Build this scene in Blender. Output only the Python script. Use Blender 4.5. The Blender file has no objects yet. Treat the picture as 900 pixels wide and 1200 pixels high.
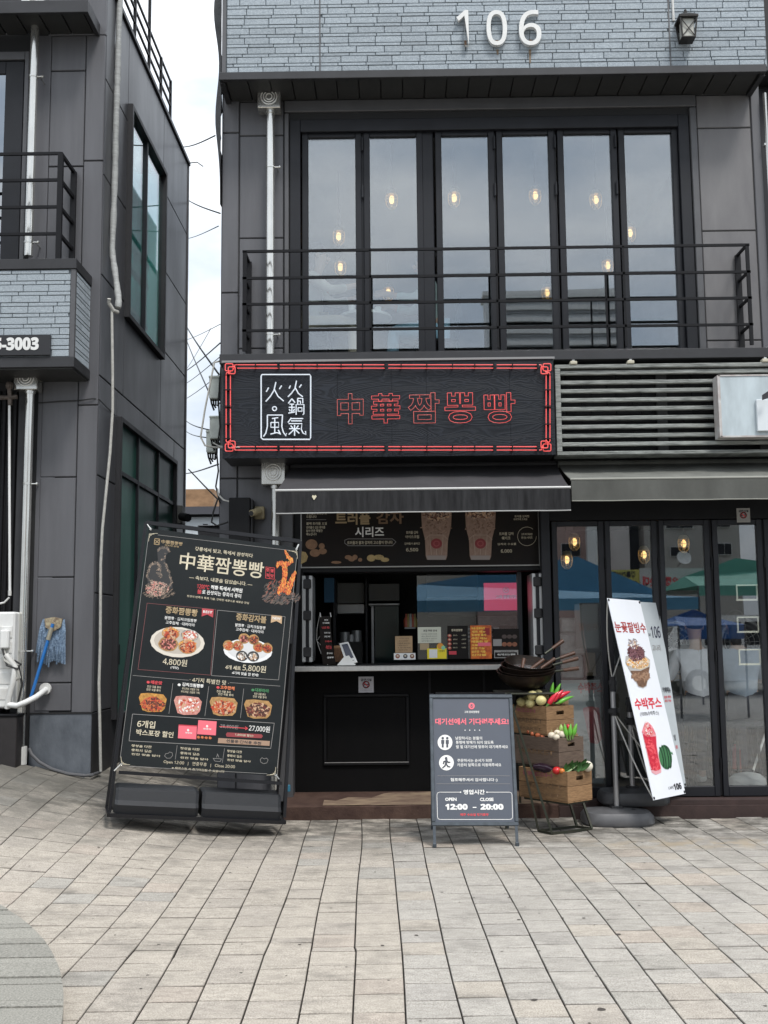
import bpy, bmesh, math, random
from mathutils import Vector, Matrix
random.seed(7)
C = bpy.context.scene.collection
SC = bpy.context.scene
R = math.radians
# ------------------------------------------------------------------ camera
CAM_R = Matrix(((0.99989088, 0.01101687, 0.00984208), (0.01103759, -0.11431787, -0.9933829), (-0.00981884, 0.99338313, -0.114427)))
CAM_P = Vector((0, -9.43, 1.5))
cam = bpy.data.cameras.new('camera')
camo = bpy.data.objects.new('camera', cam)
C.objects.link(camo)
camo.matrix_world = Matrix.Translation(CAM_P) @ CAM_R.to_4x4()
cam.sensor_fit = 'VERTICAL'; cam.sensor_height = 36; cam.lens = 36 * 1260 / 1200
cam.clip_start = .05; cam.clip_end = 1500
SC.camera = camo
# ------------------------------------------------------------------ world, sun, exposure
SUN_EL, SUN_AZ = 58, 150       # degrees; azimuth clockwise from +Y: the sun stands behind the camera
w = bpy.data.worlds.new('World'); SC.world = w; w.use_nodes = True
nt = w.node_tree; nt.nodes.clear()
N = nt.nodes.new; L = nt.links.new
sky = N('ShaderNodeTexSky'); sky.sky_type = 'NISHITA'; sky.sun_disc = False
sky.sun_elevation = R(SUN_EL); sky.sun_rotation = R(SUN_AZ)
b1 = N('ShaderNodeBackground'); b1.inputs[1].default_value = .1; L(sky.outputs[0], b1.inputs[0])
tc = N('ShaderNodeTexCoord'); mp = N('ShaderNodeMapping'); mp.inputs['Scale'].default_value = (1, 1, 2.2)
L(tc.outputs['Generated'], mp.inputs[0])
nz = N('ShaderNodeTexNoise'); nz.inputs['Scale'].default_value = 4.2; nz.inputs['Detail'].default_value = 6; nz.inputs['Roughness'].default_value = .55
L(mp.outputs[0], nz.inputs[0])
cr = N('ShaderNodeValToRGB'); cr.color_ramp.elements[0].position = .32; cr.color_ramp.elements[0].color = (.40, .47, .56, 1)
cr.color_ramp.elements[1].position = .64; cr.color_ramp.elements[1].color = (.78, .80, .82, 1)
L(nz.outputs[0], cr.inputs[0])
b2 = N('ShaderNodeBackground'); L(cr.outputs[0], b2.inputs[0])
sz = N('ShaderNodeSeparateXYZ'); L(tc.outputs['Generated'], sz.inputs[0])      # overcast sky: the zenith is brighter than the horizon
el = N('ShaderNodeMapRange'); el.inputs[1].default_value = 0; el.inputs[2].default_value = 1; el.inputs[3].default_value = .66; el.inputs[4].default_value = 1.5
L(sz.outputs[2], el.inputs[0]); L(el.outputs[0], b2.inputs[1])
mx = N('ShaderNodeMixShader'); mx.inputs[0].default_value = .93
L(b1.outputs[0], mx.inputs[1]); L(b2.outputs[0], mx.inputs[2])
wo = N('ShaderNodeOutputWorld'); L(mx.outputs[0], wo.inputs[0])
sun = bpy.data.lights.new('sun', 'SUN'); sun.energy = 1.5; sun.angle = R(14); sun.color = (1, .97, .93)
suno = bpy.data.objects.new('sun', sun); C.objects.link(suno)
sd = Vector((math.sin(R(SUN_AZ)) * math.cos(R(SUN_EL)), math.cos(R(SUN_AZ)) * math.cos(R(SUN_EL)), math.sin(R(SUN_EL))))
suno.rotation_euler = sd.to_track_quat('Z', 'Y').to_euler()
SC.view_settings.view_transform = 'Standard'; SC.view_settings.look = 'None'
SC.view_settings.exposure = 0.9; SC.view_settings.gamma = 1

# ------------------------------------------------------------------ helpers
def ray(px, py): return CAM_R @ Vector((px - 450, 600 - py, -1260))
def P(px, py, Y):            # where the sight line of a picture point meets the plane y = Y
    d = ray(px, py); return CAM_P + d * ((Y - CAM_P.y) / d.y)
def PZ(px, py, Z):
    d = ray(px, py); return CAM_P + d * ((Z - CAM_P.z) / d.z)
def sstep(t): t = max(0, min(1, t)); return t * t * (3 - 2 * t)
def gz(x, y):                # height of the ground: it rises towards the left and into the alley
    d = -x - 1.3
    f = .23 * (d + math.sqrt(d * d + .09)) / 2
    return f * sstep((y + 4.2) / 4.2) + .02 * max(0, y) * (1 if x < -1.2 else 0)

class MB:
    def __init__(s): s.v = []; s.f = []
    def add(s, vs, fs):
        o = len(s.v); s.v += [Vector(v) for v in vs]; s.f += [tuple(i + o for i in f) for f in fs]; return s
    def box(s, x0, x1, y0, y1, z0, z1, b=0):
        if x0 > x1: x0, x1 = x1, x0
        if y0 > y1: y0, y1 = y1, y0
        if z0 > z1: z0, z1 = z1, z0
        lo, hi = (x0, y0, z0), (x1, y1, z1)
        if b <= 0:
            vs = [(x, y, z) for x in (x0, x1) for y in (y0, y1) for z in (z0, z1)]
            return s.add(vs, [(0, 1, 3, 2), (4, 6, 7, 5), (0, 4, 5, 1), (2, 3, 7, 6), (0, 2, 6, 4), (1, 5, 7, 3)])
        b = min(b, .49 * min(x1 - x0, y1 - y0, z1 - z0))
        vs = []; ix = {}
        for sx in (0, 1):
            for sy in (0, 1):
                for sz in (0, 1):
                    sg = (sx, sy, sz)
                    for a in range(3):
                        p = [(hi if sg[k] else lo)[k] + (0 if k == a else (-b if sg[k] else b)) for k in range(3)]
                        ix[(sg, a)] = len(vs); vs.append(p)
        fs = []
        for a in range(3):
            o = [k for k in range(3) if k != a]
            for q in (0, 1):
                loop = []
                for (i, j) in ((0, 0), (1, 0), (1, 1), (0, 1)):
                    sg = [0, 0, 0]; sg[a] = q; sg[o[0]] = i; sg[o[1]] = j; loop.append(ix[(tuple(sg), a)])
                fs.append(tuple(loop))
            for (i, j) in ((0, 0), (1, 0), (1, 1), (0, 1)):     # edges along axis a
                s0 = [0, 0, 0]; s0[o[0]] = i; s0[o[1]] = j; s1 = list(s0); s1[a] = 1
                s0, s1 = tuple(s0), tuple(s1)
                fs.append((ix[(s0, o[0])], ix[(s1, o[0])], ix[(s1, o[1])], ix[(s0, o[1])]))
        for sg in [(i, j, k) for i in (0, 1) for j in (0, 1) for k in (0, 1)]:
            fs.append((ix[(sg, 0)], ix[(sg, 1)], ix[(sg, 2)]))
        return s.add(vs, fs)
    def boxp(s, a, b_, c, d, Y0, Y1, b=0):   # picture rectangle a,b_ - c,d on the plane Y0, running back to Y1
        my, mx_ = (b_ + d) / 2, (a + c) / 2
        return s.box(P(a, my, Y0).x, P(c, my, Y0).x, Y0, Y1, P(mx_, d, Y0).z, P(mx_, b_, Y0).z, b)
    def tube(s, pts, r, n=8, closed=False, caps=True):
        pts = [Vector(p) for p in pts]; m = len(pts); rs = r if isinstance(r, (list, tuple)) else [r] * m
        up = None; vs = []; 
        for i, p in enumerate(pts):
            if closed: t = pts[(i + 1) % m] - pts[i - 1]
            else: t = pts[min(i + 1, m - 1)] - pts[max(i - 1, 0)]
            if t.length < 1e-9: t = Vector((0, 0, 1))
            t.normalize()
            if up is None: up = t.orthogonal().normalized()
            else:
                up = up - t * up.dot(t)
                up = up.normalized() if up.length > 1e-6 else t.orthogonal().normalized()
            q = t.cross(up)
            for k in range(n):
                a = 2 * math.pi * (k + .5) / n
                vs.append(p + (up * math.cos(a) + q * math.sin(a)) * rs[i])
        fs = []
        for i in range(m if closed else m - 1):
            j = (i + 1) % m
            for k in range(n): fs.append((i * n + k, i * n + (k + 1) % n, j * n + (k + 1) % n, j * n + k))
        if caps and not closed: fs.append(tuple(range(n))); fs.append(tuple((m - 1) * n + k for k in range(n)))
        return s.add(vs, fs)
    def bar(s, a, b, w_, h=None):            # square bar between two points
        a, b = Vector(a), Vector(b); h = h or w_
        t = (b - a).normalized(); ref = Vector((0, 0, 1)) if abs(t.z) < .9 else Vector((0, 1, 0))
        q = t.cross(ref).normalized(); u = q.cross(t)
        vs = [p + q * i * w_ / 2 + u * j * h / 2 for p in (a, b) for i, j in ((-1, -1), (1, -1), (1, 1), (-1, 1))]
        return s.add(vs, [(0, 1, 2, 3), (7, 6, 5, 4), (0, 4, 5, 1), (1, 5, 6, 2), (2, 6, 7, 3), (3, 7, 4, 0)])
    def lathe(s, prof, c, M=None, n=16, sx=1, sy=1):
        M = M or Matrix.Identity(3); c = Vector(c); vs = []; fs = []
        for r, z in prof:
            for k in range(n):
                a = 2 * math.pi * k / n; vs.append(c + M @ Vector((r * sx * math.cos(a), r * sy * math.sin(a), z)))
        for i in range(len(prof) - 1):
            for k in range(n): fs.append((i * n + k, i * n + (k + 1) % n, (i + 1) * n + (k + 1) % n, (i + 1) * n + k))
        if prof[0][0] > 1e-5: fs.append(tuple(range(n)))
        if prof[-1][0] > 1e-5: fs.append(tuple((len(prof) - 1) * n + k for k in range(n)))
        return s.add(vs, fs)
    def blob(s, c, rx, ry, rz, n=12, m=8, M=None, jit=0):
        M = M or Matrix.Identity(3); c = Vector(c); vs = [c + M @ Vector((0, 0, -rz))]; fs = []
        for i in range(1, m):
            t = math.pi * i / m
            for k in range(n):
                a = 2 * math.pi * k / n; j = 1 + random.uniform(-jit, jit)
                vs.append(c + M @ Vector((rx * math.sin(t) * math.cos(a) * j, ry * math.sin(t) * math.sin(a) * j, -rz * math.cos(t) * j)))
        vs.append(c + M @ Vector((0, 0, rz))); T = len(vs) - 1
        for k in range(n):
            fs.append((0, 1 + (k + 1) % n, 1 + k)); fs.append((T, T - n + k, T - n + (k + 1) % n))
            for i in range(m - 2): fs.append((1 + i * n + k, 1 + i * n + (k + 1) % n, 1 + (i + 1) * n + (k + 1) % n, 1 + (i + 1) * n + k))
        return s.add(vs, fs)
    def prism(s, poly, y0, y1):              # polygon of (x, z) extruded along y
        n = len(poly); vs = [(x, y0, z) for x, z in poly] + [(x, y1, z) for x, z in poly]
        return s.add(vs, [tuple(range(n)), tuple(range(2 * n - 1, n - 1, -1))] + [(i, (i + 1) % n, n + (i + 1) % n, n + i) for i in range(n)])
    def prismz(s, poly, z0, z1):
        n = len(poly); vs = [(x, y, z0) for x, y in poly] + [(x, y, z1) for x, y in poly]
        return s.add(vs, [tuple(range(n)), tuple(range(2 * n - 1, n - 1, -1))] + [(i, (i + 1) % n, n + (i + 1) % n, n + i) for i in range(n)])
    def sheet(s, corners, th):               # four corners (world), thickness th against the face normal
        c = [Vector(p) for p in corners]; nn = (c[1] - c[0]).cross(c[3] - c[0]).normalized() * th
        vs = c + [p - nn for p in c]
        return s.add(vs, [(0, 1, 2, 3), (7, 6, 5, 4)] + [(i, 4 + i, 4 + (i + 1) % 4, (i + 1) % 4) for i in range(4)])
    def flat(s, pts): return s.add(pts, [tuple(range(len(pts)))])
    def mesh(s, name, mat, smooth=False, inv=None):
        me = bpy.data.meshes.new(name)
        vs = [inv @ v for v in s.v] if inv is not None else s.v
        me.from_pydata(vs, [], s.f)
        bm = bmesh.new(); bm.from_mesh(me); bmesh.ops.recalc_face_normals(bm, faces=bm.faces); bm.to_mesh(me); bm.free()
        if mat: me.materials.append(mat)
        if smooth:
            me.polygons.foreach_set('use_smooth', [True] * len(me.polygons))
            try: me.set_sharp_from_angle(angle=R(40))
            except Exception: pass
        return me
    def build(s, name, mat, parent=None, smooth=False, local=False, kind=None, label=None):
        inv = None
        if parent is not None and not local: inv = WM[parent.name].inverted()
        me = s.mesh(name, mat, smooth, inv)
        o = bpy.data.objects.new(name, me); C.objects.link(o)
        WM[o.name] = Matrix.Identity(4)
        if parent is not None: o.parent = parent; WM[o.name] = WM[parent.name]
        if kind: o['kind'] = kind
        if label: o['label'] = label
        return o
WM = {}
def thing(name, label, cat, loc=(0, 0, 0), M=None, group=None, kind=None):
    o = bpy.data.objects.new(name, None); C.objects.link(o); o.empty_display_size = .1
    m = Matrix.Translation(Vector(loc)) @ (M.to_4x4() if M is not None else Matrix.Identity(4))
    o.matrix_world = m; WM[o.name] = m
    if label: o['label'] = label
    if cat: o['category'] = cat
    if group: o['group'] = group
    if kind: o['kind'] = kind
    return o
def tag(o, label, cat, group=None):
    o['label'] = label; o['category'] = cat
    if group: o['group'] = group
    return o
def place(me, name, loc, parent, rot=None):   # one more object on shared mesh data; loc in world
    o = bpy.data.objects.new(name, me); C.objects.link(o)
    if parent is not None: o.parent = parent
    loc = Vector(loc)
    m = Matrix.Translation(loc) @ (rot.to_4x4() if rot is not None else Matrix.Identity(4))
    if parent is not None: m = WM[parent.name].inverted() @ m
    o.matrix_local = m
    return o

# ------------------------------------------------------------------ materials
def mat(name, col, rough=.6, metal=0, var=0, scale=8, stretch=(1, 1, 1), bump=0, bscale=60, col2=None, spec=.5, emit=None, es=0, coat=0, detail=5, attr=None, rnd=0, alpha=None, aniso=None):
    m = bpy.data.materials.new(name); m.use_nodes = True; t = m.node_tree; p = t.nodes['Principled BSDF']
    p.inputs['Roughness'].default_value = rough; p.inputs['Metallic'].default_value = metal
    p.inputs['Specular IOR Level'].default_value = spec
    p.inputs['Base Color'].default_value = (*col, 1)
    if coat: p.inputs['Coat Weight'].default_value = coat; p.inputs['Coat Roughness'].default_value = .08
    if emit: p.inputs['Emission Color'].default_value = (*emit, 1); p.inputs['Emission Strength'].default_value = es
    need = var or bump or attr or rnd
    if not need: return m
    g = t.nodes.new('ShaderNodeNewGeometry'); mp_ = t.nodes.new('ShaderNodeMapping'); mp_.inputs['Scale'].default_value = stretch
    t.links.new(g.outputs['Position'], mp_.inputs[0])
    cur = None
    base = t.nodes.new('ShaderNodeRGB'); base.outputs[0].default_value = (*col, 1); cur = base.outputs[0]
    if attr:
        a = t.nodes.new('ShaderNodeAttribute'); a.attribute_name = attr; cur = a.outputs['Color']
    if var:
        n = t.nodes.new('ShaderNodeTexNoise'); n.inputs['Scale'].default_value = scale; n.inputs['Detail'].default_value = detail; n.inputs['Roughness'].default_value = .62
        t.links.new(mp_.outputs[0], n.inputs[0])
        rp = t.nodes.new('ShaderNodeMapRange'); rp.inputs[1].default_value = .3; rp.inputs[2].default_value = .7; t.links.new(n.outputs[0], rp.inputs[0])
        mx_ = t.nodes.new('ShaderNodeMix'); mx_.data_type = 'RGBA'
        if col2 is None:
            mx_.blend_type = 'MULTIPLY'; mx_.inputs[7].default_value = (1 - var, 1 - var, 1 - var, 1)
        else: mx_.inputs[7].default_value = (*col2, 1)
        t.links.new(rp.outputs[0], mx_.inputs[0]); t.links.new(cur, mx_.inputs[6]); cur = mx_.outputs[2]
        rr = t.nodes.new('ShaderNodeMapRange'); rr.inputs[3].default_value = max(.02, rough - .1); rr.inputs[4].default_value = min(1, rough + .12)
        t.links.new(n.outputs[0], rr.inputs[0]); t.links.new(rr.outputs[0], p.inputs['Roughness'])
    if rnd:
        oi = t.nodes.new('ShaderNodeObjectInfo'); mr = t.nodes.new('ShaderNodeMapRange'); mr.inputs[3].default_value = 1 - rnd; mr.inputs[4].default_value = 1 + rnd
        t.links.new(oi.outputs['Random'], mr.inputs[0])
        hs = t.nodes.new('ShaderNodeHueSaturation'); t.links.new(mr.outputs[0], hs.inputs['Value']); t.links.new(cur, hs.inputs['Color']); cur = hs.outputs[0]
    t.links.new(cur, p.inputs['Base Color'])
    if bump:
        n2 = t.nodes.new('ShaderNodeTexNoise'); n2.inputs['Scale'].default_value = bscale; n2.inputs['Detail'].default_value = 4
        t.links.new(mp_.outputs[0], n2.inputs[0])
        bp = t.nodes.new('ShaderNodeBump'); bp.inputs['Strength'].default_value = bump; bp.inputs['Distance'].default_value = .01
        t.links.new(n2.outputs[0], bp.inputs['Height']); t.links.new(bp.outputs[0], p.inputs['Normal'])
    return m
def glass(name, refl, tint=(.9, .94, .93), rough=0.0, wav=0.0):
    m = bpy.data.materials.new(name); m.use_nodes = True; t = m.node_tree; t.nodes.clear()
    tr = t.nodes.new('ShaderNodeBsdfTransparent'); tr.inputs[0].default_value = (*tint, 1)
    gl = t.nodes.new('ShaderNodeBsdfGlossy'); gl.inputs['Roughness'].default_value = rough; gl.inputs[0].default_value = (.95, .97, 1, 1)
    if wav:
        g = t.nodes.new('ShaderNodeNewGeometry'); n2 = t.nodes.new('ShaderNodeTexNoise'); n2.inputs['Scale'].default_value = 1.3; n2.inputs['Detail'].default_value = 1
        t.links.new(g.outputs['Position'], n2.inputs[0])
        bp = t.nodes.new('ShaderNodeBump'); bp.inputs['Strength'].default_value = wav; bp.inputs['Distance'].default_value = .02
        t.links.new(n2.outputs[0], bp.inputs['Height']); t.links.new(bp.outputs[0], gl.inputs['Normal'])
    lw = t.nodes.new('ShaderNodeLayerWeight'); lw.inputs[0].default_value = .5
    pw_ = t.nodes.new('ShaderNodeMath'); pw_.operation = 'POWER'; pw_.inputs[1].default_value = 4; t.links.new(lw.outputs['Facing'], pw_.inputs[0])
    mr = t.nodes.new('ShaderNodeMapRange'); mr.inputs[1].default_value = 0; mr.inputs[2].default_value = 1; mr.inputs[3].default_value = refl; mr.inputs[4].default_value = 1
    t.links.new(pw_.outputs[0], mr.inputs[0])
    ms = t.nodes.new('ShaderNodeMixShader'); t.links.new(mr.outputs[0], ms.inputs[0]); t.links.new(tr.outputs[0], ms.inputs[1]); t.links.new(gl.outputs[0], ms.inputs[2])
    o = t.nodes.new('ShaderNodeOutputMaterial'); t.links.new(ms.outputs[0], o.inputs[0])
    return m
M_PANEL = mat('dark_cladding', (.114, .114, .123), .46, .05, .26, 3.2, (2.2, 2.2, .22), .16, 5)
M_PANEL2 = mat('stained_cladding', (.115, .11, .113), .45, .1, .45, 3.2, (1, 1, .3), .1, 14, col2=(.17, .165, .165))
M_SEAM = mat('seam_black', (.012, .012, .013), .7)
M_TRIM = mat('grey_trim', (.10, .10, .105), .45, .2, .2, 4)
M_FRAME = mat('black_window_frame', (.012, .013, .017), .45, 0, .3, 5, spec=.35)
M_BLACK = mat('black_paint', (.005, .005, .006), .55, 0, .3, 6, bump=.05, bscale=30, spec=.25)
M_BLACKWEAR = mat('worn_black_wood', (.003, .003, .0033), .7, 0, .5, 3, (1, 1, .4), .1, 25, col2=(.006, .0055, .0055), spec=.12)
M_RAIL = mat('black_railing', (.004, .004, .0055), .5, 0, .2, 10, spec=.25)
M_FASCIA = mat('fascia_dark', (.035, .035, .038), .5, .2, .3, 4)
M_SOFFIT = mat('soffit_dark', (.035, .035, .034), .6, 0, .2, 3)
M_BRICK = mat('blue_grey_brick', (.22, .255, .285), .85, 0, .5, 85, (1, 1, 1), .3, 90, col2=(.40, .445, .475), rnd=.10)
M_GROUT = mat('brick_joint', (.17, .195, .215), .9, 0, .2, 30)
M_STEEL = mat('stainless_steel', (.74, .73, .69), .18, .85, .35, 3, (1, 1, .3), .03, 30)
M_STEELB = mat('brushed_counter_steel', (.55, .55, .54), .35, .8, .2, 5, (6, 1, 1))
M_WHITE = mat('white_paint', (.72, .72, .70), .5, 0, .12, 9)
M_WHITEP = mat('white_plastic', (.68, .68, .66), .45, 0, .2, 7, col2=(.5, .49, .46))
M_GLASS = glass('window_glass_upper', .185, (.93, .965, .965), wav=.03)
M_GLASSD = glass('door_glass', .125, (.985, 1, .995), wav=.02)
M_GLASSK = glass('kiosk_glass', .09, (.94, .96, .96), wav=.02)
M_GLASST = glass('teal_window_glass', .06, (.78, .95, .93))
M_CLEAR = glass('lamp_glass', .12, (.93, .90, .82))
M_CONC = mat('interior_grey', (.11, .115, .12), .8, 0, .2, 3)
M_CEIL = mat('interior_ceiling', (.15, .15, .15), .8, 0, .1, 3)
M_DARKROOM = mat('interior_dark', (.05, .048, .046), .8, 0, .3, 3)
M_WARM = mat('warm_bulb', (1, .75, .4), .5, emit=(1, .62, .24), es=1.15)
M_BRASS = mat('lamp_brass', (.70, .58, .36), .4, .4)
M_RUBBER = mat('dark_rubber', (.02, .02, .022), .7, 0, .2, 12)
M_STEP = mat('red_brown_step', (.046, .026, .021), .8, 0, .9, 9, (1, 1, 1), .4, 60, col2=(.085, .052, .040), spec=.2)
M_WIRE = mat('cable_black', (.015, .015, .015), .6)
M_WIREW = mat('cable_white', (.5, .49, .45), .6, 0, .3, 20)
M_INKW = mat('print_white', (.72, .71, .68), .6)
M_INKC = mat('print_cream', (.55, .49, .36), .6)
M_INKG = mat('print_gold', (.33, .24, .13), .6)
M_INKR = mat('print_red', (.62, .06, .07), .6)
M_INKP = mat('print_pink', (.75, .14, .18), .6)
M_INKK = mat('print_black', (.02, .02, .025), .6)
M_INKGR = mat('print_green', (.05, .2, .08), .6)
M_INKGY = mat('print_grey', (.25, .24, .23), .6)
def neon(name, col, s): return mat(name, col, .3, emit=col, es=s)
M_NEONR = mat('neon_red', (.70, .09, .085), .3, emit=(1, .10, .09), es=.16)
M_NEOND = mat('neon_tube_pale_red', (.60, .13, .11), .25, emit=(1, .12, .1), es=.06)
M_NEONW = mat('neon_white', (.62, .66, .70), .3, emit=(.78, .86, 1), es=.12)

# ------------------------------------------------------------------ lettering: flat print or channel letters
_keep = bpy.data.curves.new('lettering', 'FONT'); _keep.body = '中'; _ko = bpy.data.objects.new('lettering', _keep); bpy.data.meshes.new_from_object(_ko)   # keeps the built-in font loaded
_used = []
def textmesh(s, mt, depth=0.0, bold=0.0, outline=0.0, res=2, spacing=1.0):
    s = ''.join(chr((0x1D7EC if bold >= .03 else 0x1D7E2) + int(c)) if c in '0123456789' else c for c in s)   # plain sans digits
    cu = bpy.data.curves.new('lettering', 'FONT'); cu.body = s; cu.size = 1; cu.resolution_u = res; cu.extrude = depth; cu.offset = bold; cu.space_character = spacing
    if outline: cu.fill_mode = 'NONE'; cu.bevel_depth = outline; cu.bevel_resolution = 1
    o = bpy.data.objects.new('lettering', cu); me = bpy.data.meshes.new_from_object(o)
    _used.append((o, cu))
    me.name = 'lettering'; me.materials.clear(); me.materials.append(mt)
    return me
class Pl:                     # a plane of a thing: local x right, z up, viewer at -y
    def __init__(s, root): s.root = root; s.M = WM[root.name]; s.I = s.M.inverted(); 
    def uv(s, px, py, off=0):
        o = s.I @ CAM_P; d = s.I.to_3x3() @ ray(px, py); t = (-off - o.y) / d.y; q = o + d * t; return q.x, q.z
    def text(s, body, a, b, h, mt, off=.002, parent=None, bold=0.0, depth=0, outline=0, name='lettering', fit=True, res=2, ycomp=1.0):
        u0, v0 = s.uv(*a, off); u1, v1 = s.uv(*b, off)
        xm, ym = (a[0] + b[0]) / 2, (a[1] + b[1]) / 2
        hv = abs(s.uv(xm, ym - h / 2, off)[1] - s.uv(xm, ym + h / 2, off)[1])
        return s.textl(body, u0, u1, (v0 + v1) / 2, hv, mt, off, parent, bold, depth, outline, name, res)
    def textl(s, body, u0, u1, vc, hv, mt, off=.002, parent=None, bold=0.0, depth=0, outline=0, name='lettering', res=2, flip=False):
        me = textmesh(body, mt, depth, bold, outline, res)
        xs = [v.co.x for v in me.vertices]; ys = [v.co.y for v in me.vertices]; zs = [v.co.z for v in me.vertices]
        if not xs: return None
        x0, x1, y0, y1 = min(xs), max(xs), min(ys), max(ys)
        sx = (u1 - u0) / (x1 - x0); sy = hv / (y1 - y0); sz = sy if outline else 1
        for v in me.vertices:
            X, Y_, Z_ = v.co
            v.co = Vector((u0 + (X - x0) * sx, -off - Z_ * sz, vc + (Y_ - (y0 + y1) / 2) * sy))
        o = bpy.data.objects.new(name, me); C.objects.link(o); o.parent = parent or s.root; WM[o.name] = s.M
        return o
    def rect(s, a, b, c, d, mt, off=.0015, name='printed_panel', parent=None, px=True):
        if px: u0, v1 = s.uv(a, b, off); u1, v0 = s.uv(c, d, off)
        else: u0, v0, u1, v1 = a, b, c, d
        m = MB().flat([(u0, -off, v0), (u1, -off, v0), (u1, -off, v1), (u0, -off, v1)])
        return m.build(name, mt, parent or s.root, local=True)
    def poly(s, pts, mt, off=.002, name='printed_shape', parent=None, px=True):
        q = [s.uv(x, y, off) for x, y in pts] if px else pts
        return MB().flat([(x, -off, z) for x, z in q]).build(name, mt, parent or s.root, local=True)
    def ell(s, cx, cy, rx, ry, mt, off=.002, name='printed_shape', parent=None, n=20, dx=0):
        return s.poly([(cx + rx * math.cos(2 * math.pi * k / n), cy + ry * math.sin(2 * math.pi * k / n)) for k in range(n)], mt, off, name, parent)
    def lines(s, segs, wpx, mt, off=.0025, name='printed_line', parent=None):
        m = MB()
        for sg in segs:
            q = [Vector(s.uv(x, y, off)) for x, y in sg]
            wd = abs(s.uv(sg[0][0] + wpx, sg[0][1], off)[0] - s.uv(sg[0][0], sg[0][1], off)[0])
            for i in range(len(q) - 1):
                d = (q[i + 1] - q[i]); 
                if d.length < 1e-6: continue
                nn = Vector((-d.y, d.x)).normalized() * wd / 2; e = d.normalized() * wd / 2
                pp = [q[i] - e + nn, q[i + 1] + e + nn, q[i + 1] + e - nn, q[i] - e - nn]
                m.flat([(p.x, -off, p.y) for p in pp])
        return m.build(name, mt, parent or s.root, local=True)
def bits(pl, cf_, inside, mats, n, s, off, seed, el=1.0, ang=None, name='food_print'):
    """many small irregular printed flecks; inside(rng) gives picture points, one mesh per ink"""
    r_ = random.Random(seed); ms = [MB() for _ in mats]
    for k in range(n):
        cx_, cy_ = inside(r_); a = r_.uniform(0, 3.14) if ang is None else ang + r_.uniform(-.5, .5); L_ = s * r_.uniform(.5, 1.3) * el; W_ = s * r_.uniform(.4, 1)
        p_ = []
        for (u, v) in ((-1, -.3), (-.2, -1), (1, -.2), (.6, .9), (-.6, .8)):
            u *= L_; v *= W_; x_, y_ = pl.uv(*cf_(cx_ + u * math.cos(a) - v * math.sin(a), cy_ + u * math.sin(a) + v * math.cos(a)), off); p_.append((x_, -off - k * 1.2e-6, y_))
        ms[r_.randrange(len(mats))].flat(p_)
    for m_, mt in zip(ms, mats):
        if m_.v: m_.build(name, mt, pl.root, local=True, kind='stuff')
def inell(cx_, cy_, rx, ry):
    def f(r_):
        while True:
            u, v = r_.uniform(-1, 1), r_.uniform(-1, 1)
            if u * u + v * v <= 1: return cx_ + u * rx, cy_ + v * ry
    return f
def inpath(pts_, w_):
    def f(r_):
        i = r_.randrange(len(pts_) - 1); s_ = r_.random(); a, b_ = pts_[i], pts_[i + 1]; wd = w_[i] + (w_[i + 1] - w_[i]) * s_; t_ = max(-.55, min(.55, r_.gauss(0, .42)))
        dx, dy = b_[0] - a[0], b_[1] - a[1]; L_ = math.hypot(dx, dy) or 1
        return a[0] + dx * s_ - dy / L_ * wd * t_, a[1] + dy * s_ + dx / L_ * wd * t_
    return f
def ink(n_, c): return mat('ink_' + n_, c, .55)
I_DR, I_OR, I_CR, I_BR, I_PK, I_WH, I_YL = ink('dark_red', (.13, .018, .012)), ink('orange', (.50, .12, .03)), ink('cream', (.52, .33, .20)), ink('brown', (.06, .02, .012)), ink('pink', (.62, .22, .18)), ink('white', (.72, .68, .64)), ink('yellow', (.70, .33, .06))
I_RD, I_GY = ink('red', (.42, .05, .02)), ink('smoke', (.045, .042, .042))
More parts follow.
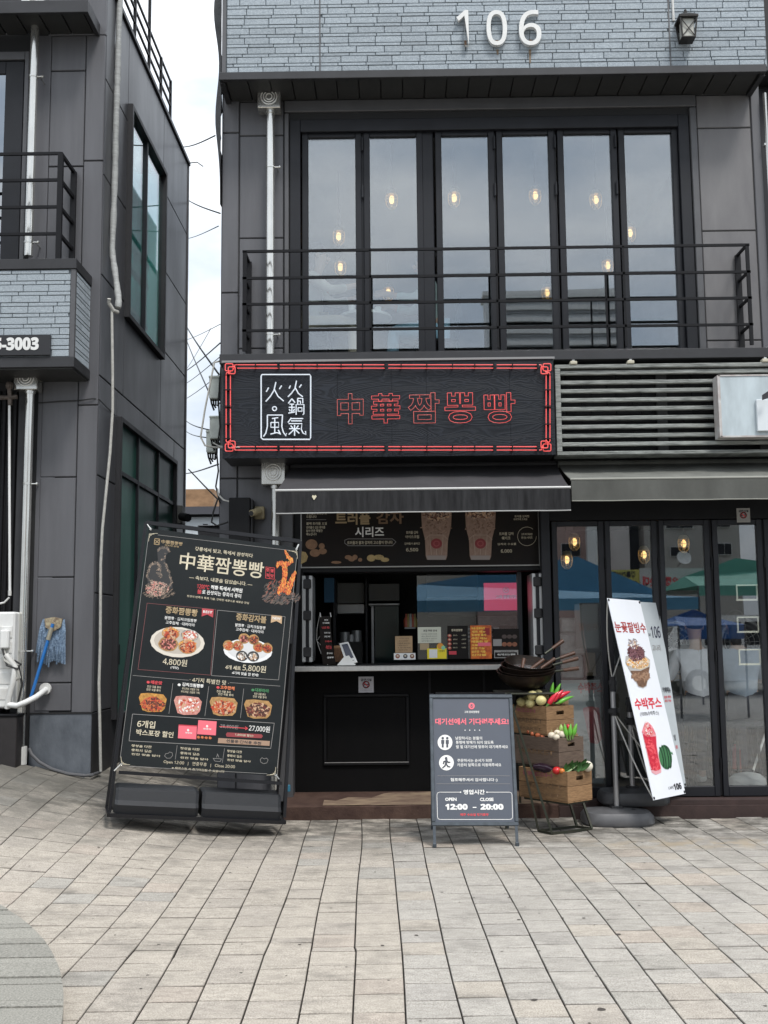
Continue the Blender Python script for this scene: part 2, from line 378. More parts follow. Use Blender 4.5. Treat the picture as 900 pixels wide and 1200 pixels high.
# ------------------------------------------------------------------ ground and paving
M_GROUND = mat('joint_sand', (.035, .031, .027), .95, 0, .5, 25, bump=.3, bscale=120)
M_ASPH = mat('asphalt', (.05, .05, .052), .9, 0, .3, 3, bump=.3, bscale=90)
def paver_mat():
    m = bpy.data.materials.new('concrete_paver'); m.use_nodes = True; t = m.node_tree; p = t.nodes['Principled BSDF']; nn = t.nodes.new; l = t.links.new
    p.inputs['Roughness'].default_value = .85; p.inputs['Specular IOR Level'].default_value = .3
    at = nn('ShaderNodeAttribute'); at.attribute_name = 'tint'
    g = nn('ShaderNodeNewGeometry')
    def noise(sc, det, st=(1, 1, 1), ro=.6):
        mp_ = nn('ShaderNodeMapping'); mp_.inputs['Scale'].default_value = st; l(g.outputs['Position'], mp_.inputs[0])
        n = nn('ShaderNodeTexNoise'); n.inputs['Scale'].default_value = sc; n.inputs['Detail'].default_value = det; n.inputs['Roughness'].default_value = ro; l(mp_.outputs[0], n.inputs[0]); return n.outputs[0]
    def ramp(x, a, b, c, d):
        r = nn('ShaderNodeMapRange'); r.inputs[1].default_value = a; r.inputs[2].default_value = b; r.inputs[3].default_value = c; r.inputs[4].default_value = d; l(x, r.inputs[0]); return r.outputs[0]
    def mul(c, f):
        v = nn('ShaderNodeVectorMath'); v.operation = 'SCALE'; l(c, v.inputs[0]); l(f, v.inputs['Scale']); return v.outputs[0]
    speck = ramp(noise(150, 3, ro=.9), .38, .62, .62, 1.30)
    cloud = ramp(noise(5, 5), .32, .7, .91, 1.06)
    streak = ramp(noise(14, 5, (1, 2.5, 1)), .35, .65, .86, 1.08)
    c = mul(mul(mul(at.outputs['Color'], speck), cloud), streak)
    dn = noise(2.3, 6, (1, 1.6, 1), .7); grime = ramp(dn, .52, .72, 0, .6)
    mx_ = nn('ShaderNodeMix'); mx_.data_type = 'RGBA'; l(grime, mx_.inputs[0]); l(c, mx_.inputs[6]); mx_.inputs[7].default_value = (.13, .12, .105, 1)
    # old damp grime near the shop fronts, sand washed into a line in front of the right shop
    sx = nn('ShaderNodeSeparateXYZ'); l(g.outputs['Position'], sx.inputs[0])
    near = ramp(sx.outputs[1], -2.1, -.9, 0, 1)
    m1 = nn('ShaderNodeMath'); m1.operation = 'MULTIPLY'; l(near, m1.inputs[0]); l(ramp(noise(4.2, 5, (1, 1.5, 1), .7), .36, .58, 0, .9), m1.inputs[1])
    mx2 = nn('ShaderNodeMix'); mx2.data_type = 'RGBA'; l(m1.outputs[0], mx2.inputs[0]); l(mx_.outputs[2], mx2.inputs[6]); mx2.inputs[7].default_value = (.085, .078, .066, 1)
    left = ramp(sx.outputs[0], -1.9, -3.0, 0, 1); m3 = nn('ShaderNodeMath'); m3.operation = 'MULTIPLY'; l(left, m3.inputs[0]); l(ramp(sx.outputs[1], -2.6, -.6, 0, .8), m3.inputs[1])
    mx3 = nn('ShaderNodeMix'); mx3.data_type = 'RGBA'; l(m3.outputs[0], mx3.inputs[0]); l(mx2.outputs[2], mx3.inputs[6]); mx3.inputs[7].default_value = (.12, .115, .10, 1)
    # sand
    sb1 = ramp(sx.outputs[1], -1.75, -1.5, 0, 1); sb2 = ramp(sx.outputs[1], -1.5, -1.2, 1, 0); sb3 = ramp(sx.outputs[0], 1.2, 1.8, 0, 1)
    a1 = nn('ShaderNodeMath'); a1.operation = 'MULTIPLY'; l(sb1, a1.inputs[0]); l(sb2, a1.inputs[1])
    a2 = nn('ShaderNodeMath'); a2.operation = 'MULTIPLY'; l(a1.outputs[0], a2.inputs[0]); l(sb3, a2.inputs[1])
    a3 = nn('ShaderNodeMath'); a3.operation = 'MULTIPLY'; l(a2.outputs[0], a3.inputs[0]); l(ramp(noise(7, 5), .42, .58, 0, .8), a3.inputs[1])
    mx4 = nn('ShaderNodeMix'); mx4.data_type = 'RGBA'; l(a3.outputs[0], mx4.inputs[0]); l(mx3.outputs[2], mx4.inputs[6]); mx4.inputs[7].default_value = (.33, .27, .19, 1)
    l(mx4.outputs[2], p.inputs['Base Color'])
    bp = nn('ShaderNodeBump'); bp.inputs['Strength'].default_value = .7; bp.inputs['Distance'].default_value = .004; l(noise(140, 3), bp.inputs['Height']); l(bp.outputs[0], p.inputs['Normal'])
    return m
M_PAVER = paver_mat()
# the ground as one sheet: fine where it rises, coarse to the horizon
g = MB()
xs = [-400, -120, -40, -14] + [-8 + .4 * i for i in range(0, 33)] + [8, 16, 40, 120, 400]
ys = [-400, -150, -60, -30, -18, -12] + [-9.6 + .4 * i for i in range(0, 37)] + [8, 14, 30, 80, 400]
vs = []; fs = []
for y in ys:
    for x in xs:
        xx = max(x, -8); yy = min(y, 14)
        vs.append((x, y, gz(xx, yy) - .035))
nx = len(xs)
for j in range(len(ys) - 1):
    for i in range(nx - 1): fs.append((j * nx + i, j * nx + i + 1, (j + 1) * nx + i + 1, (j + 1) * nx + i))
g.add(vs, fs); go = g.build('ground', M_GROUND, smooth=True, kind='structure')
MB().flat([(-60, -60, -.004), (60, -60, -.004), (60, -8.05, -.004), (-60, -8.05, -.004)]).build('square', mat('square_paving', (.36, .345, .315), .9, 0, .3, 6, bump=.2, bscale=60), kind='structure')
lt = MB(); gx = [-60, -20, -12] + [-8 + .6 * i for i in range(6)]; gy = [-8.0 + .6 * i for i in range(30)]
lt.add([(x, y, gz(max(x, -8), y) - .006) for y in gy for x in gx], [(j * 9 + i, j * 9 + i + 1, (j + 1) * 9 + i + 1, (j + 1) * 9 + i) for j in range(29) for i in range(8)])
lt.build('side_street', M_ASPH, smooth=True, kind='structure')
pave = thing('pavement', None, None, (0, 0, 0), kind='structure')
A = R(1.18); CA, SA = math.cos(A), math.sin(A)
PW = .2165; U0 = .0; PCX, PCY = .0038, -3.863
def uv2(u, v): return PCX + CA * u - SA * v, PCY + SA * u + CA * v
def wob(k, v):
    rr = random.Random(k * 77 + 5); a, b, c = rr.uniform(-1, 1), rr.uniform(-1, 1), rr.uniform(1.0, 1.8)
    left = max(0, -k - 8) * .0
    return .005 * math.sin(c * v + a * 3) + .003 * math.sin(2.7 * v + b * 6) + (.008 * (v > -.2) * (k < 0) * math.sin(k * 1.7))
CIRC = (-5.664, -6.596, 4.566)
tiles = []
for k in range(-26, 26):
    rr = random.Random(k + 900)
    v = -4.2 + rr.uniform(-.2, 0); end = 3.75 if k > -4 else 5.6
    while v < end:
        ln = .2125 * rr.uniform(.95, 1.05)
        if rr.random() < .05: ln = .32
        if k < 0 and abs(v + .1) < .11 and v < .12 and v + ln > -.0: ln2 = .075; tiles.append((k, v, v + ln2, rr.random())); v += ln2
        tiles.append((k, v, v + ln, rr.random())); v += ln
def tile_geo(k, v0, v1, sd_):
    rr = random.Random(int(sd_ * 1e7)); j = .0017; jr = .0036
    cs = []
    sink = -.004 if rr.random() < .04 else 0
    for (kk, sgn, v, sv) in ((k, 1, v0, 1), (k + 1, -1, v0, 1), (k + 1, -1, v1, -1), (k, 1, v1, -1)):
        x, y = uv2(kk * PW + sgn * j + wob(kk, v), v + sv * jr + (.006 * math.sin(kk * 1.3)) * 0)
        cs.append((x, y, gz(x, y) + rr.uniform(-.0022, .0022) + sink))
    return cs
def in_view(x, y):
    d = y + 9.43
    return d > 3.2 and abs(x) < d * .40 + .5
cand = []
for tl in tiles:
    cs = tile_geo(*tl); cx = sum(c[0] for c in cs) / 4; cy = sum(c[1] for c in cs) / 4
    if math.hypot(cx - CIRC[0], cy - CIRC[1]) < CIRC[2] - .16: continue
    if cy > -.36 and cx > -1.05: continue
    if cy > .02 and cx < -2.62: continue
    if cy > .0 and cx > -1.5: continue
    if cx < -4.9: continue
    d = cy + 9.43; vis = abs(cx + .0) < d * .365 + .12 and d > 4.1
    cand.append((0 if vis else 1, d, cs, tl))
cand.sort(key=lambda t: (t[0], t[1]))
def tint(tl):
    rr = random.Random(int(tl[3] * 1e6)); b = rr.uniform(.965, 1.035)
    cx = tl[0]
    warm = 1 if tl[0] < 0 else 0
    w_ = (.425, .380, .322) if warm or rr.random() < .15 else (.405, .376, .334)
    if rr.random() < .2: w_ = (w_[0] * .95, w_[1] * .95, w_[2] * .96)
    if rr.random() < .06: w_ = (.42, .365, .308)
    if rr.random() < .06: w_ = (.37, .345, .305)
    return (w_[0] * b, w_[1] * b, w_[2] * b, 1)
def add_tile(m, cs):
    th = .034; c = Vector((sum(q[0] for q in cs) / 4, sum(q[1] for q in cs) / 4, 0)); b = .0034
    top = []; mid = []
    for q in cs:
        q = Vector(q); d = Vector((c.x - q.x, c.y - q.y, 0)).normalized() * b * 1.4
        top.append(q + d); mid.append(q + Vector((0, 0, -.006)))
    bot = [q + Vector((0, 0, -th)) for q in mid]
    fs = [(0, 1, 2, 3)]
    for i in range(4):
        j = (i + 1) % 4; fs += [(i, 4 + i, 4 + j, j), (4 + i, 8 + i, 8 + j, 4 + j)]
    m.add(top + mid + bot, fs)
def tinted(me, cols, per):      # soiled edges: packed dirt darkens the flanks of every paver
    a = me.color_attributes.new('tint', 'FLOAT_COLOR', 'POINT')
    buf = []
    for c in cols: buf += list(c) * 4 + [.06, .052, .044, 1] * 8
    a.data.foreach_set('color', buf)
npav = 0; rest = MB(); rcols = []
for (vis, d, cs, tl) in cand:
    if npav < 298 and vis == 0:
        c = Vector((sum(q[0] for q in cs) / 4, sum(q[1] for q in cs) / 4, 0))
        m = MB(); add_tile(m, cs); m.v = [p - c for p in m.v]
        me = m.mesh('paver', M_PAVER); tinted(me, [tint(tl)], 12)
        place(me, 'paver', c, pave); npav += 1
    else:
        add_tile(rest, cs); rcols.append(tint(tl))
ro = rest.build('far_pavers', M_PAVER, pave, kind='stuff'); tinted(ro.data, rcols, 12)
# dark chips lying in the joints
# small stones / gum spots on the paving
sp = MB()
for (px, py, r_) in [(351, 1107, .012), (186, 1107, .012), (131, 1166, .013), (704, 1183, .022), (626, 1172, .016), (725, 1095, .018), (597, 1052, .012), (518, 1046, .012), (488, 1096, .012), (448, 1108, .012), (684, 1076, .01), (270, 1024, .01), (608, 1078, .015), (659, 1076, .012)]:
    p = PZ(px, py, 0); z = gz(p.x, p.y) + .0012
    sp.flat([(p.x + r_ * random.uniform(.6, 1.1) * math.cos(a * .785), p.y + r_ * random.uniform(.6, 1.1) * math.sin(a * .785), z) for a in range(8)])
rg = random.Random(77)
for k in range(110):
    a_, b_ = rg.uniform(-2.6, 2.8), rg.uniform(-5.2, -.6); r_ = rg.uniform(.004, .010); z = gz(a_, b_) + .0014
    sp.flat([(a_ + r_ * rg.uniform(.6, 1.2) * math.cos(q * 1.05), b_ + r_ * rg.uniform(.6, 1.2) * math.sin(q * 1.05), z) for q in range(6)])
so = sp.build('gum_spots', mat('old_gum', (.06, .05, .042), .9), pave, kind='stuff')

# raised round platform at bottom left, laid with strips of slabs
cx, cy, cr_ = CIRC; H = .125
plat = thing('round_platform', 'low raised round platform of grey stone strips at the bottom left corner', 'raised platform', (cx, cy, 0))
M_SLAB = mat('platform_slab', (.36, .345, .30), .9, 0, .55, 130, (1, 1, 1), .5, 160, rnd=.10, detail=3)
bs = MB(); n = 96
bs.prismz([(cx + (cr_ - .02) * math.cos(2 * math.pi * k / n), cy + (cr_ - .02) * math.sin(2 * math.pi * k / n)) for k in range(n)], -.05, H - .035)
bs.build('platform_base', M_GROUND, plat)
y = cy - .6; i = 0; rr = random.Random(4)
while y < cy + cr_ - .06:
    h = [.19, .075, .20, .085][i % 4]; h *= rr.uniform(.93, 1.07); y1 = min(y + h, cy + cr_ - .005); i += 1
    def hx(yy): return math.sqrt(max(.0004, cr_ ** 2 - (yy - cy) ** 2))
    ya, yb = y + .006, y1 - .006; nn_ = 6
    tilt = .035
    for side in (1,):
        pts = [(cx + .004 * side, ya)] + [(cx + side * hx(ya + (yb - ya) * t / nn_), ya + (yb - ya) * t / nn_) for t in range(nn_ + 1)] + [(cx + .004 * side, yb)]
        pts = [(a, b_ + (a - cx) * tilt) for a, b_ in pts]
        m = MB().prismz(pts if side == 1 else pts[::-1], -.02 if False else H - .07, H + rr.uniform(-.003, .003))
        m.build('slab', M_SLAB, plat)
    y = y1

# red-brown painted step in front of both shops
st = thing('entrance_step', 'long worn red-brown concrete step running in front of both shop fronts', 'step', (0, 0, 0))
xL = P(332, 945, -.36).x
def edgey(x): return -.36 + .01 * math.sin(x * 3)
m = MB()
nx_ = 30; vs = []; fs = []; rr = random.Random(11)
for i in range(nx_ + 1):         # worn, slightly sloping slab
    x = xL + (1.32 - xL) * i / nx_; e_ = rr.uniform(-.006, .006)
    vs += [(x, -.362 + e_, -.03), (x, -.358 + e_, .104 + rr.uniform(-.004, .002)), (x, -.345 + e_, .114), (x, .2, .160), (x, .2, -.03)]
for i in range(nx_):
    for k in range(4): a = i * 5 + k; fs.append((a, a + 1, a + 6, a + 5))
fs += [(0, 1, 2, 3, 4), tuple(nx_ * 5 + k for k in (4, 3, 2, 1, 0))]
m.add(vs, fs); m.build('step_slab', M_STEP, st)
M_STEPW = mat('worn_step_patch', (.27, .20, .13), .8, 0, 1, 5, (1, 3, 1), .2, 60, col2=(.10, .06, .045))
m = MB(); pts = []
rr = random.Random(3)
top = [(x, .14 if x > -.2 else .05) for x in [i * .1 - .62 for i in range(20)]]
botm = [(x, -.357 + rr.uniform(0, .012)) for x, _ in top]
pts = [(x, y_ - .22 * (1 if x < -.5 else .6 if x < -.2 else .25) + rr.uniform(-.03, .03)) for x, y_ in top] + botm[::-1]
m.flat([(x, y_, .1157 + (y_ + .345) * .0844 + .0012) for x, y_ in pts]); m.build('worn_paint', M_STEPW, st)
m = MB(); m.prismz([(1.33, -.30), (5.5, -.30), (5.5, .15), (1.33, .15)], -.03, .125)
m.prismz([(1.33, -.33), (5.5, -.33), (5.5, -.29), (1.33, -.29)], -.03, .085)
m.build('step_slab', mat('dark_red_step', (.050, .027, .023), .7, 0, .5, 5, (1, 3, 1), .15, 60), st)
# ------------------------------------------------------------------ main building
bld = thing('main_building', 'dark grey clad two storey building with number 106 on its blue-grey brick parapet', 'building', (0, 0, 0))
ZX = lambda py, Y=0, px=450: P(px, py, Y).z
XX = lambda px, Y=0, py=600: P(px, py, Y).x
XL = -1.553; XR = 3.40
# core walls around the openings (upper room: x -.93..2.74, z 4.0..6.2)
WZ0, WZ1 = 4.02, 6.24; WX0, WX1 = -.93, 2.742
cw = MB()
cw.box(XL, WX0, .012, .3, 0, 7.4); cw.box(WX1, XR, .012, .3, 2.96, 7.4)
cw.box(WX0, WX1, .012, .3, WZ1, 7.4); cw.box(WX0, WX1, .02, .3, 2.9, WZ0)
cw.build('wall', M_SEAM, bld)
# cladding panels: each a piece standing proud of a dark joint
def panel(x0, x1, z0, z1, mt=M_PANEL, y0=0, y1=.02, g_=.005, parent=bld):
    m = MB().box(x0 + g_, x1 - g_, y0, y1, z0 + g_, z1 - g_, .006); return m.build('cladding_panel', mt, parent)
xs_ = [XL, XX(278), -.98]
seam = [0.1, 1.05, 2.0, 2.9, 4.08, 5.11, 6.09, 6.42, 7.3]
for i in range(2):
    zs_ = seam if i else [0.1, 2.9, 4.6, 6.12, 7.3]
    for a, b_ in zip(zs_[:-1], zs_[1:]): panel(xs_[i], xs_[i + 1], a, b_, y0=(0 if i == 0 else .004))
panel(-.98, WX0 + .0, 2.9, 6.3, M_TRIM, y0=-.02)
panel(WX1 + .0, WX1 + .07, 2.9, 6.3, M_TRIM, y0=-.02)
panel(-.98, WX1 + .07, 6.3, 6.42, M_TRIM, y0=-.02)
for a, b_ in zip([2.9, 4.10, 5.12, 6.10, 6.42][:-1], [4.10, 5.12, 6.10, 6.42]): panel(WX1 + .07, XR - .09, a, b_, M_PANEL2, y0=.004)
panel(XR - .09, XR, 2.96, 7.3)
panel(-.98, XR - .09, 6.42, 7.3, y0=.004)
# eave with soffit boards
EY = -.40
e = MB(); e.box(XX(257, EY, 92), XX(898, EY, 92), EY - .02, EY + .03, ZX(92, EY), ZX(83, EY), .004)
e.build('eave_fascia', M_FASCIA, bld)
x0, x1 = XX(257, EY, 92), XX(898, EY, 92)
z0 = ZX(92, EY) ; nb = 24
e = MB(); e.box(x0, x1, EY + .03, .0, z0 + .03, z0 + .06); e.build('eave_deck', M_SEAM, bld)
for i in range(nb):
    a = x0 + .05 + (x1 - x0 - .1) * i / nb; b_ = x0 + .05 + (x1 - x0 - .1) * (i + 1) / nb
    MB().box(a + .006, b_ - .006, EY + .03, -.002, z0 + .012, z0 + .03).build('soffit_board', M_SOFFIT, bld)
for a in (x0, x1 - .045): MB().box(a, a + .045, EY + .03, -.002, z0 - .012, z0 + .03).build('eave_trim', M_FASCIA, bld)
# parapet of long blue-grey bricks
PY_ = -.36
zt = ZX(83, EY) + .004; px0, px1 = XX(262, PY_, 40), XX(897, PY_, 40)
par = MB().box(px0, px1, PY_, .3, zt, zt + 1.15).build('parapet', M_GROUT, bld)
bricks_rest = MB(); nbk = 0
def brick_course(xa, xb, z, h, y, parent, limit, joints=(), dep=.012, rest=None):
    """one course of bricks between xa and xb; pieces while the limit lasts, else joined"""
    global nbk
    x = xa + random.uniform(-.2, 0)
    while x < xb:
        ln = random.choice([.22, .235, .25, .24]); a, b_ = max(x, xa), min(x + ln, xb)
        x += ln
        if b_ - a < .02: continue
        cuts = [j for j in joints if a < j < b_]
        segs = [a] + cuts + [b_]
        for p_, q in zip(segs[:-1], segs[1:]):
            if q - p_ < .02: continue
            d = dep + random.uniform(-.002, .002)
            m = MB().box(p_ + .0035, q - .0035, y - d, y + .002, z + .003, z + h - .003, .0025)
            if nbk < limit: m.build('brick', M_BRICK, parent); nbk += 1
            else: rest.v, rest.f = rest.add(m.v, m.f).v, rest.f
jx = [XX(375, PY_, 40), XX(784, PY_, 40)]
z = zt + .004; i = 0
while z < zt + 1.12:
    h = .062 if i % 2 == 0 else .030
    brick_course(px0 + .03, px1 - .0, z, h, PY_, par, 270 if z < zt + .66 else 0, jx, rest=bricks_rest)
    z += h; i += 1
bricks_rest.build('upper_bricks', M_BRICK, par, kind='stuff')
MB().box(px0 - .01, px0 + .025, PY_ - .018, PY_ + .01, zt, zt + 1.15).build('corner_strip', M_TRIM, par)
for j in jx: MB().box(j - .006, j + .006, PY_ - .016, PY_, zt, zt + 1.15).build('joint_strip', M_TRIM, par)
MB().box(px0 - .03, px1 + .03, PY_ - .04, .32, zt + 1.15, zt + 1.2, .005).build('coping', M_FASCIA, bld)
MB().box(XL, XR, .3, 7, 7.2, 7.3).build('roof', M_FASCIA, bld)
# side and back walls
e = MB(); e.box(XL, XL + .15, .3, 7, 0, 8); e.box(XR - .15, XR, .3, 7, 2.96, 7.3); e.box(XL, XR, 7, 7.15, 0, 7.3); e.build('side_wall', M_PANEL, bld)
# lapping wrapped sheet hanging down the upper left corner
sh = MB(); pts = []; prev = None; vs = []
rr = random.Random(8)
for k in range(26):
    z_ = 7.55 - k * .085; xw = -1.553 - .035 - .03 * math.sin(k * .5) * (1 - k / 30) - .02 * (1 - k / 26) + .03 * max(0, (k - 16) / 10)
    vs += [(xw, -.03, z_), (xw + .012 * math.sin(k * 2.1), .25, z_), (-1.556, -.045 + .01 * rr.random(), z_)]
fs = []
for k in range(25):
    for q in ((0, 1), (0, 2)): fs.append((k * 3 + q[0], k * 3 + q[1], k * 3 + 3 + q[1], k * 3 + 3 + q[0]))
sh.add(vs, fs); so_ = sh.build('weather_sheet', mat('grey_sheet', (.07, .07, .072), .6, 0, .5, 6, bump=.5, bscale=20), None, smooth=True)
tag(so_, 'crumpled dark grey weather sheet hanging down the upper left corner of the main building', 'sheet')

# ---- house number
nd = thing('house_number', 'white raised house number 106 with rust stains on the brick parapet', 'house number', (XX(583, PY_, 35), PY_ - .045, ZX(35, PY_)))
pl = Pl(nd)
for ch, a, b_ in (('1', 535, 549), ('0', 570, 594), ('6', 608, 634)):
    pl.text(ch, (a, 33.5), (b_, 33.5), 41, M_WHITE, 0, bold=.006, depth=.018, name='digit', res=6)
m = MB()
for px in (545, 582, 621):
    m.tube([P(px, 54, PY_ - .04), P(px, 54, PY_)], .007, 6)
    m.box(XX(px - 1.5, PY_, 55), XX(px + 1.5, PY_, 55), PY_ - .045, PY_ - .03, ZX(57, PY_), ZX(52, PY_))
m.build('bracket', mat('rusty_bracket', (.10, .055, .03), .8, .3, .4, 40), nd)
for px, hh in ((583, 6), (621, 16)):
    MB().flat([P(px - 1.5, 58, PY_ - .0165), P(px + 1.5, 58, PY_ - .0165), P(px + 1, 58 + hh, PY_ - .0165), P(px - .5, 58 + hh, PY_ - .0165)]).build('rust_stain', mat('rust_stain', (.26, .19, .13), .9, 0, .5, 50), nd)

# ---- wall lantern
lx, lz = XX(805, PY_ - .1, 40), ZX(40, PY_ - .1)
ln_ = thing('wall_lantern', 'small black square lantern with crossed glazing bars on the brick parapet', 'wall lantern', (lx, PY_, lz))
M_LMET = mat('lantern_metal', (.03, .028, .026), .5, .5)
yc = PY_ - .1
m = MB(); m.box(lx - .085, lx + .085, yc - .085, yc + .085, lz + .075, lz + .095, .004)
m.add([(lx - .085, yc - .085, lz + .095), (lx + .085, yc - .085, lz + .095), (lx + .085, yc + .085, lz + .095), (lx - .085, yc + .085, lz + .095), (lx - .03, yc - .03, lz + .14), (lx + .03, yc - .03, lz + .14), (lx + .03, yc + .03, lz + .14), (lx - .03, yc + .03, lz + .14)], [(0, 1, 5, 4), (1, 2, 6, 5), (2, 3, 7, 6), (3, 0, 4, 7), (4, 5, 6, 7)])
m.tube([(lx, yc, lz + .14), (lx, yc, lz + .17), (lx - .01, yc, lz + .185)], .01, 8)
m.build('lantern_roof', M_LMET, ln_)
m = MB()
for sx in (-1, 1):
    for sy in (-1, 1): m.bar((lx + sx * .072, yc + sy * .072, lz + .075), (lx + sx * .055, yc + sy * .055, lz - .095), .012)
for sy in (-1, 1):
    for sx in (-1, 1): m.bar((lx + sx * .07, yc + sy * .068, lz + .07), (lx - sx * .055, yc + sy * .055, lz - .09), .006)
m.box(lx - .062, lx + .062, yc - .062, yc + .062, lz - .105, lz - .092, .003)
m.build('lantern_cage', M_LMET, ln_)
MB().box(lx - .05, lx + .05, yc - .05, yc + .05, lz - .09, lz + .073).build('lantern_glass', mat('frosted_lantern_glass', (.42, .42, .38), .35), ln_)
m = MB(); m.tube([(lx - .03, PY_, lz + .1), (lx - .055, PY_ - .05, lz + .13), (lx - .04, yc, lz + .13), (lx, yc, lz + .17)], .011, 6); m.box(lx - .065, lx + .0, PY_ - .03, PY_, lz + .02, lz + .13, .005)
m.build('lantern_arm', M_LMET, ln_)
MB().tube([(lx - .09, PY_ - .02, lz + .13), (lx - .092, PY_ - .02, lz + .45), (lx - .092, PY_ - .02, lz + .9)], .012, 6).build('conduit', M_WHITEP, ln_)

# ---- folding window wall upstairs
win = thing('folding_window', 'wide black framed folding window of six tall panes on the upper floor', 'window', (.9, .1, 4.0))
m = MB()
m.box(WX0 + .003, WX0 + .10, .0, .16, WZ0, WZ1 - .003, .004); m.box(WX1 - .10, WX1 - .003, .0, .16, WZ0, WZ1 - .003, .004)
m.box(WX0 + .10, WX1 - .10, .0, .16, WZ1 - .12, WZ1 - .003, .004); m.box(WX0 + .10, WX1 - .10, .0, .16, WZ0, WZ0 + .02, .004)
m.build('outer_frame', M_FRAME, win)
Yg = .07
panes = [(361, 416), (433, 487.5), (517, 571.5), (588.5, 642), (660, 715), (731.5, 786.5)]
zt_, zb_ = ZX(160, Yg - .03), ZX(413, Yg - .03)
for (a, b_) in panes:
    xa, xb = XX(a, Yg - .03, 160), XX(b_, Yg - .03, 160); fw = .058
    s_ = MB(); 
    s_.box(xa - fw, xa, Yg - .03, Yg + .03, zb_ - .02, zt_ + .06, .005); s_.box(xb, xb + fw, Yg - .03, Yg + .03, zb_ - .02, zt_ + .06, .005)
    s_.box(xa, xb, Yg - .028, Yg + .028, zt_, zt_ + .058, .005); s_.box(xa, xb, Yg - .028, Yg + .028, zb_ - .02, zb_, .003)
    so_ = s_.build('sash', M_FRAME, win)
    MB().box(xa, xb, Yg - .004, Yg + .004, zb_, zt_).build('pane', M_GLASS, so_)
for px in (424.5, 580, 651.5, 723):
    x_ = XX(px, 0, 200)
    m = MB()
    for z_ in (6.0, 5.55): m.tube([(x_, Yg - .045, z_ - .06), (x_, Yg - .045, z_ + .06)], .012, 6)
    m.box(x_ - .011, x_ + .011, Yg - .01, Yg + .03, zb_, zt_ + .06)
    m.build('hinge', M_FRAME, win)
for a, b_ in ((495, 509),):
    x_ = XX(502, 0, 250); MB().box(x_ - .055, x_ + .055, Yg - .02, Yg + .03, zb_, zt_ + .06, .008).build('mullion', M_FRAME, win)
xa = XX(353 - 10, 0, 200); 
for px, wd in ((352 - 4, .03), (797, .05)):
    x_ = XX(px, 0, 200); MB().box(x_ - wd, x_ + wd, Yg - .015, Yg + .03, zb_ - .02, zt_ + .06, .006).build('side_post', M_FRAME, win)
# upper room
room = MB(); X0, X1, Y1, Z0, Z1 = XL + .16, XR - .16, 6.9, 3.86, 6.72
room.box(X0, X1, .31, Y1, Z0, Z0 + .05)
room.build('upper_floor', mat('room_floor', (.16, .13, .10), .5, 0, .2, 3), bld)
room = MB(); room.box(X0, X1, .31, Y1, Z1, Z1 + .05); room.build('upper_ceiling', M_CEIL, bld)
room = MB(); room.box(X0, X1, Y1 - .05, Y1, Z0 + .05, Z1); room.box(X0, X0 + .05, .31, Y1 - .05, Z0 + .05, Z1); room.box(X1 - .05, X1, .31, Y1 - .05, Z0 + .05, Z1)
room.build('upper_room_wall', M_CONC, bld)

# ---- caged pendant lamps, lit
def pendant_parts(t, x, y, z, ztop, s=1.0):
    m = MB(); m.lathe([(.0, .075 * s), (.03 * s, .07 * s), (.045 * s, .045 * s), (.047 * s, .03 * s)], (x, y, z), n=12); m.build('lamp_cap', M_BRASS, t)
    m = MB()
    for k in range(6):
        a = k * math.pi / 3
        pts = [(x + r_ * s * math.cos(a), y + r_ * s * math.sin(a), z + q * s) for r_, q in ((.047, .035), (.052, -.01), (.044, -.06), (.02, -.088), (.0, -.092))]
        m.tube(pts, .004 * s, 4)
    m.tube([(x + .052 * s * math.cos(k * .524), y + .052 * s * math.sin(k * .524), z - .012 * s) for k in range(12)], .0028 * s, 4, closed=True)
    m.build('cage', M_BRASS, t)
    MB().lathe([(.04 * s, .03 * s), (.043 * s, -.02 * s), (.034 * s, -.06 * s), (.0, -.08 * s)], (x, y, z), n=12).build('glass_jar', M_CLEAR, t, smooth=True)
    MB().blob((x, y, z - .008 * s), .026 * s, .026 * s, .036 * s, 8, 6).build('bulb', M_WARM, t, smooth=True)
    MB().tube([(x, y, z + .07 * s), (x, y, ztop)], .004, 5).build('cord', M_WIRE, t)
UP = [(397, 276, 2.2, 'in the first pane from the left, the upper of two'), (399, 312, 3.2, 'in the first pane from the left, the lower of two'), (459, 233, 1.5, 'in the second pane, high up'), (455, 342, 4.6, 'in the second pane, low down behind the railing'),
      (532, 231, 1.6, 'in the third pane'), (627, 228, 1.8, 'in the fourth pane, high up'), (698, 233, 1.4, 'in the fifth pane, high up'), (641, 342, 4.8, 'in the fourth pane, low down behind the railing'), (712, 310, 3.3, 'in the fifth pane, low down by the railing'), (738, 272, 2.3, 'at the left edge of the sixth pane')]
for px, py, Y, wh in UP:
    p = P(px, py, Y); t = thing('pendant_lamp', 'lit caged pendant lamp upstairs ' + wh, 'pendant lamp', p, group='caged pendant lamps upstairs')
    pendant_parts(t, p.x, p.y, p.z, Z1, 1.15 + .12 * Y / 2)

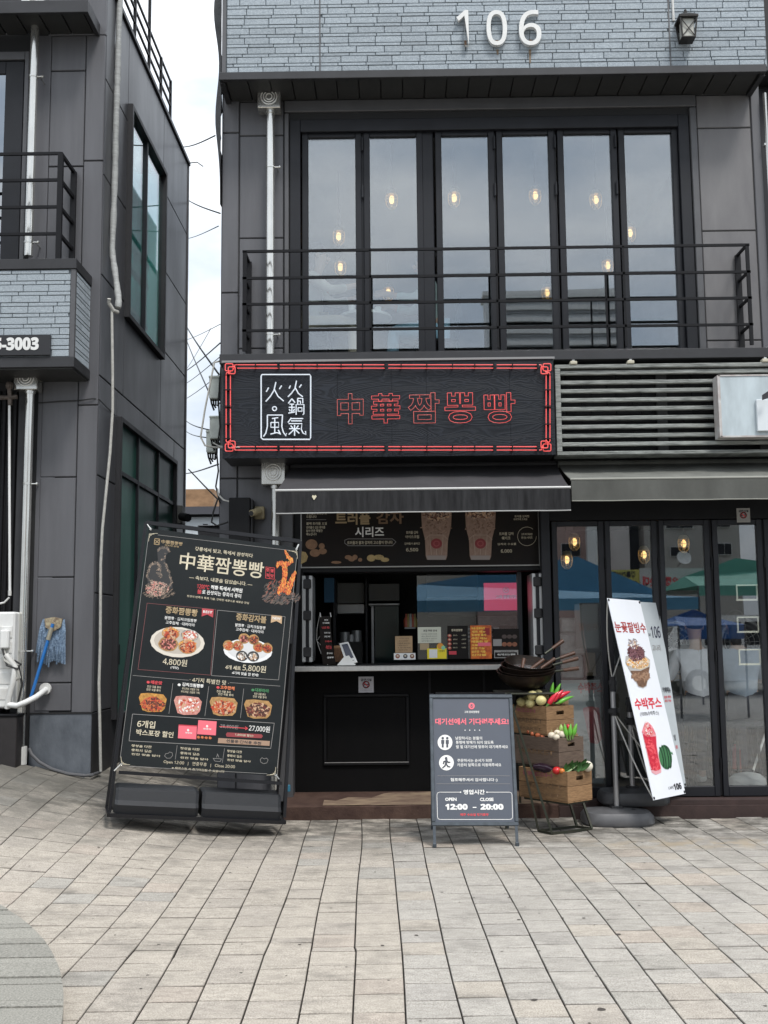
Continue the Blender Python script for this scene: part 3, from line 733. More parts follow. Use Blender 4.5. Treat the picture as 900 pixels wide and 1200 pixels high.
# ---- balcony railing
YB = -.28
def railing(root, xa, xb, yf, yb, zs_, zbot, posts, endbars=True, r_=.011):
    for z_ in zs_:
        m = MB(); m.bar((xa, yf, z_), (xb, yf, z_), .02, .022)
        if endbars:
            for xe in endbars: m.bar((xe, yf, z_), (xe, yb, z_), .02, .022)
        m.build('rail', M_RAIL, root)
    for (x_, zt2, wd) in posts: MB().bar((x_, yf, zbot), (x_, yf, zt2), wd, .02).build('post', M_RAIL, root)
zz = [P(580, q, YB).z for q in (291, 322.5, 353, 384)]
xa, xb = XX(284, YB, 350), XX(881, YB, 350)
rl = thing('balcony_railing', 'black four bar metal balcony railing in front of the wide upper window', 'railing', (.6, YB, zz[3] - .2))
railing(rl, xa, xb, YB, -.005, zz, 3.98, [(xa + .02, zz[0], .035), (XX(434, YB, 350), zz[0], .018), (XX(582.5, YB, 350), zz[0], .018), (XX(711, YB, 370), zz[1], .014), (XX(732, YB, 350), zz[0], .018), (xb - .02, zz[0], .03)], endbars=(xa + .02, xb - .02))  # the short post models a post's reflection in the window
for x_ in (xa + .02, xb - .02): MB().bar((x_, -.02, 3.98), (x_, -.02, zz[0]), .05, .02).build('wall_post', M_RAIL, rl)
# slab the railing stands on
YS = -.30
MB().box(XX(257, YS, 419), XR + .02, YS, .0, ZX(424, YS), ZX(412.5, YS), .004).build('balcony_slab', M_FASCIA, bld)

# ---- downpipes
def downpipe(label, hx, hy, hw, pipe_pts, Yp, r_=.039, clamps=(), base=None):
    p = P(hx, hy, Yp); t = thing('downpipe', label, 'downpipe', P(*pipe_pts[-1], Yp), group='stainless downpipes')
    m = MB(); s_ = .105
    m.box(p.x - s_, p.x + s_, Yp - .06, Yp + .09, p.z - s_, p.z + s_, .006)
    fr = m.build('hopper', M_STEEL, t)
    m = MB(); RX = Matrix.Rotation(R(90), 3, 'X')
    for rr_ in (.072, .05, .028): m.tube([(p.x + rr_ * math.cos(k * .314), Yp - .062, p.z + rr_ * math.sin(k * .314)) for k in range(20)], .005, 5, closed=True)
    m.build('embossed_ring', mat('ring_steel', (.8, .79, .75), .3, .4), fr, smooth=True)
    pts = [P(a, b_, Yp) for a, b_ in pipe_pts]
    x_ = pts[0].x
    m = MB(); m.tube([(p.x if False else x_, Yp + .005, pts[0].z + .03), (x_, Yp + .005, pts[-1].z)], r_, 16)
    m.tube([(x_, Yp + .005, pts[0].z + .03), (x_, Yp + .005, pts[0].z - .02)], r_ * 1.25, 16)
    m.build('pipe', M_STEEL, t, smooth=True)
    for cy_ in clamps:
        z_ = P(pipe_pts[0][0], cy_, Yp).z
        m = MB(); m.tube([(x_, Yp + .005, z_ - .008), (x_, Yp + .005, z_ + .008)], r_ * 1.12, 14); m.tube([(x_, Yp, z_), (x_ + .085, Yp + .0, z_)], .006, 6); m.blob((x_ + .085, Yp, z_), .014, .014, .014, 6, 4); m.bar((x_ + .06, Yp, z_), (x_ + .06, Yp + .14, z_), .01)
        m.build('clamp', M_STEEL, t)
    if base:
        z_ = pts[-1].z; m = MB(); m.tube([(x_, Yp + .005, z_ - .02), (x_, Yp + .005, z_ + .13)], .06, 14); m.build('base_collar', M_WHITEP, t)
    return t
downpipe('stainless downpipe with ringed hopper left of the wide upper window on the main building', 316, 117, 26, [(317, 131), (318, 416)], -.10, clamps=(196, 392))
downpipe('stainless downpipe with ringed hopper below the neon sign on the main building', 321, 555, 28, [(323, 570), (326, 925)], -.10, clamps=(700,))
# ------------------------------------------------------------------ neon sign
YN = -.48
M_BURNT = mat('charred_wood', (.016, .019, .026), .38, 0, .9, 5, (1, 1, 5), .7, 16, col2=(.04, .045, .055))
def grain_mat():
    m = bpy.data.materials.new('charred_wood_board'); m.use_nodes = True; t = m.node_tree; p = t.nodes['Principled BSDF']; nn = t.nodes.new; l = t.links.new
    g = nn('ShaderNodeNewGeometry'); mp_ = nn('ShaderNodeMapping'); mp_.inputs['Scale'].default_value = (.55, 1, 2.6); l(g.outputs['Position'], mp_.inputs[0])
    n = nn('ShaderNodeTexNoise'); n.inputs['Scale'].default_value = 2.2; n.inputs['Detail'].default_value = 2; n.inputs['Distortion'].default_value = .6; l(mp_.outputs[0], n.inputs[0])
    mu = nn('ShaderNodeMath'); mu.operation = 'MULTIPLY'; mu.inputs[1].default_value = 170; l(n.outputs[0], mu.inputs[0])
    si = nn('ShaderNodeMath'); si.operation = 'SINE'; l(mu.outputs[0], si.inputs[0])
    n2 = nn('ShaderNodeTexNoise'); n2.inputs['Scale'].default_value = 3; l(mp_.outputs[0], n2.inputs[0])
    r = nn('ShaderNodeMapRange'); r.inputs[1].default_value = .2; r.inputs[2].default_value = 1; l(si.outputs[0], r.inputs[0])
    m2 = nn('ShaderNodeMath'); m2.operation = 'MULTIPLY'; l(r.outputs[0], m2.inputs[0]); l(n2.outputs[0], m2.inputs[1])
    mx_ = nn('ShaderNodeMix'); mx_.data_type = 'RGBA'; mx_.inputs[6].default_value = (.008, .010, .014, 1); mx_.inputs[7].default_value = (.024, .028, .038, 1); l(m2.outputs[0], mx_.inputs[0]); l(mx_.outputs[2], p.inputs['Base Color'])
    bp = nn('ShaderNodeBump'); bp.inputs['Strength'].default_value = .25; bp.inputs['Distance'].default_value = .002; l(si.outputs[0], bp.inputs['Height']); l(bp.outputs[0], p.inputs['Normal'])
    p.inputs['Roughness'].default_value = .5; p.inputs['Specular IOR Level'].default_value = .3
    return m
M_GRAIN = grain_mat()
sg = thing('neon_sign', 'wide charred wood fascia sign with red neon outline characters and a white neon seal', 'shop sign', (0, YN, P(456, 478, YN).z))
x0, x1 = XX(261, YN, 480), XX(650, YN, 480); zt, zb = ZX(423, YN, 456), ZX(535, YN, 456)
MB().box(x0 + .005, x1 - .005, YN + .02, -.02, zb + .005, zt - .005).build('sign_box', M_FASCIA, sg)
seams = [x0, XX(395.5, YN, 480), XX(459, YN, 480), XX(500, YN, 480), XX(598, YN, 480), x1]
for a, b_ in zip(seams[:-1], seams[1:]): MB().box(a + .001, b_ - .001, YN, YN + .02, zb, zt).build('wood_board', M_GRAIN, sg)
MB().box(x0 - .01, x1 + .01, YN - .012, -.0, zt, zt + .018).build('top_trim', mat('pale_trim', (.22, .22, .22), .5), sg)
ps = Pl(sg)
def L3(px, py, off=.035):
    u, v = ps.uv(px, py, off); return Vector((u, -off, v))
# red double border: segments and looped corners
m = MB()
def tubep(m, pts, r_=.0047, off=.035, closed=False, n=6): m.tube([L3(a, b_, off) for a, b_ in pts], r_, n, closed=closed)
top1, top2, bo1, bo2 = 427.5, 431.5, 523.5, 527.5
for (a, b_) in ((278, 326), (328, 451), (455, 578), (582, 629)):
    for yy in (top1, top2, bo1, bo2): tubep(m, [(a, yy), (b_, yy)])
for (a, b_) in ((439, 477), (479, 517)):
    for xx_ in (265, 270, 640, 644.5): tubep(m, [(xx_, a + (0 if a > 450 else 1)), (xx_, b_)])
m.build('border_tube', M_NEONR, sg, smooth=True, local=True)
def rr_pts(cx_, cy_, hw, hh, r_, n=4):
    o = []
    for (sx, sy, a0) in ((1, 1, 0), (-1, 1, 90), (-1, -1, 180), (1, -1, 270)):
        for k in range(n + 1):
            a = R(a0 + 90 * k / n); o.append((cx_ + sx * (hw - r_) + r_ * math.cos(a), cy_ + sy * (hh - r_) + r_ * math.sin(a)))
    return o
for (cx_, cy_) in ((267.5, 430), (642, 430), (267.5, 525), (642, 525)):
    m = MB(); sx = 1 if cx_ < 400 else -1; sy = 1 if cy_ < 480 else -1
    tubep(m, rr_pts(cx_ + 1 * sx, cy_ + .5 * sy, 4.5, 4.2, 1.6), closed=True)
    tubep(m, rr_pts(cx_ + 4 * sx, cy_ + 4 * sy, 4, 4, 1.5), off=.045, closed=True)
    tubep(m, [(cx_ + 10 * sx, cy_ - 2.5 * sy), (cx_ + 8 * sx, cy_ - 2.5 * sy), (cx_ + 6 * sx, cy_ + 3 * sy)], off=.04)
    tubep(m, [(cx_ - 2.5 * sx, cy_ + 9 * sy), (cx_ - 2 * sx, cy_ + 7 * sy), (cx_ + 3 * sx, cy_ + 6 * sy)], off=.04)
    m.build('corner_loop', M_NEONR, sg, smooth=True, local=True)
m = MB()
for px in (278, 300, 326, 345, 372, 400, 425, 451, 470, 500, 530, 556, 578, 600, 629):
    for yy in (429.5, 525.5):
        u, v = ps.uv(px, yy); m.box(u - .005, u + .005, -.04, 0, v - .022, v + .022)
for yy in (440, 458, 477, 498, 515):
    for px in (267.5, 642): u, v = ps.uv(px, yy); m.box(u - .026, u + .026, -.04, 0, v - .005, v + .005)
m.build('tube_clip', M_BLACK, sg, local=True)
# five red outline characters
for ch, a, b_, yc_, h_ in (('中', 395, 426, 479, 36), ('華', 435, 469, 478.5, 35), ('짬', 478, 515, 478, 36), ('뽕', 521, 557.5, 478, 36), ('빵', 567, 604, 478, 36)):
    ps.text(ch, (a, yc_), (b_, yc_), h_, M_NEONR if ch not in '中짬' else M_NEOND, .03, outline=.0075, bold=.02, name='neon_character', res=3)
# white seal, single stroke tubes
m = MB(); tubep(m, [(307, 439), (363, 439), (364, 441), (364, 513), (363, 515), (308, 515), (306, 513), (306, 441), (307, 439)], .006); m.build('seal_frame', M_NEONW, sg, smooth=True, local=True)
def q(c): # 900x527 crop of 255..460 x 420..540
    return [(255 + x / 4.39, 420 + y_ / 4.39) for x, y_ in c]
seal = {
 '火': [[(263, 150), (255, 165), (250, 172)], [(330, 140), (318, 158)], [(300, 122), (290, 165), (272, 195), (248, 222)], [(292, 160), (310, 195), (340, 220)]],
 '風': [[(256, 292), (256, 350), (248, 385), (236, 402)], [(256, 292), (336, 292)], [(334, 292), (330, 350), (338, 380), (352, 400), (354, 385)], [(280, 310), (312, 305)], [(294, 307), (294, 385)], [(274, 330), (314, 330), (314, 355), (274, 355), (274, 330)], [(272, 390), (305, 382), (322, 388)], [(312, 368), (324, 392)]],
 '火2': [[(375, 140), (368, 155)], [(432, 135), (420, 150)], [(406, 115), (398, 155), (380, 180), (362, 198)], [(400, 152), (415, 180), (438, 198)]],
 '鍋': [[(382, 208), (364, 232)], [(382, 208), (398, 228)], [(370, 236), (394, 236)], [(366, 252), (398, 252)], [(382, 236), (382, 280)], [(364, 282), (398, 276)], [(368, 262), (374, 272)], [(396, 260), (390, 272)], [(412, 206), (438, 206), (438, 232)], [(412, 206), (412, 236)], [(412, 220), (426, 220), (426, 234)], [(404, 290), (404, 238), (444, 238), (444, 285), (438, 290)], [(414, 254), (434, 254), (434, 272), (414, 272), (414, 254)]],
 '氣': [[(380, 306), (362, 330)], [(374, 310), (440, 310)], [(378, 322), (434, 322)], [(366, 336), (434, 336), (430, 365), (440, 385), (454, 392), (452, 374)], [(396, 342), (396, 398)], [(368, 362), (424, 362)], [(376, 346), (386, 358)], [(416, 346), (406, 358)], [(394, 366), (366, 392)], [(398, 366), (420, 386)]],
}
for k_, strokes in seal.items():
    m = MB()
    for s_ in strokes: tubep(m, q(s_), .0055, n=6)
    m.build('neon_character', M_NEONW, sg, smooth=True, local=True)
m = MB(); tubep(m, [(321.7 + 2.4 * math.cos(k * .524), 479 + 2.4 * math.sin(k * .524)) for k in range(12)], .005, closed=True); m.build('neon_dot', M_NEONW, sg, smooth=True, local=True)

# ------------------------------------------------------------------ weathered slat sign on the right
YL = -.46
lv = thing('slatted_fascia', 'weathered grey wooden slatted fascia box to the right of the neon sign', 'slatted fascia', (2.5, YL, P(770, 480, YL).z))
M_GREYWOOD = mat('weathered_wood', (.36, .375, .35), .85, 0, .75, 7, (1, 1, 14), .4, 60, col2=(.09, .095, .09), rnd=.12)
M_DKTILE = mat('dark_brick_backing', (.012, .012, .013), .85, 0, .3, 20)
fx0, fx1 = XX(651.5, YL, 480), XX(965, YL, 480); fz1, fz0 = ZX(426, YL, 770), ZX(532, YL, 770)
MB().box(fx0 + .02, fx1, YL + .20, -.02, fz0 + .01, fz1 - .01).build('back_panel', M_SEAM, lv)
zc = fz0 + .03; i = 0
dm = None
while zc < fz1 - .05:
    x = fx0 + .04 + (.08 if i % 2 else 0)
    while x < fx1 - .05:
        MB().box(x, min(x + .21, fx1), YL + .185, YL + .2, zc, zc + .064, .003).build('backing_brick', M_DKTILE, lv); x += .217
    zc += .07; i += 1
def strip(x0_, x1_, z0_, z1_, y0_, y1_, nm='slat', mt=M_GREYWOOD): return MB().box(x0_, x1_, y0_, y1_, z0_, z1_, .004).build(nm, mt, lv)
strip(fx0, fx1, fz1 - .032, fz1, YL, YL + .2, 'frame_board'); strip(fx0, fx0 + .045, fz0 + .03, fz1 - .032, YL, YL + .2, 'frame_board'); strip(fx0, fx1, fz0, fz0 + .03, YL, YL + .2, 'frame_board')
strip(fx1 - .05, fx1, fz0 + .03, fz1 - .032, YL, YL + .2, 'frame_board')
for py in (435.5, 447, 457, 467.6, 478, 488.8, 499, 509.6, 519.5):
    z_ = ZX(py, YL + .02, 770); strip(fx0 + .045, fx1 - .05, z_ - .0165, z_ + .0165, YL + .02, YL + .06)
for px in (776, 895):
    x_ = XX(px, YL + .12, 480); strip(x_ - .045, x_ + .045, fz0 + .05, fz1 - .05, YL + .115, YL + .14, 'upright', mat('upright_grey', (.05, .05, .05), .8))
wb = thing('white_box_sign', 'pale blue-white boxed sign panel fixed over the slatted fascia at the right edge', 'box sign', P(880, 476, YL - .1))
bx0, bx1 = XX(843, YL - .12, 476), XX(985, YL - .12, 476); bz1, bz0 = ZX(440.5, YL - .12, 870), ZX(511, YL - .12, 870)
MB().box(bx0, bx1, YL - .12, YL + .01, bz0, bz1, .004).build('sign_panel', mat('aged_white_panel', (.50, .57, .60), .4, 0, .35, 3, (2, 1, .5)), wb)
m = MB(); m.box(bx0 - .008, bx0 + .014, YL - .126, YL + .01, bz0 - .008, bz1 + .008); m.box(bx0, bx1, YL - .126, YL, bz1 - .002, bz1 + .01); m.box(bx0, bx1, YL - .126, YL, bz0 - .01, bz0 + .004)
m.build('edge_trim', mat('rusting_trim', (.55, .56, .55), .6, .1, .6, 10, col2=(.36, .30, .28)), wb)
pw = Pl(wb)
pw.poly([(893, 463), (902, 457), (902, 466), (893, 469)], M_INKK, .123); 
m = MB().box(*(lambda a: (a[0], a[1]))((XX(893, YL - .15), XX(915, YL - .15))), YL - .15, YL - .12, ZX(505, YL - .15, 890), ZX(468, YL - .15, 890), .004); m.build('channel_letter', mat('pale_letter', (.62, .66, .68), .4), wb)
# three small beige lamps on top
for i_, (px, wh) in enumerate(((672, 'leftmost, next to the neon sign'), (739, 'second from the left'), (897, 'at the right edge'))):
    p = P(px, 421, YL); t = thing('clamp_light', 'small beige clamp light on top of the slatted fascia, ' + wh, 'clamp light', p, group='clamp lights on the slatted fascia')
    MB().box(p.x - .03, p.x + .03, YL - .01, YL + .05, fz1 + .001, fz1 + .03, .006).build('housing', mat('beige_plastic', (.45, .42, .33), .5), t)
    MB().box(p.x - .012, p.x + .012, YL + .0, YL + .03, fz1 + .03, fz1 + .045, .003).build('knob', M_STEEL, t)

# ------------------------------------------------------------------ awnings
def awning(name, label, xb0, xb1, xf0, xf1, Yb, zb_, Yf, zf, val, m_top, m_val, sag=.0, trimm=M_WHITE, ns=24, seed=1):
    t = thing(name, label, 'awning', ((xf0 + xf1) / 2, Yf, zf)); rr = random.Random(seed)
    vs = []; fs = []; nr = 7
    for j in range(nr):
        s_ = j / (nr - 1)
        for i in range(ns + 1):
            u = i / ns; xa = xb0 + (xb1 - xb0) * u; xf = xf0 + (xf1 - xf0) * u
            z_ = zb_ + (zf - zb_) * s_ - sag * math.sin(math.pi * s_) * (1 + .3 * math.sin(u * 9)) - .006 * abs(math.sin(u * math.pi * 6)) * math.sin(math.pi * s_)
            vs.append((xa + (xf - xa) * s_, Yb + (Yf - Yb) * s_, z_))
    n_ = ns + 1
    for j in range(nr - 1):
        for i in range(ns): fs.append((j * n_ + i, j * n_ + i + 1, (j + 1) * n_ + i + 1, (j + 1) * n_ + i))
    o = len(vs); vs += [(v[0], v[1], v[2] - .006) for v in vs]; fs += [tuple(o + k for k in f[::-1]) for f in fs]
    for i in range(ns): a = (nr - 1) * n_ + i; fs.append((a, a + 1, o + a + 1, o + a))
    MB().add(vs, fs).build('canopy', m_top, t, smooth=True)
    # valance
    vs = []; fs = []
    for j in range(4):
        for i in range(ns + 1):
            u = i / ns; wv = (.008 * math.sin(u * 21 + seed) + .004 * math.sin(u * 55)) * j / 3
            vs.append((xf0 + (xf1 - xf0) * u, Yf - .012 + wv, zf - .012 - (val - .012) * j / 3))
    for j in range(3):
        for i in range(ns): fs.append((j * n_ + i, j * n_ + i + 1, (j + 1) * n_ + i + 1, (j + 1) * n_ + i))
    o = len(vs); vs += [(v[0], v[1] + .003, v[2]) for v in vs]; fs += [tuple(o + k for k in f[::-1]) for f in fs]
    MB().add(vs, fs).build('valance', m_val, t, smooth=True)
    if trimm:
        pts = [(xf0 + (xf1 - xf0) * i / ns, Yf - .012 + (.008 * math.sin(i / ns * 21 + seed) + .004 * math.sin(i / ns * 55)), zf - val) for i in range(ns + 1)]
        MB().tube(pts, .005, 5).build('valance_piping', trimm, t)
    MB().tube([(xf0 - .005, Yf, zf), (xf1 + .005, Yf, zf)], .011, 10).build('front_bar', trimm or M_GREYWOOD, t)
    m = MB()
    for s_, xb_, xf_ in ((1, xb0, xf0), (-1, xb1, xf1)):
        m.bar((xb_ + s_ * .05, Yb, zb_ - .12), ((xb_ + xf_) / 2 + s_ * .05, (Yb + Yf) / 2 + .12, (zb_ + zf) / 2 - .1), .025); m.bar(((xb_ + xf_) / 2 + s_ * .05, (Yb + Yf) / 2 + .12, (zb_ + zf) / 2 - .1), (xf_ + s_ * .03, Yf + .01, zf - .01), .02)
    m.build('folding_arm', M_RAIL, t)
    MB().tube([(xb0, Yb, zb_ + .0), (xb1, Yb, zb_ + .0)], .03, 10).build('roller', m_top, t)
    return t
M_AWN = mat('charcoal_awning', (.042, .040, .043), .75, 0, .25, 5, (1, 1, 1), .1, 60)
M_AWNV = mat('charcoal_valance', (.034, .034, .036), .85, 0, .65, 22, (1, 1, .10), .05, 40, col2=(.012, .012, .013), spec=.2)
YA = -.86
za = ZX(573, YA, 495)
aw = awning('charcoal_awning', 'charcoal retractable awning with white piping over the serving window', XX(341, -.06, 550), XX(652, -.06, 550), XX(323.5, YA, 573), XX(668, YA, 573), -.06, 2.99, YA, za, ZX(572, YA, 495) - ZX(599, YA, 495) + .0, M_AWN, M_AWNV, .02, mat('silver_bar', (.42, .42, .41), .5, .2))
pa = Pl(aw)
pa.poly([(368, 586), (371, 582), (370, 580), (368, 581), (366.5, 580), (365.5, 582)], mat('heart_sticker', (.6, .55, .4), .6), .022, name='heart_sticker')
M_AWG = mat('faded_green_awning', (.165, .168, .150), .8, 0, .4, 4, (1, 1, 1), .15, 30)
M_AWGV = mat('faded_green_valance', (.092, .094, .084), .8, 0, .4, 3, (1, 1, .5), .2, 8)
YG = -.70
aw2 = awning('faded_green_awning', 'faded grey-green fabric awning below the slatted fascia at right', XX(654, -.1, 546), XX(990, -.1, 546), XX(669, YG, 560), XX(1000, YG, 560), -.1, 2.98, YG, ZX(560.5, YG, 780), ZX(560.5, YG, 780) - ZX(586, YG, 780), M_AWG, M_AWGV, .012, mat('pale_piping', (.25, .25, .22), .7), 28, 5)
# dark band between sign and awning
MB().box(XX(341, -.02, 545), 5.2, -.05, .012, 2.62, 3.3).build('lintel', M_BLACK, bld)

# ------------------------------------------------------------------ ground floor shop front of the kiosk
ks = thing('serving_kiosk', 'black painted kiosk front with open serving window and steel counter', 'kiosk front', (.4, 0, .13))
xk0, xk1 = XX(344, 0, 780), XX(648, 0, 780)
# left post
MB().box(XX(322, -.04, 800), xk0, -.04, .3, .1, 2.9, .006).build('post', M_TRIM, ks)
# head
ztop = 2.66; zo1 = ZX(670, 0, 495); zo0 = ZX(779, 0, 495)
xo0, xo1 = XX(356, 0, 720), XX(633, 0, 720)
m = MB(); m.box(xk0, xk1, .0, .2, zo1, 2.62); m.box(xo0 - .01, xo1 + .01, -.02, 0, zo1, zo1 + .035, .004); m.build('window_head', M_BLACK, ks)
m = MB(); m.box(xk0, xo0, .0, .2, zo0, zo1); m.build('window_jamb', M_BLACK, ks)
m = MB(); m.box(xo1, xk1, .0, .2, zo0, zo1); m.build('window_jamb', M_BLACK, ks)
MB().box(xk0, xk1, .14, .2, .13, zo0 - .03).build('lower_wall', M_BLACKWEAR, ks)
MB().box(xk0, xk1, .0, .14, zo0 - .05, zo0 - .03).build('wall_ledge', M_BLACK, ks)
xd0, xd1 = XX(379, .12, 860), XX(480, .12, 860); zd0, zd1 = ZX(897, .12, 430), ZX(813, .12, 430)
MB().box(xd0 + .03, xd1 - .03, .128, .15, zd0 + .03, zd1 - .03, .003).build('hatch_panel', M_BLACKWEAR, ks)
for bx in ((xd0, xd1, zd1 - .028, zd1), (xd0, xd1, zd0, zd0 + .028), (xd0, xd0 + .028, zd0 + .028, zd1 - .028), (xd1 - .028, xd1, zd0 + .028, zd1 - .028)):
    MB().box(bx[0], bx[1], .116, .15, bx[2], bx[3], .006).build('moulding', M_BLACK, ks)
m = MB(); m.box(xd0 + .01, xd1 - .01, .113, .1155, zd0 + .024, zd0 + .030); m.build('worn_edge', M_INKGY, ks)
for px in (505, 570):
    x_ = XX(px, 0, 860); MB().box(x_ - .01, x_ + .01, .132, .15, .16, zo0 - .05).build('panel_joint', M_BLACK, ks)
# counter
yc0 = -.20
MB().box(XX(345, yc0, 783), XX(612, yc0, 783), yc0, .18, ZX(786, yc0, 480), ZX(780, yc0, 480), .004).build('counter', M_STEELB, ks)
MB().box(XX(366, 0, 776), xo1, .0, .12, zo0 - .03, zo0 + .015, .004).build('window_sill', M_BLACK, ks)
# folded glazed leaves at either side: silver edges with black hinges
for a, b_ in ((354, 366), (624.5, 637)):
    xa, xb = XX(a, -.1, 720), XX(b_, -.1, 720); z0_, z1_ = ZX(774.5, -.1, 495), ZX(673, -.1, 495)
    for k in range(2):
        w_ = (xb - xa) * .33; x_ = xa if k == 0 else xb - w_
        MB().box(x_, x_ + w_, -.10, .25, z0_, z1_, .005).build('folded_leaf', mat('silver_edge', (.55, .56, .56), .35, .6, .2, 9), ks)
    MB().box(xa + (xb - xa) * .33, xb - (xb - xa) * .33, -.085, .24, z0_, z1_).build('leaf_core', M_FRAME, ks)
    for py in (683, 720, 763): z_ = ZX(py, -.1, 495); MB().box(xa + .01, xb - .01, -.112, -.08, z_ - .042, z_ + .042, .008).build('leaf_hinge', M_RUBBER, ks)
# menu banner above the window
mb_ = thing('menu_banner', 'dark printed menu banner with two brown milkshakes above the serving window', 'menu banner', P(493, 630, -.03))
pb = Pl(mb_)
u0, v1 = pb.uv(352, 590); u1, v0 = pb.uv(633.5, 663)
MB().box(u0, u1, .0, .02, v0, v1, .003).build('frame', mat('banner_frame', (.30, .30, .29), .5, .3), mb_, local=True)
M_BANB = mat('banner_black', (.010, .009, .009), .6, 0, .4, 3, col2=(.016, .012, .010), spec=.15)
MB().flat([(u0 + .012, -.0015, v0 + .012), (u1 - .012, -.0015, v0 + .012), (u1 - .012, -.0015, v1 - .012), (u0 + .012, -.0015, v1 - .012)]).build('print', M_BANB, mb_, local=True)
pb.text('트러플', (393, 608), (434, 607), 15, M_INKG, .003, bold=.03); pb.text('감자', (441, 607), (473, 606), 15, mat('print_brown', (.17, .10, .055), .6), .003, bold=.03)
pb.text('시리즈', (416, 623), (450, 623.5), 12, M_INKW, .003, bold=.02)
pb.text('트러플과 쌀과 감자의 고소함이 만나다', (407, 635.5), (460, 636), 4, M_INKC, .003, bold=.01)
pb.lines([[(404, 633), (408, 631.5), (460, 631.5), (464, 635), (460, 639.5), (408, 639.5), (404, 636.5), (404, 633)]], .6, M_INKGY)
for s_, y_, a, b_ in (('부드럽고 고소한 맛', 601.5, 359, 383), ('드립니다', 605.5, 359, 371), ('블랙 트러플 오일', 613.5, 359, 383), ('트러플의 깊은 풍미를', 618, 359, 381), ('담아 만든 특별한', 622, 359, 378), ('메뉴입니다', 626, 359, 371)):
    pb.text(s_, (a, y_), (b_, y_), 3.2, M_INKC, .003, bold=.01, res=1)
pb.lines([[(359, 609), (382, 609)]], .4, M_INKGY)
def glassdrink(cx_, seed):
    rr = random.Random(seed)
    for nm, pts, mt in (('drink_print', [(cx_ - 18, 598), (cx_ - 17, 618), (cx_ - 13.5, 632), (cx_ - 12.5, 652), (cx_ - 11, 656), (cx_ + 11, 656), (cx_ + 12.5, 652), (cx_ + 13.5, 632), (cx_ + 17, 618), (cx_ + 18, 598)], mat('shake_brown', (.20, .12, .085), .5, 0, .5, 30, (1, 1, .6), col2=(.30, .20, .15))),):
        pb.poly(pts, mt, .003, nm)
    pb.poly([(cx_ - 18, 598), (cx_ - 16, 606), (cx_ - 8, 610), (cx_, 607), (cx_ + 8, 611), (cx_ + 16, 606), (cx_ + 18, 598)], mat('shake_foam', (.16, .09, .06), .5, 0, 1, 70, col2=(.40, .30, .24)), .0035)
    pb.lines([[(cx_ - 13.5, 632), (cx_ - 8, 627), (cx_ - 6, 650)], [(cx_ + 13.5, 632), (cx_ + 8, 627), (cx_ + 6, 650)], [(cx_ - 8, 627), (cx_ + 8, 627)], [(cx_, 640), (cx_, 650)]], .7, mat('glass_line', (.34, .25, .2), .5), .004)
    pb.ell(cx_, 637, 6.6, 6, mat('seal_red', (.20, .02, .025), .5), .0045); pb.ell(cx_, 637, 3.8, 3.4, mat('seal_red_light', (.30, .06, .06), .5), .005); pb.ell(cx_, 637, 2.6, 2.3, mat('seal_red', (.20, .02, .025), .5), .0055)
    pb.poly([(cx_ - 12, 651), (cx_ + 12, 651), (cx_ + 10.5, 656), (cx_ - 10.5, 656)], mat('glass_foot', (.26, .22, .2), .3), .0055)
glassdrink(511.5, 1); glassdrink(563, 2)
idt = lambda x, y: (x, y)
for cx_ in (511.5, 563):
    bits(pb, idt, inell(cx_, 602, 16, 8 if cx_ < 540 else 5), [I_CR, ink('caramel_dark', (.16, .07, .04)), ink('cream_dim', (.42, .30, .22)), ink('choc', (.07, .03, .02))], 170, 1.2, .0050, int(cx_), 1.8, name='drink_print')
    bits(pb, idt, inpath([(cx_ - 13, 612), (cx_, 622), (cx_ + 13, 612)], [14, 16, 14]), [ink('shake_a', (.30, .19, .14)), ink('shake_b', (.16, .09, .06))], 60, 1.2, .0036, int(cx_) + 1, 1.6, name='drink_print')
for a, t_, h_ in (((476, 624, 490, 624), '트러플 감자', 3.6), ((475, 629, 491, 629), '아이스크림', 3.8), ((474, 637, 492, 637), '감자칩이 올라간', 2.6), ((476, 644.5, 490, 644.5), '6,500', 4.6), ((585, 625.5, 602, 625.5), '트러플 감자', 3.6), ((588, 630.5, 598, 630.5), '쉐이크', 3.8), ((583, 637.5, 605, 637.5), '감자와 우유를', 2.6), ((587, 646, 600, 646), '6,000', 4.6), ((603, 605, 620, 605), '트러플 감자칩', 2.8), ((602, 608.5, 618, 608.5), '바삭하게 드세요', 2.6), ((611, 626, 624, 626), '오직 여기에서만', 2.8), ((611, 630, 624, 630), '만나는 시리즈', 2.8)):
    pb.text(t_, a[:2], a[2:], h_, M_INKC, .003, bold=.01, res=1)
pb.lines([[(617.5 + 11 * math.cos(k * .3), 628.5 + 11 * math.sin(k * .3)) for k in range(19)]], .4, M_INKC)
rr = random.Random(5)
M_POT = mat('potato_print', (.26, .14, .07), .5, 0, .5, 30, col2=(.15, .075, .035)); M_CHIP = mat('chip_print', (.42, .30, .12), .5, 0, .4, 40)
for (a, b_, c_, d_) in ((365, 638, 7, 6), (369, 648, 6, 4.5), (378, 646, 5, 3.5), (377, 640, 3.5, 3.5)): pb.ell(a, b_, c_, d_, M_POT, .003 + .0003 * rr.random())
pb.poly([(352.5, 646), (358, 647), (361, 652), (359, 658), (352.5, 661)], M_CHIP, .0045)
for (a, b_, c_, d_) in ((435, 654, 5, 4), (444, 653, 6, 3), (451, 656, 5, 2.5), (412, 655, 4, 3), (408, 653, 4, 2.5), (416, 653, 3, 3), (422, 656, 2.4, 2.2), (394, 659, 6, 1.6)): pb.ell(a, b_, c_, d_, M_CHIP if 430 < a < 455 else M_POT, .003 + .0004 * rr.random())

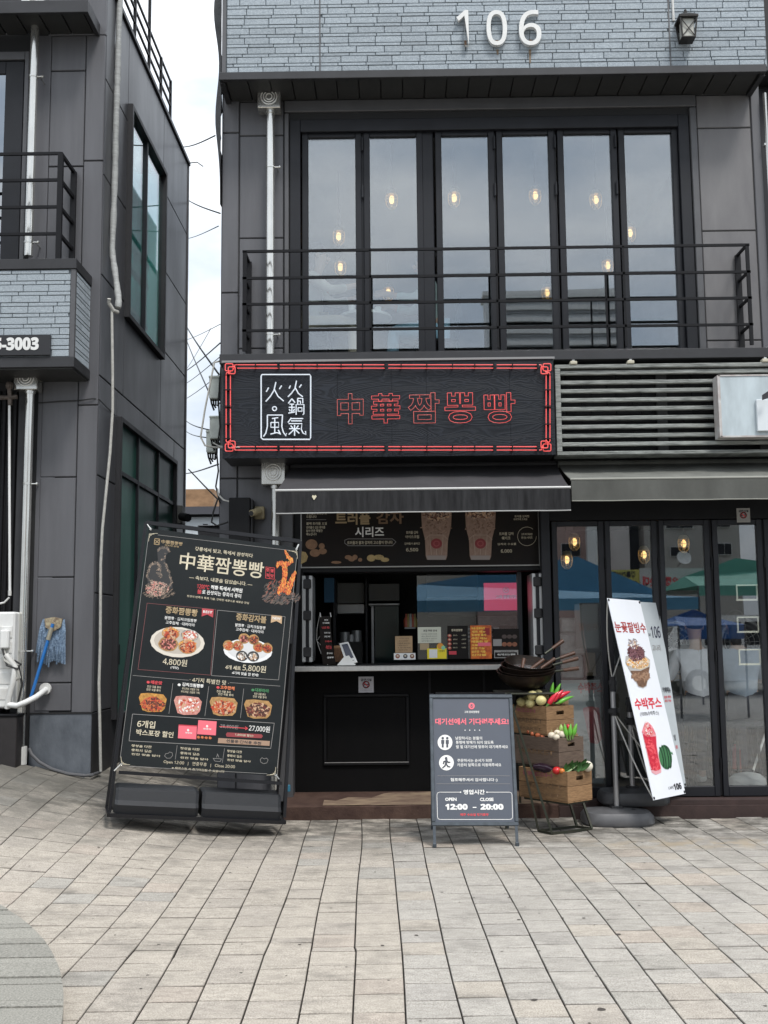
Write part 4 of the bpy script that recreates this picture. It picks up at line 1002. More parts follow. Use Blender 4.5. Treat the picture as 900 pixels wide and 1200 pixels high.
# no smoking plaque
def nosmoke(label, px0_, py0_, px1_, py1_, Y, bl=True):
    t = thing('no_smoking_sign', label, 'sign', P((px0_ + px1_) / 2, (py0_ + py1_) / 2, Y))
    pq = Pl(t); u0, v1 = pq.uv(px0_, py0_); u1, v0 = pq.uv(px1_, py1_); cx_, cy_ = (px0_ + px1_) / 2, (py0_ + py1_) / 2; w_ = px1_ - px0_; h_ = py1_ - py0_
    MB().box(u0, u1, 0, .006, v0, v1, .001).build('plaque', mat('plaque_white', (.55, .54, .58) if bl else (.30, .29, .27), .5), t, local=True)
    pq.text('금연시설', (px0_ + w_ * .15, py0_ + h_ * .2), (px1_ - w_ * .15, py0_ + h_ * .2), h_ * .17, M_INKK, .002, bold=.03)
    pq.lines([[(cx_ + w_ * .2 * math.cos(k * .393), cy_ + w_ * .2 * math.sin(k * .393)) for k in range(17)], [(cx_ - w_ * .14, cy_ - w_ * .14), (cx_ + w_ * .14, cy_ + w_ * .14)]], w_ * .07, M_INKR, .003)
    pq.lines([[(cx_ - w_ * .13, cy_ + w_ * .02), (cx_ + w_ * .13, cy_ - w_ * .02)]], w_ * .06, M_INKK, .0025)
    for k in (.78, .88): pq.text('이 곳은 금연구역입니다', (px0_ + w_ * .12, py0_ + h_ * k), (px1_ - w_ * .12, py0_ + h_ * k), h_ * .06, M_INKGY, .002, res=1)
nosmoke('white no smoking plaque on the black kiosk wall below the counter', 420, 793, 438, 811.5, .13)

# ------------------------------------------------------------------ inside the kiosk
kin = thing('kiosk_interior', 'dark kiosk kitchen with steel fridge door seen through the serving window', 'kitchen', (.4, 1.2, .13))
m = MB(); KX0, KX1, KY = -.95, 1.32, 2.2
for bx in ((KX0 - .05, KX0, .2, KY, .1, 2.6), (KX1, KX1 + .05, .2, KY, .1, 2.9), (KX0, KX1, KY, KY + .05, .1, 2.6), (KX0, KX1, .2, KY, 2.6, 2.65), (KX0, KX1, .2, KY, .1, .13)): m.box(*bx)
m.build('room_shell', M_DARKROOM, kin)
M_INOX = mat('kitchen_steel', (.42, .43, .43), .4, .6, .2, 5)
def kbox(nm, a, b_, c, d, Y, dep, mt, root=kin, bev=.004): return MB().boxp(a, b_, c, d, Y, Y + dep, bev).build(nm, mt, root)
M_SPECK = mat('speckled_curtain', (.30, .30, .28), .8, 0, 1, 120, col2=(.08, .08, .08))
kbox('cabinet_door', 395, 683, 427, 707, 1.4, .3, M_SPECK); kbox('cabinet_door', 432, 684, 468, 704, 1.4, .3, M_SPECK)
kbox('hood', 395, 708, 427, 719, 1.38, .34, M_INOX); kbox('shelf', 432, 707, 468, 709.5, 1.35, .34, M_INOX)
kbox('fridge', 439, 710, 468, 790, 1.5, .5, mat('fridge_dark_glass', (.02, .035, .035), .08, .2)); kbox('fridge_edge', 435, 710, 438.5, 790, 1.46, .5, M_INOX)
kbox('partition', 390, 678, 394, 790, 1.1, .3, M_FRAME); kbox('partition', 428, 678, 431, 790, 1.3, .3, M_FRAME)
kbox('bottle_shelf', 474, 735, 487, 737, 1.0, .3, M_INOX)
for k in range(5): MB().lathe([(0, 0), (.022, 0), (.024, .07), (.009, .10), (.009, .13), (0, .13)], P(476 + k * 2.6, 735, 1.1), None, 10).build('bottle', mat('bottle', ((.5, .1, .05), (.4, .3, .1), (.5, .5, .48))[k % 3], .3), kin, smooth=True)
for k in range(6): MB().boxp(560 + (k % 3) * 9, 735 + (k // 3) * 7, 567 + (k % 3) * 9, 740 + (k // 3) * 7, .8, .9, .004).build('container', M_INOX, kin)
for k in range(4): kbox('tray', 536, 736 + k * 4.5, 557, 738.5 + k * 4.5, .95, .2, M_INOX)
for k, (px, h_) in enumerate(((404, 12), (411, 9), (418, 14))): MB().lathe([(0, 0), (.05, 0), (.05, h_ / 126), (.046, h_ / 126), (0, .01)], P(px, 752, 1.3), None, 14).build('pot', M_INOX, kin, smooth=True)
kbox('upper_shelf', 500, 700, 560, 702, 1.7, .3, M_INOX); kbox('work_bench', 395, 752, 425, 790, 1.2, .5, M_DARKROOM)
kbox('blue_curtain', 379.5, 677, 391.5, 706, .8, .03, mat('blue_curtain', (.04, .13, .24), .7, 0, .3, 40, (12, 1, 1)))
# fixed pane with things standing behind it
kp = thing('fixed_pane', 'fixed glass pane of the serving window reflecting the blue canopy, right half', 'glass pane', P(547, 722, .10))
MB().boxp(489, 674, 607, 772, .095, .103).build('pane', M_GLASSK, kp)
MB().boxp(607, 670, 612, 776, .07, .13).build('pane_frame', M_FRAME, kp)
rs = thing('red_screen', 'pink-red wall screen with small white logo inside the kiosk', 'screen', P(585, 699, .5))
pr = Pl(rs); ua, va = pr.uv(566, 682.5); ub, vb = pr.uv(607, 716)
MB().box(ua, ub, 0, .03, vb, va, .004).build('screen_body', M_FRAME, rs, local=True)
MB().flat([(ua + .006, -.001, vb + .006), (ub - .006, -.001, vb + .006), (ub - .006, -.001, va - .006), (ua + .006, -.001, va - .006)]).build('screen_face', mat('screen_red', (.4, .03, .06), .4, emit=(.75, .07, .14), es=.28), rs, local=True)
pr.text('고메 짬뽕의맛', (581, 699.5), (605, 699), 4, M_INKW, .003, bold=.02); pr.lines([[(593 + 3 * math.cos(k * .524), 691.5 + 3 * math.sin(k * .524)) for k in range(13)], [(591, 690), (593, 692), (595, 690)]], .6, M_INKW, .003)
kbox('equipment', 560, 722, 606, 733, .9, .3, mat('steel_equipment', (.13, .14, .135), .5, .3, .5, 20))
kbox('wall_tile_panel', 500, 672, 560, 722, 2.1, .05, mat('grey_panel', (.16, .17, .165), .6, 0, .2, 4))

# notices and menus leaning behind the counter sill
def card(name, label, cat, px0_, py0_, px1_, py1_, Y, mt, fn=None, th=.006, group=None):
    t = thing(name, label, cat, P((px0_ + px1_) / 2, py1_, Y), group=group); pq = Pl(t)
    u0, v1 = pq.uv(px0_, py0_); u1, v0 = pq.uv(px1_, py1_)
    MB().box(u0, u1, 0, th, v0, v1, .0015).build('board', mt, t, local=True)
    if fn: fn(pq)
    return t
def f_plaque(q_):
    q_.text('오시는 순서', (468, 748), (479, 748), 1.6, M_INKK, .002, res=1)
    for i_, s_ in enumerate(('1. 선택 후 키오스크에서', '2. 메뉴를 골라주세요', '3. 번호를 확인하고', '4. 대기선에서', '5. 맛있게 드세요')): q_.text(s_, (466, 751.2 + i_ * 2.6), (478 + (i_ % 2) * 3, 751.2 + i_ * 2.6), 1.5, M_INKK, .002, res=1)
card('tan_notice', 'tan handwritten order notice on the serving window sill', 'notice', 463, 745.5, 483.5, 765, .05, mat('tan_card', (.40, .27, .15), .7, 0, .2, 30), f_plaque)
def f_three(q_):
    for x_, c_ in ((466, (.25, .08, .05)), (475, (.05, .05, .06)), (483, (.2, .08, .05))): q_.ell(x_, 769, 2.6, 2.6, mat('food_dot', c_, .6), .002); q_.ell(x_, 768.6, 1.3, 1, M_INKC, .003)
card('white_card', 'small white card with three round food pictures under the tan notice', 'notice', 461.5, 765.5, 487, 773, .03, M_WHITE, f_three)
def f_notice(q_):
    q_.text('포장 주문 안내', (496, 739), (512, 739), 2.6, M_INKK, .002, bold=.02)
    for i_ in range(4): q_.text(('순서대로 안내해 드리며', '메뉴 준비에 시간이', '조금 걸릴 수 있습니다', '감사합니다')[i_], (494, 743 + i_ * 2.7), (512 - (i_ == 3) * 4, 743 + i_ * 2.7), 1.5, M_INKK, .002, res=1)
card('white_notice', 'cream white printed notice stuck inside the glass above the yellow card', 'notice', 489.5, 735, 517, 753.5, .088, mat('cream_paper', (.55, .56, .47), .7), f_notice, .003)
card('kraft_tag', 'small kraft paper tag just below the white notice', 'tag', 492, 754, 503, 761.5, .088, mat('kraft_paper', (.38, .29, .18), .8), None, .003)
def f_yel(q_):
    q_.rect(503, 761, 512.5, 771, M_WHITE, .002); q_.text('간편결제', (514, 763), (521, 763), 2, M_INKK, .002, res=1)
    q_.ell(516, 757, 3.6, 3.6, mat('orange_sticker', (.6, .25, .03), .5), .002); q_.ell(519.5, 759, 2.4, 2.4, mat('mint_sticker', (.2, .5, .3), .5), .0025)
    q_.poly([(512, 760.5), (520, 760.5), (520, 756), (512, 756)], mat('yellow_tab', (.7, .55, .03), .5), .001)
card('yellow_payment_card', 'bright yellow payment card with a white square by the sill', 'payment card', 500.5, 760, 523.5, 772, .04, mat('yellow_card', (.72, .58, .02), .5), f_yel)
def f_m1(q_):
    q_.text('중화짬뽕빵', (529, 738.5), (542, 738.5), 2.8, M_INKC, .002, bold=.02)
    for i_ in range(4):
        q_.ell(526.8, 745 + i_ * 4.8, 2.4, 2, mat('dish_red', (.35, .06, .04), .6), .002); q_.ell(526.8, 744.6 + i_ * 4.8, 1.2, .8, M_INKC, .003)
        q_.text('짬뽕 맛', (531, 744.5 + i_ * 4.8), (536, 744.5 + i_ * 4.8), 1.6, M_INKC, .002, res=1); q_.text('4,800', (541, 744.5 + i_ * 4.8), (546, 744.5 + i_ * 4.8), 1.6, M_INKC, .002, res=1)
    q_.rect(526, 763, 535, 767, mat('dish_red2', (.5, .04, .06), .6), .003)
card('dark_menu_card', 'narrow black menu card with a column of dishes, left of the fiery menu', 'menu', 524.5, 733.5, 549, 772, .06, M_BANB, f_m1)
M_FIRE = mat('fire_print', (.30, .02, .01), .5, 0, 1, 30, col2=(.75, .20, .02))
def f_m2(q_):
    for i_, s_ in enumerate(('매운 짬뽕라면', '세트 메뉴', '짬뽕빵 콜라', '추천 메뉴', '매콤한 맛', '오늘의 특선', '포장 가능', '얼큰한 국물', '감자볼')): q_.text(s_, (552.5, 736.3 + i_ * 3.9), (568 + (i_ * 7) % 6, 736.3 + i_ * 3.9), 2.7, mat('fire_yellow', (.80, .50, .08), .5), .002, bold=.04)
    q_.rect(566, 736, 574, 744, mat('fire_dark', (.25, .01, .01), .5), .0015); q_.rect(560, 753, 575, 757, M_INKP, .003)
card('fiery_menu_card', 'fiery red and orange menu card with crowded yellow writing', 'menu', 551, 733, 576.5, 772, .06, M_FIRE, f_m2)
def f_m3(q_):
    q_.rect(577.8, 749, 588, 757, M_INKGY, .002)
    for x_ in (591, 597, 603): q_.ell(x_, 746, 3, 2.4, mat('tray_dark', (.06, .04, .035), .5), .002); q_.ell(x_, 755, 3, 2.6, mat('tray_orange', (.28, .10, .05), .5, 0, .5, 80), .002)
    q_.rect(579, 762, 607.5, 771, M_INKGY, .002); q_.rect(580, 764.5, 606, 770, M_BANB, .003); q_.text('매일 직접 만드는 짬뽕빵', (583, 767), (604, 767), 2.2, M_INKW, .004, bold=.02, res=1); q_.text('깊고 진한 국물', (587, 763.3), (603, 763.3), 1.4, M_INKK, .0035, res=1)
card('food_tray_menu_card', 'black menu card with food trays and a white caption strip, rightmost at the pane', 'menu', 577.5, 737, 609, 772.5, .06, M_BANB, f_m3)

# small X-banner standing on the counter, tablet
t = thing('counter_banner', 'narrow curved black mini banner on a wire stand at the left of the counter', 'mini banner', P(382, 779, -.05)); pq = Pl(t)
pts = []
def mbx(s_, side): # curved outline
    y_ = 722 + 57 * s_; xl = 374.5 + 4 * s_ * s_ + (-1 if False else 0); xr = 387.5 + 5.5 * s_ * s_ + 1.0 * s_
    return (xl if side == 0 else xr, y_)
n = 8; vs = []; fs = []
for k in range(n + 1):
    for sd_ in (0, 1):
        u, v = pq.uv(*mbx(k / n, sd_), 0); vs.append((u, -.04 * math.sin(math.pi * k / n), v))
for k in range(n): fs.append((2 * k, 2 * k + 1, 2 * k + 3, 2 * k + 2))
m = MB().add(vs, fs); m.add([(a, b_ + .002, c_) for a, b_, c_ in vs], [f[::-1] for f in fs]); m.build('banner_sheet', M_BANB, t, local=True)
for s_, a, b_, y_, h_, mt in (('짬뽕', 380, 384.5, 726.5, 1.5, M_INKW), ('안내말씀', 378, 386, 730, 2, M_INKW), ('1200도 직화', 377, 386, 735.5, 3, M_INKR), ('맛있게 드시고', 380, 387, 741.5, 2, M_INKW), ('행복한 하루', 380, 387, 746, 2, M_INKW), ('감사합니다', 381, 389, 751.5, 2, M_INKR), ('특별한 맛을', 382, 388.5, 758.5, 4, M_INKR), ('즐겨보세요', 383, 390, 765.5, 2, M_INKW), ('짬뽕빵', 383.5, 391, 770.5, 2, M_INKW)):
    pq.text(s_, (a, y_), (b_, y_), h_, mt, .055, bold=.02, res=1)
m = MB(); 
def q3(px, py, off): u, v = pq.uv(px, py, off); return (u, -off, v)
m.tube([q3(375, 719, .0), q3(371.5, 737, -.04), q3(371, 750, -.06), q3(376, 765, -.04), q3(384, 779, .0)], .003, 5); m.tube([q3(372, 750, -.06), q3(376, 744, -.03)], .003, 5); m.tube([q3(372, 752, -.06), q3(378, 758, -.02)], .003, 5)
m.build('wire_stand', M_WHITE, t, local=True)
m = MB()
for px in (375, 387): m.tube([q3(px, 718, 0), q3(px + 1, 723, .01)], .004, 5)
m.build('hook', M_WHITE, t, local=True)
t = thing('order_tablet', 'white card payment terminal with dark screen standing on the counter', 'payment terminal', P(406, 779, -.08)); pq = Pl(t)
def q4(px, py, off): u, v = pq.uv(px, py, off); return Vector((u, -off, v))
base = [q4(395, 777, .03), q4(405, 769, -.03), q4(418.5, 773, .0), q4(419, 778.5, .06), q4(396, 779.3, .06)]
m = MB(); zb0 = q4(395, 779.5, 0).z
pa_, pb_, pc_, pd_ = q4(397.5, 754, -.04), q4(408, 752, -.04), q4(418.8, 775.5, .05), q4(406, 778.5, .05)
m.sheet([pd_, pc_, pb_, pa_], -.016) if False else m.sheet([pa_, pd_, pc_, pb_], .016)
m.build('tablet_shell', M_WHITE, t, local=True)
def lerp(a, b_, s_): return a + (b_ - a) * s_
def bil(u, v): return lerp(lerp(pa_, pb_, u), lerp(pd_, pc_, u), v) + Vector((0, -.003, .001))
MB().flat([bil(.2, .08), bil(.85, .08), bil(.85, .78), bil(.2, .78)]).build('tablet_screen', mat('tablet_screen', (.02, .025, .05), .15), t, local=True)
MB().prism([(base[0].x, zb0), (q4(404, 770, 0).x, q4(404, 769, 0).z), (q4(409, 768, 0).x, q4(409, 768, 0).z), (q4(417, 778, 0).x, zb0)], -.05, .06).build('tablet_stand', M_WHITE, t, local=True)
MB().flat([bil(.35, .88), bil(.8, .88), bil(.8, .91), bil(.35, .91)]).build('caption_print', M_INKGY, t, local=True)
t = thing('snack_box', 'small brown patterned box behind the white payment terminal', 'box', P(396, 775, .1)); m = MB(); m.boxp(391.5, 758, 402, 776, .06, .14, .003); m.build('box_body', mat('brown_box', (.28, .14, .07), .7, 0, .6, 60), t)
m = MB(); m.boxp(391, 756.5, 402.5, 760, .055, .145, .003); m.build('box_lid', mat('brown_lid', (.36, .20, .10), .7), t)
# ------------------------------------------------------------------ people
def skin_mesh(nodes, edges, mt, name, parent, sub=2):
    me = bpy.data.meshes.new(name); me.from_pydata([n_[0] for n_ in nodes], edges, [])
    o = bpy.data.objects.new(name, me); C.objects.link(o)
    sk = o.modifiers.new('skin', 'SKIN'); sk.use_smooth_shade = True
    for i, n_ in enumerate(nodes):
        r_ = n_[1]; me.skin_vertices[0].data[i].radius = (r_, r_) if not isinstance(r_, tuple) else r_
    me.skin_vertices[0].data[0].use_root = True
    ss = o.modifiers.new('sub', 'SUBSURF'); ss.levels = sub; ss.render_levels = sub
    me.materials.append(mt)
    PEND.append((o, name, mt)); o.parent = parent; WM[o.name] = WM[parent.name]
    return o
PEND = []
def bake_people():
    bpy.context.view_layer.update(); dg = bpy.context.evaluated_depsgraph_get()
    for o, name, mt in PEND:
        me = bpy.data.meshes.new_from_object(o.evaluated_get(dg)); me.name = name
        old = o.data; o.modifiers.clear(); o.data = me; me.materials.clear(); me.materials.append(mt)
        for p_ in me.polygons: p_.use_smooth = True; p_.material_index = 0
M_SKIN = mat('skin', (.50, .32, .235), .55, 0, .1, 20)
M_HAIR = mat('dark_hair', (.018, .014, .012), .5)
def hand_chain(nodes, edges, wrist, dirv, palmn, s=1.0, curl=.5):
    """adds palm, four fingers and thumb to a skinned body at node index wrist"""
    w0 = Vector(nodes[wrist][0]); d = Vector(dirv).normalized(); n_ = Vector(palmn).normalized(); side = d.cross(n_).normalized()
    pi = len(nodes); nodes.append((w0 + d * .05 * s, .026 * s)); edges.append((wrist, pi))
    for k, (off, ln) in enumerate(((-.030, .060), (-.011, .070), (.010, .066), (.029, .052))):
        a = w0 + d * .085 * s + side * off * s; b = a + (d * (1 - curl * .5) + n_ * curl * .6).normalized() * ln * .55 * s; c = b + (d * (1 - curl) + n_ * curl).normalized() * ln * .5 * s
        i0 = len(nodes); nodes += [(a, .0115 * s), (b, .0095 * s), (c, .008 * s)]; edges += [(pi, i0), (i0, i0 + 1), (i0 + 1, i0 + 2)]
    a = w0 + d * .04 * s - side * .036 * s + n_ * .01; b = a + (d * .6 - side * .5 + n_ * .4).normalized() * .035 * s; c = b + (d * .8 + n_ * .3).normalized() * .028 * s
    i0 = len(nodes); nodes += [(a, .013 * s), (b, .011 * s), (c, .009 * s)]; edges += [(pi, i0), (i0, i0 + 1), (i0 + 1, i0 + 2)]
def person(label, loc, rz, shirt, pants, pose='sit', arms='down', hair='long', lean=0.0, look=0, seat=.46, skirt=False, group=None, shirt_text=None):
    """stands or sits facing local -y; loc is the floor point below the pelvis"""
    t = thing('person', label, 'person', loc, Matrix.Rotation(rz, 3, 'Z'), group)
    z0 = seat + .10 if pose == 'sit' else .92
    def sp(h, f=0): return Vector((0, -lean * h - f, z0 + h))
    pel, wa, ch, nk = sp(0), sp(.17), sp(.36), sp(.52)
    hd = nk + Vector((0, -.02 - lean * .1, .09)); htop = hd + Vector((0, .0, .10))
    n_ = [(pel, (.15, .115)), (wa, (.125, .095)), (ch, (.15, .105)), (nk - Vector((0, 0, .04)), (.075, .06)), (nk + Vector((0, -.005, .02)), .05), (hd, (.066, .078)), (htop, (.076, .092)), (htop + Vector((0, .005, .075)), (.055, .07))]
    e = [(0, 1), (1, 2), (2, 3), (3, 4), (4, 5), (5, 6), (6, 7)]
    # nose
    fwd = Vector((math.sin(look), -math.cos(look), 0))
    legn = []
    for sx in (-1, 1):
        if pose == 'sit': pts = [(Vector((sx * .09, -.02, z0 - .02)), .085), (Vector((sx * .10, -.22, z0 + .0)), .075), (Vector((sx * .10, -.42, z0)), .058), (Vector((sx * .10, -.43, z0 - .22)), .048), (Vector((sx * .10, -.40, .09)), .036), (Vector((sx * .10, -.42, .04)), .035), (Vector((sx * .10, -.52, .03)), .03)]
        else: pts = [(Vector((sx * .09, 0, z0 - .08)), .088), (Vector((sx * .10, -.01, z0 - .28)), .075), (Vector((sx * .10, -.02, z0 - .46)), .055), (Vector((sx * .105, .01, z0 - .62)), .05), (Vector((sx * .105, .02, .09)), .034), (Vector((sx * .105, 0, .04)), .035), (Vector((sx * .115, -.11, .03)), .03)]
        i0 = len(n_); n_ += pts; e += [(0, i0)] + [(i0 + k, i0 + k + 1) for k in range(len(pts) - 1)]; legn.append(i0)
    armn = []; hands = []
    for sx in (-1, 1):
        sh = ch + Vector((sx * .17, 0, .08))
        if arms == 'down': el = sh + Vector((sx * .06, -.02, -.27)); wr = el + Vector((-sx * .02, -.20, -.12)); hd_ = Vector((-sx * .1, -.8, -.3))
        elif arms == 'phone': el = sh + Vector((sx * .10, -.08, -.25)); wr = Vector((sx * .055, el.y - .22, nk.z - .02)); hd_ = Vector((-sx * .15, -.1, 1))
        elif arms == 'table': el = sh + Vector((sx * .08, -.10, -.24)); wr = el + Vector((-sx * .10, -.22, .05)); hd_ = Vector((-sx * .4, -.8, .05))
        elif arms == 'reach': el = sh + Vector((sx * .05, -.16, -.16)); wr = el + Vector((-sx * .03, -.25, .06)); hd_ = Vector((-sx * .1, -.9, .1))
        i0 = len(n_); n_ += [(sh, .055), (sh.lerp(el, .5), .048), (el, .041), (el.lerp(wr, .4), .040), (wr, .026)]; e += [(2, i0), (i0, i0 + 1), (i0 + 1, i0 + 2), (i0 + 2, i0 + 3), (i0 + 3, i0 + 4)]
        hand_chain(n_, e, i0 + 4, hd_, Vector((-sx, -.1, -.2)) if arms != 'down' else Vector((0, 0, -1)), 1.0, .7 if arms == 'phone' else .45)
        armn.append((sh, el, wr))
    skin_mesh(n_, e, M_SKIN, 'body', t)
    M3 = Matrix.Rotation(look, 3, 'Z')
    hc = htop + Vector((0, 0, .0))
    def hp(x, y, z): return hc + M3 @ Vector((x, y, z))
    m = MB(); m.blob(hp(0, -.095, -.035), .013, .02, .022, 8, 6); m.build('nose', M_SKIN, t, smooth=True, local=True)
    for sx in (-1, 1):
        MB().blob(hp(sx * .031, -.083, -.002), .012, .008, .007, 8, 6).build('eye', M_HAIR, t, smooth=True, local=True)
        MB().blob(hp(sx * .078, .005, -.02), .01, .02, .03, 8, 6).build('ear', M_SKIN, t, smooth=True, local=True)
    MB().blob(hp(0, -.083, -.075), .022, .008, .006, 8, 6).build('mouth', mat('lips', (.35, .12, .1), .5), t, smooth=True, local=True)
    m = MB(); m.blob(hp(0, .022, .035), .092, .098, .095, 16, 12, M3)
    if hair == 'long': m.blob(hp(0, .062, -.07), .080, .052, .15, 14, 10, M3, .03)
    elif hair == 'bun': m.blob(hp(0, .11, .08), .045, .045, .045, 10, 8)
    m.build('hair', M_HAIR, t, smooth=True, local=True)
    sn = [(pel + Vector((0, 0, -.02)), (.165, .13)), (wa, (.145, .115)), (ch, (.168, .122)), (nk - Vector((0, 0, .045)), (.085, .07))]; se = [(0, 1), (1, 2), (2, 3)]
    for sh, el, wr in armn:
        i0 = len(sn); sn += [(sh, .068), (sh.lerp(el, .6), .06), (el.lerp(wr, .05), .054)]; se += [(2, i0), (i0, i0 + 1), (i0 + 1, i0 + 2)]
        if arms == 'reach': sn.append((el.lerp(wr, .75), .042)); se.append((i0 + 2, i0 + 3))
    skin_mesh(sn, se, shirt, 'shirt', t)
    pn = [(pel + Vector((0, 0, -.03)), (.16, .125))]; pe = []
    for i0 in legn:
        j = len(pn); pn += [(n_[i0 + k][0], n_[i0 + k][1] + .014) for k in range(5)]; pe += [(0, j)] + [(j + k, j + k + 1) for k in range(4)]
    skin_mesh(pn, pe, pants, 'trousers', t)
    for i0 in legn:
        a, b = n_[i0 + 5][0], n_[i0 + 6][0]
        skin_mesh([(a + Vector((0, .04, 0)), .045), (a, .046), (b, .036)], [(0, 1), (1, 2)], M_WHITEP, 'shoe', t, 1)
    return t, hands, (nk, ch)

# ------------------------------------------------------------------ right shop front (café, folding doors)
YD = -.12
cf = thing('glass_shopfront', 'black framed folding glass doors of the cafe at right under the faded green awning', 'shop front', (3, YD, .125))
zdt, zdb = ZX(616, YD, 780), ZX(921, YD, 840)
dp = [(652, 700), (714, 762), (777, 823.5), (839.5, 885)]    # at picture row 616
xl = [XX(a, YD, 618) for a, _ in dp]; xr = [XX(b_, YD, 618) for _, b_ in dp]
xl.append(XX(900, YD, 618)); xr.append(XX(950, YD, 618)); xl.append(XX(966, YD, 618)); xr.append(XX(1012, YD, 618))
MB().box(xl[0] - .14, xl[0] - .062, YD - .03, YD + .1, .125, 2.62, .005).build('end_post', M_FRAME, cf)
MB().box(xl[0] - .062, 5.4, YD - .02, YD + .08, zdt + .05, zdt + .28, .004).build('door_head', M_BLACK, cf)
for a, b_ in zip(xl, xr):
    f = .046; s_ = MB()
    s_.box(a - f, a, YD - .025, YD + .03, .132, zdt + .045, .004); s_.box(b_, b_ + f, YD - .025, YD + .03, .132, zdt + .045, .004)
    s_.box(a, b_, YD - .023, YD + .028, zdt, zdt + .045, .004); s_.box(a, b_, YD - .023, YD + .028, .132, zdb, .004)
    d_ = s_.build('door_leaf', M_FRAME, cf); MB().box(a, b_, YD - .003, YD + .003, zdb, zdt).build('pane', M_GLASSD, d_)
for b_ in xr[:-1]:
    m = MB(); m.box(b_ + f + .001, b_ + f + .020, YD - .01, YD + .02, .14, zdt + .04)
    for z_ in (.4, 1.3, 2.1): m.tube([(b_ + f + .010, YD - .03, z_ - .05), (b_ + f + .010, YD - .03, z_ + .05)], .010, 6)
    m.build('door_hinge', M_RAIL, cf)
nosmoke('faded no smoking plaque above the rightmost glass door under the green awning', 863, 595.5, 879.5, 612, YD - .03, False)
# café room
croom = thing('cafe_interior', 'dim cafe room with tiled floor behind the folding glass doors', 'room', (3, 2, .125))
CX0, CX1, CY = 1.40, 5.4, 5.2
MB().box(CX0, CX1, YD + .1, CY, .05, .12).build('cafe_floor', mat('cafe_floor', (.13, .115, .10), .35, 0, .2, 3), croom)
m = MB(); m.box(CX0 - .05, CX0, .31, CY, .12, 2.9); m.box(CX1, CX1 + .05, YD + .1, CY, .12, 2.9); m.box(CX0, CX1, CY, CY + .05, .12, 2.9); m.build('cafe_wall', M_DARKROOM, croom)
MB().box(CX0, CX1, YD + .09, CY, 2.9, 2.95).build('cafe_ceiling', M_CEIL, croom)
M_BENCH = mat('pale_bench_wood', (.55, .42, .28), .6, 0, .35, 5, (1, 1, 9), .05, 30)
for k in range(3):
    MB().boxp(783, 790 + k * 27, 838, 815 + k * 27, 1.0, 1.05, .006).build('bench_plank', M_BENCH, croom)
MB().boxp(712, 780, 782, 868, 1.7, 1.75, .006).build('panel_board', mat('cream_board', (.28, .25, .20), .7, 0, .2, 3), croom)
MB().boxp(783, 870, 838, 925, 1.06, 1.4, .006).build('bench_base', M_DARKROOM, croom)
PL_ = [(673, 634, 1.1, 'in the first door pane, the upper one'), (664, 655, .8, 'in the first door pane, the lower one'), (754.5, 649, 1.0, 'in the second door pane'), (801, 636, .9, 'in the third door pane')]
for px, py, Y, wh in PL_:
    p = P(px, py, Y); t = thing('pendant_lamp', 'lit caged pendant lamp in the cafe ' + wh, 'pendant lamp', p, group='caged pendant lamps in the cafe')
    pendant_parts(t, p.x, p.y, p.z, 2.9, 1.05)
# people sitting inside, backs to the glass
M_SHW = mat('white_shirt', (.80, .80, .84), .8, 0, .2, 8, bump=.3, bscale=25); M_SHG = mat('blue_grey_shirt', (.36, .42, .50), .8, 0, .2, 8, bump=.3, bscale=25)
M_TRD = mat('dark_trousers', (.03, .03, .04), .8)
for (px, py, Y, sh, lab, hr) in ((819, 775, .36, M_SHW, 'person in a white t-shirt sitting inside the cafe with back to the glass', 'short'), (868, 778, .34, M_SHG, 'person in a loose blue-grey shirt sitting inside the cafe, seen from behind', 'long')):
    p = P(px, py, Y); person(lab, (p.x, Y, .125), R(180), sh, M_TRD, 'sit', 'table', hr, .15, seat=.64)
    st_ = thing('stool', 'low dark stool under the person in the ' + ('white t-shirt' if sh is M_SHW else 'blue-grey shirt'), 'stool', (p.x, Y, .125), group='cafe stools')
    MB().lathe([(.17, 0), (.17, .04), (.0, .045)], (p.x, Y, .68), n=14).build('seat', M_RUBBER, st_)
    for a in range(4):
        MB().bar((p.x + .12 * math.cos(a * 1.57 + .8), Y + .12 * math.sin(a * 1.57 + .8), .68), (p.x + .15 * math.cos(a * 1.57 + .8), Y + .15 * math.sin(a * 1.57 + .8), .125), .022).build('leg', M_RAIL, st_)
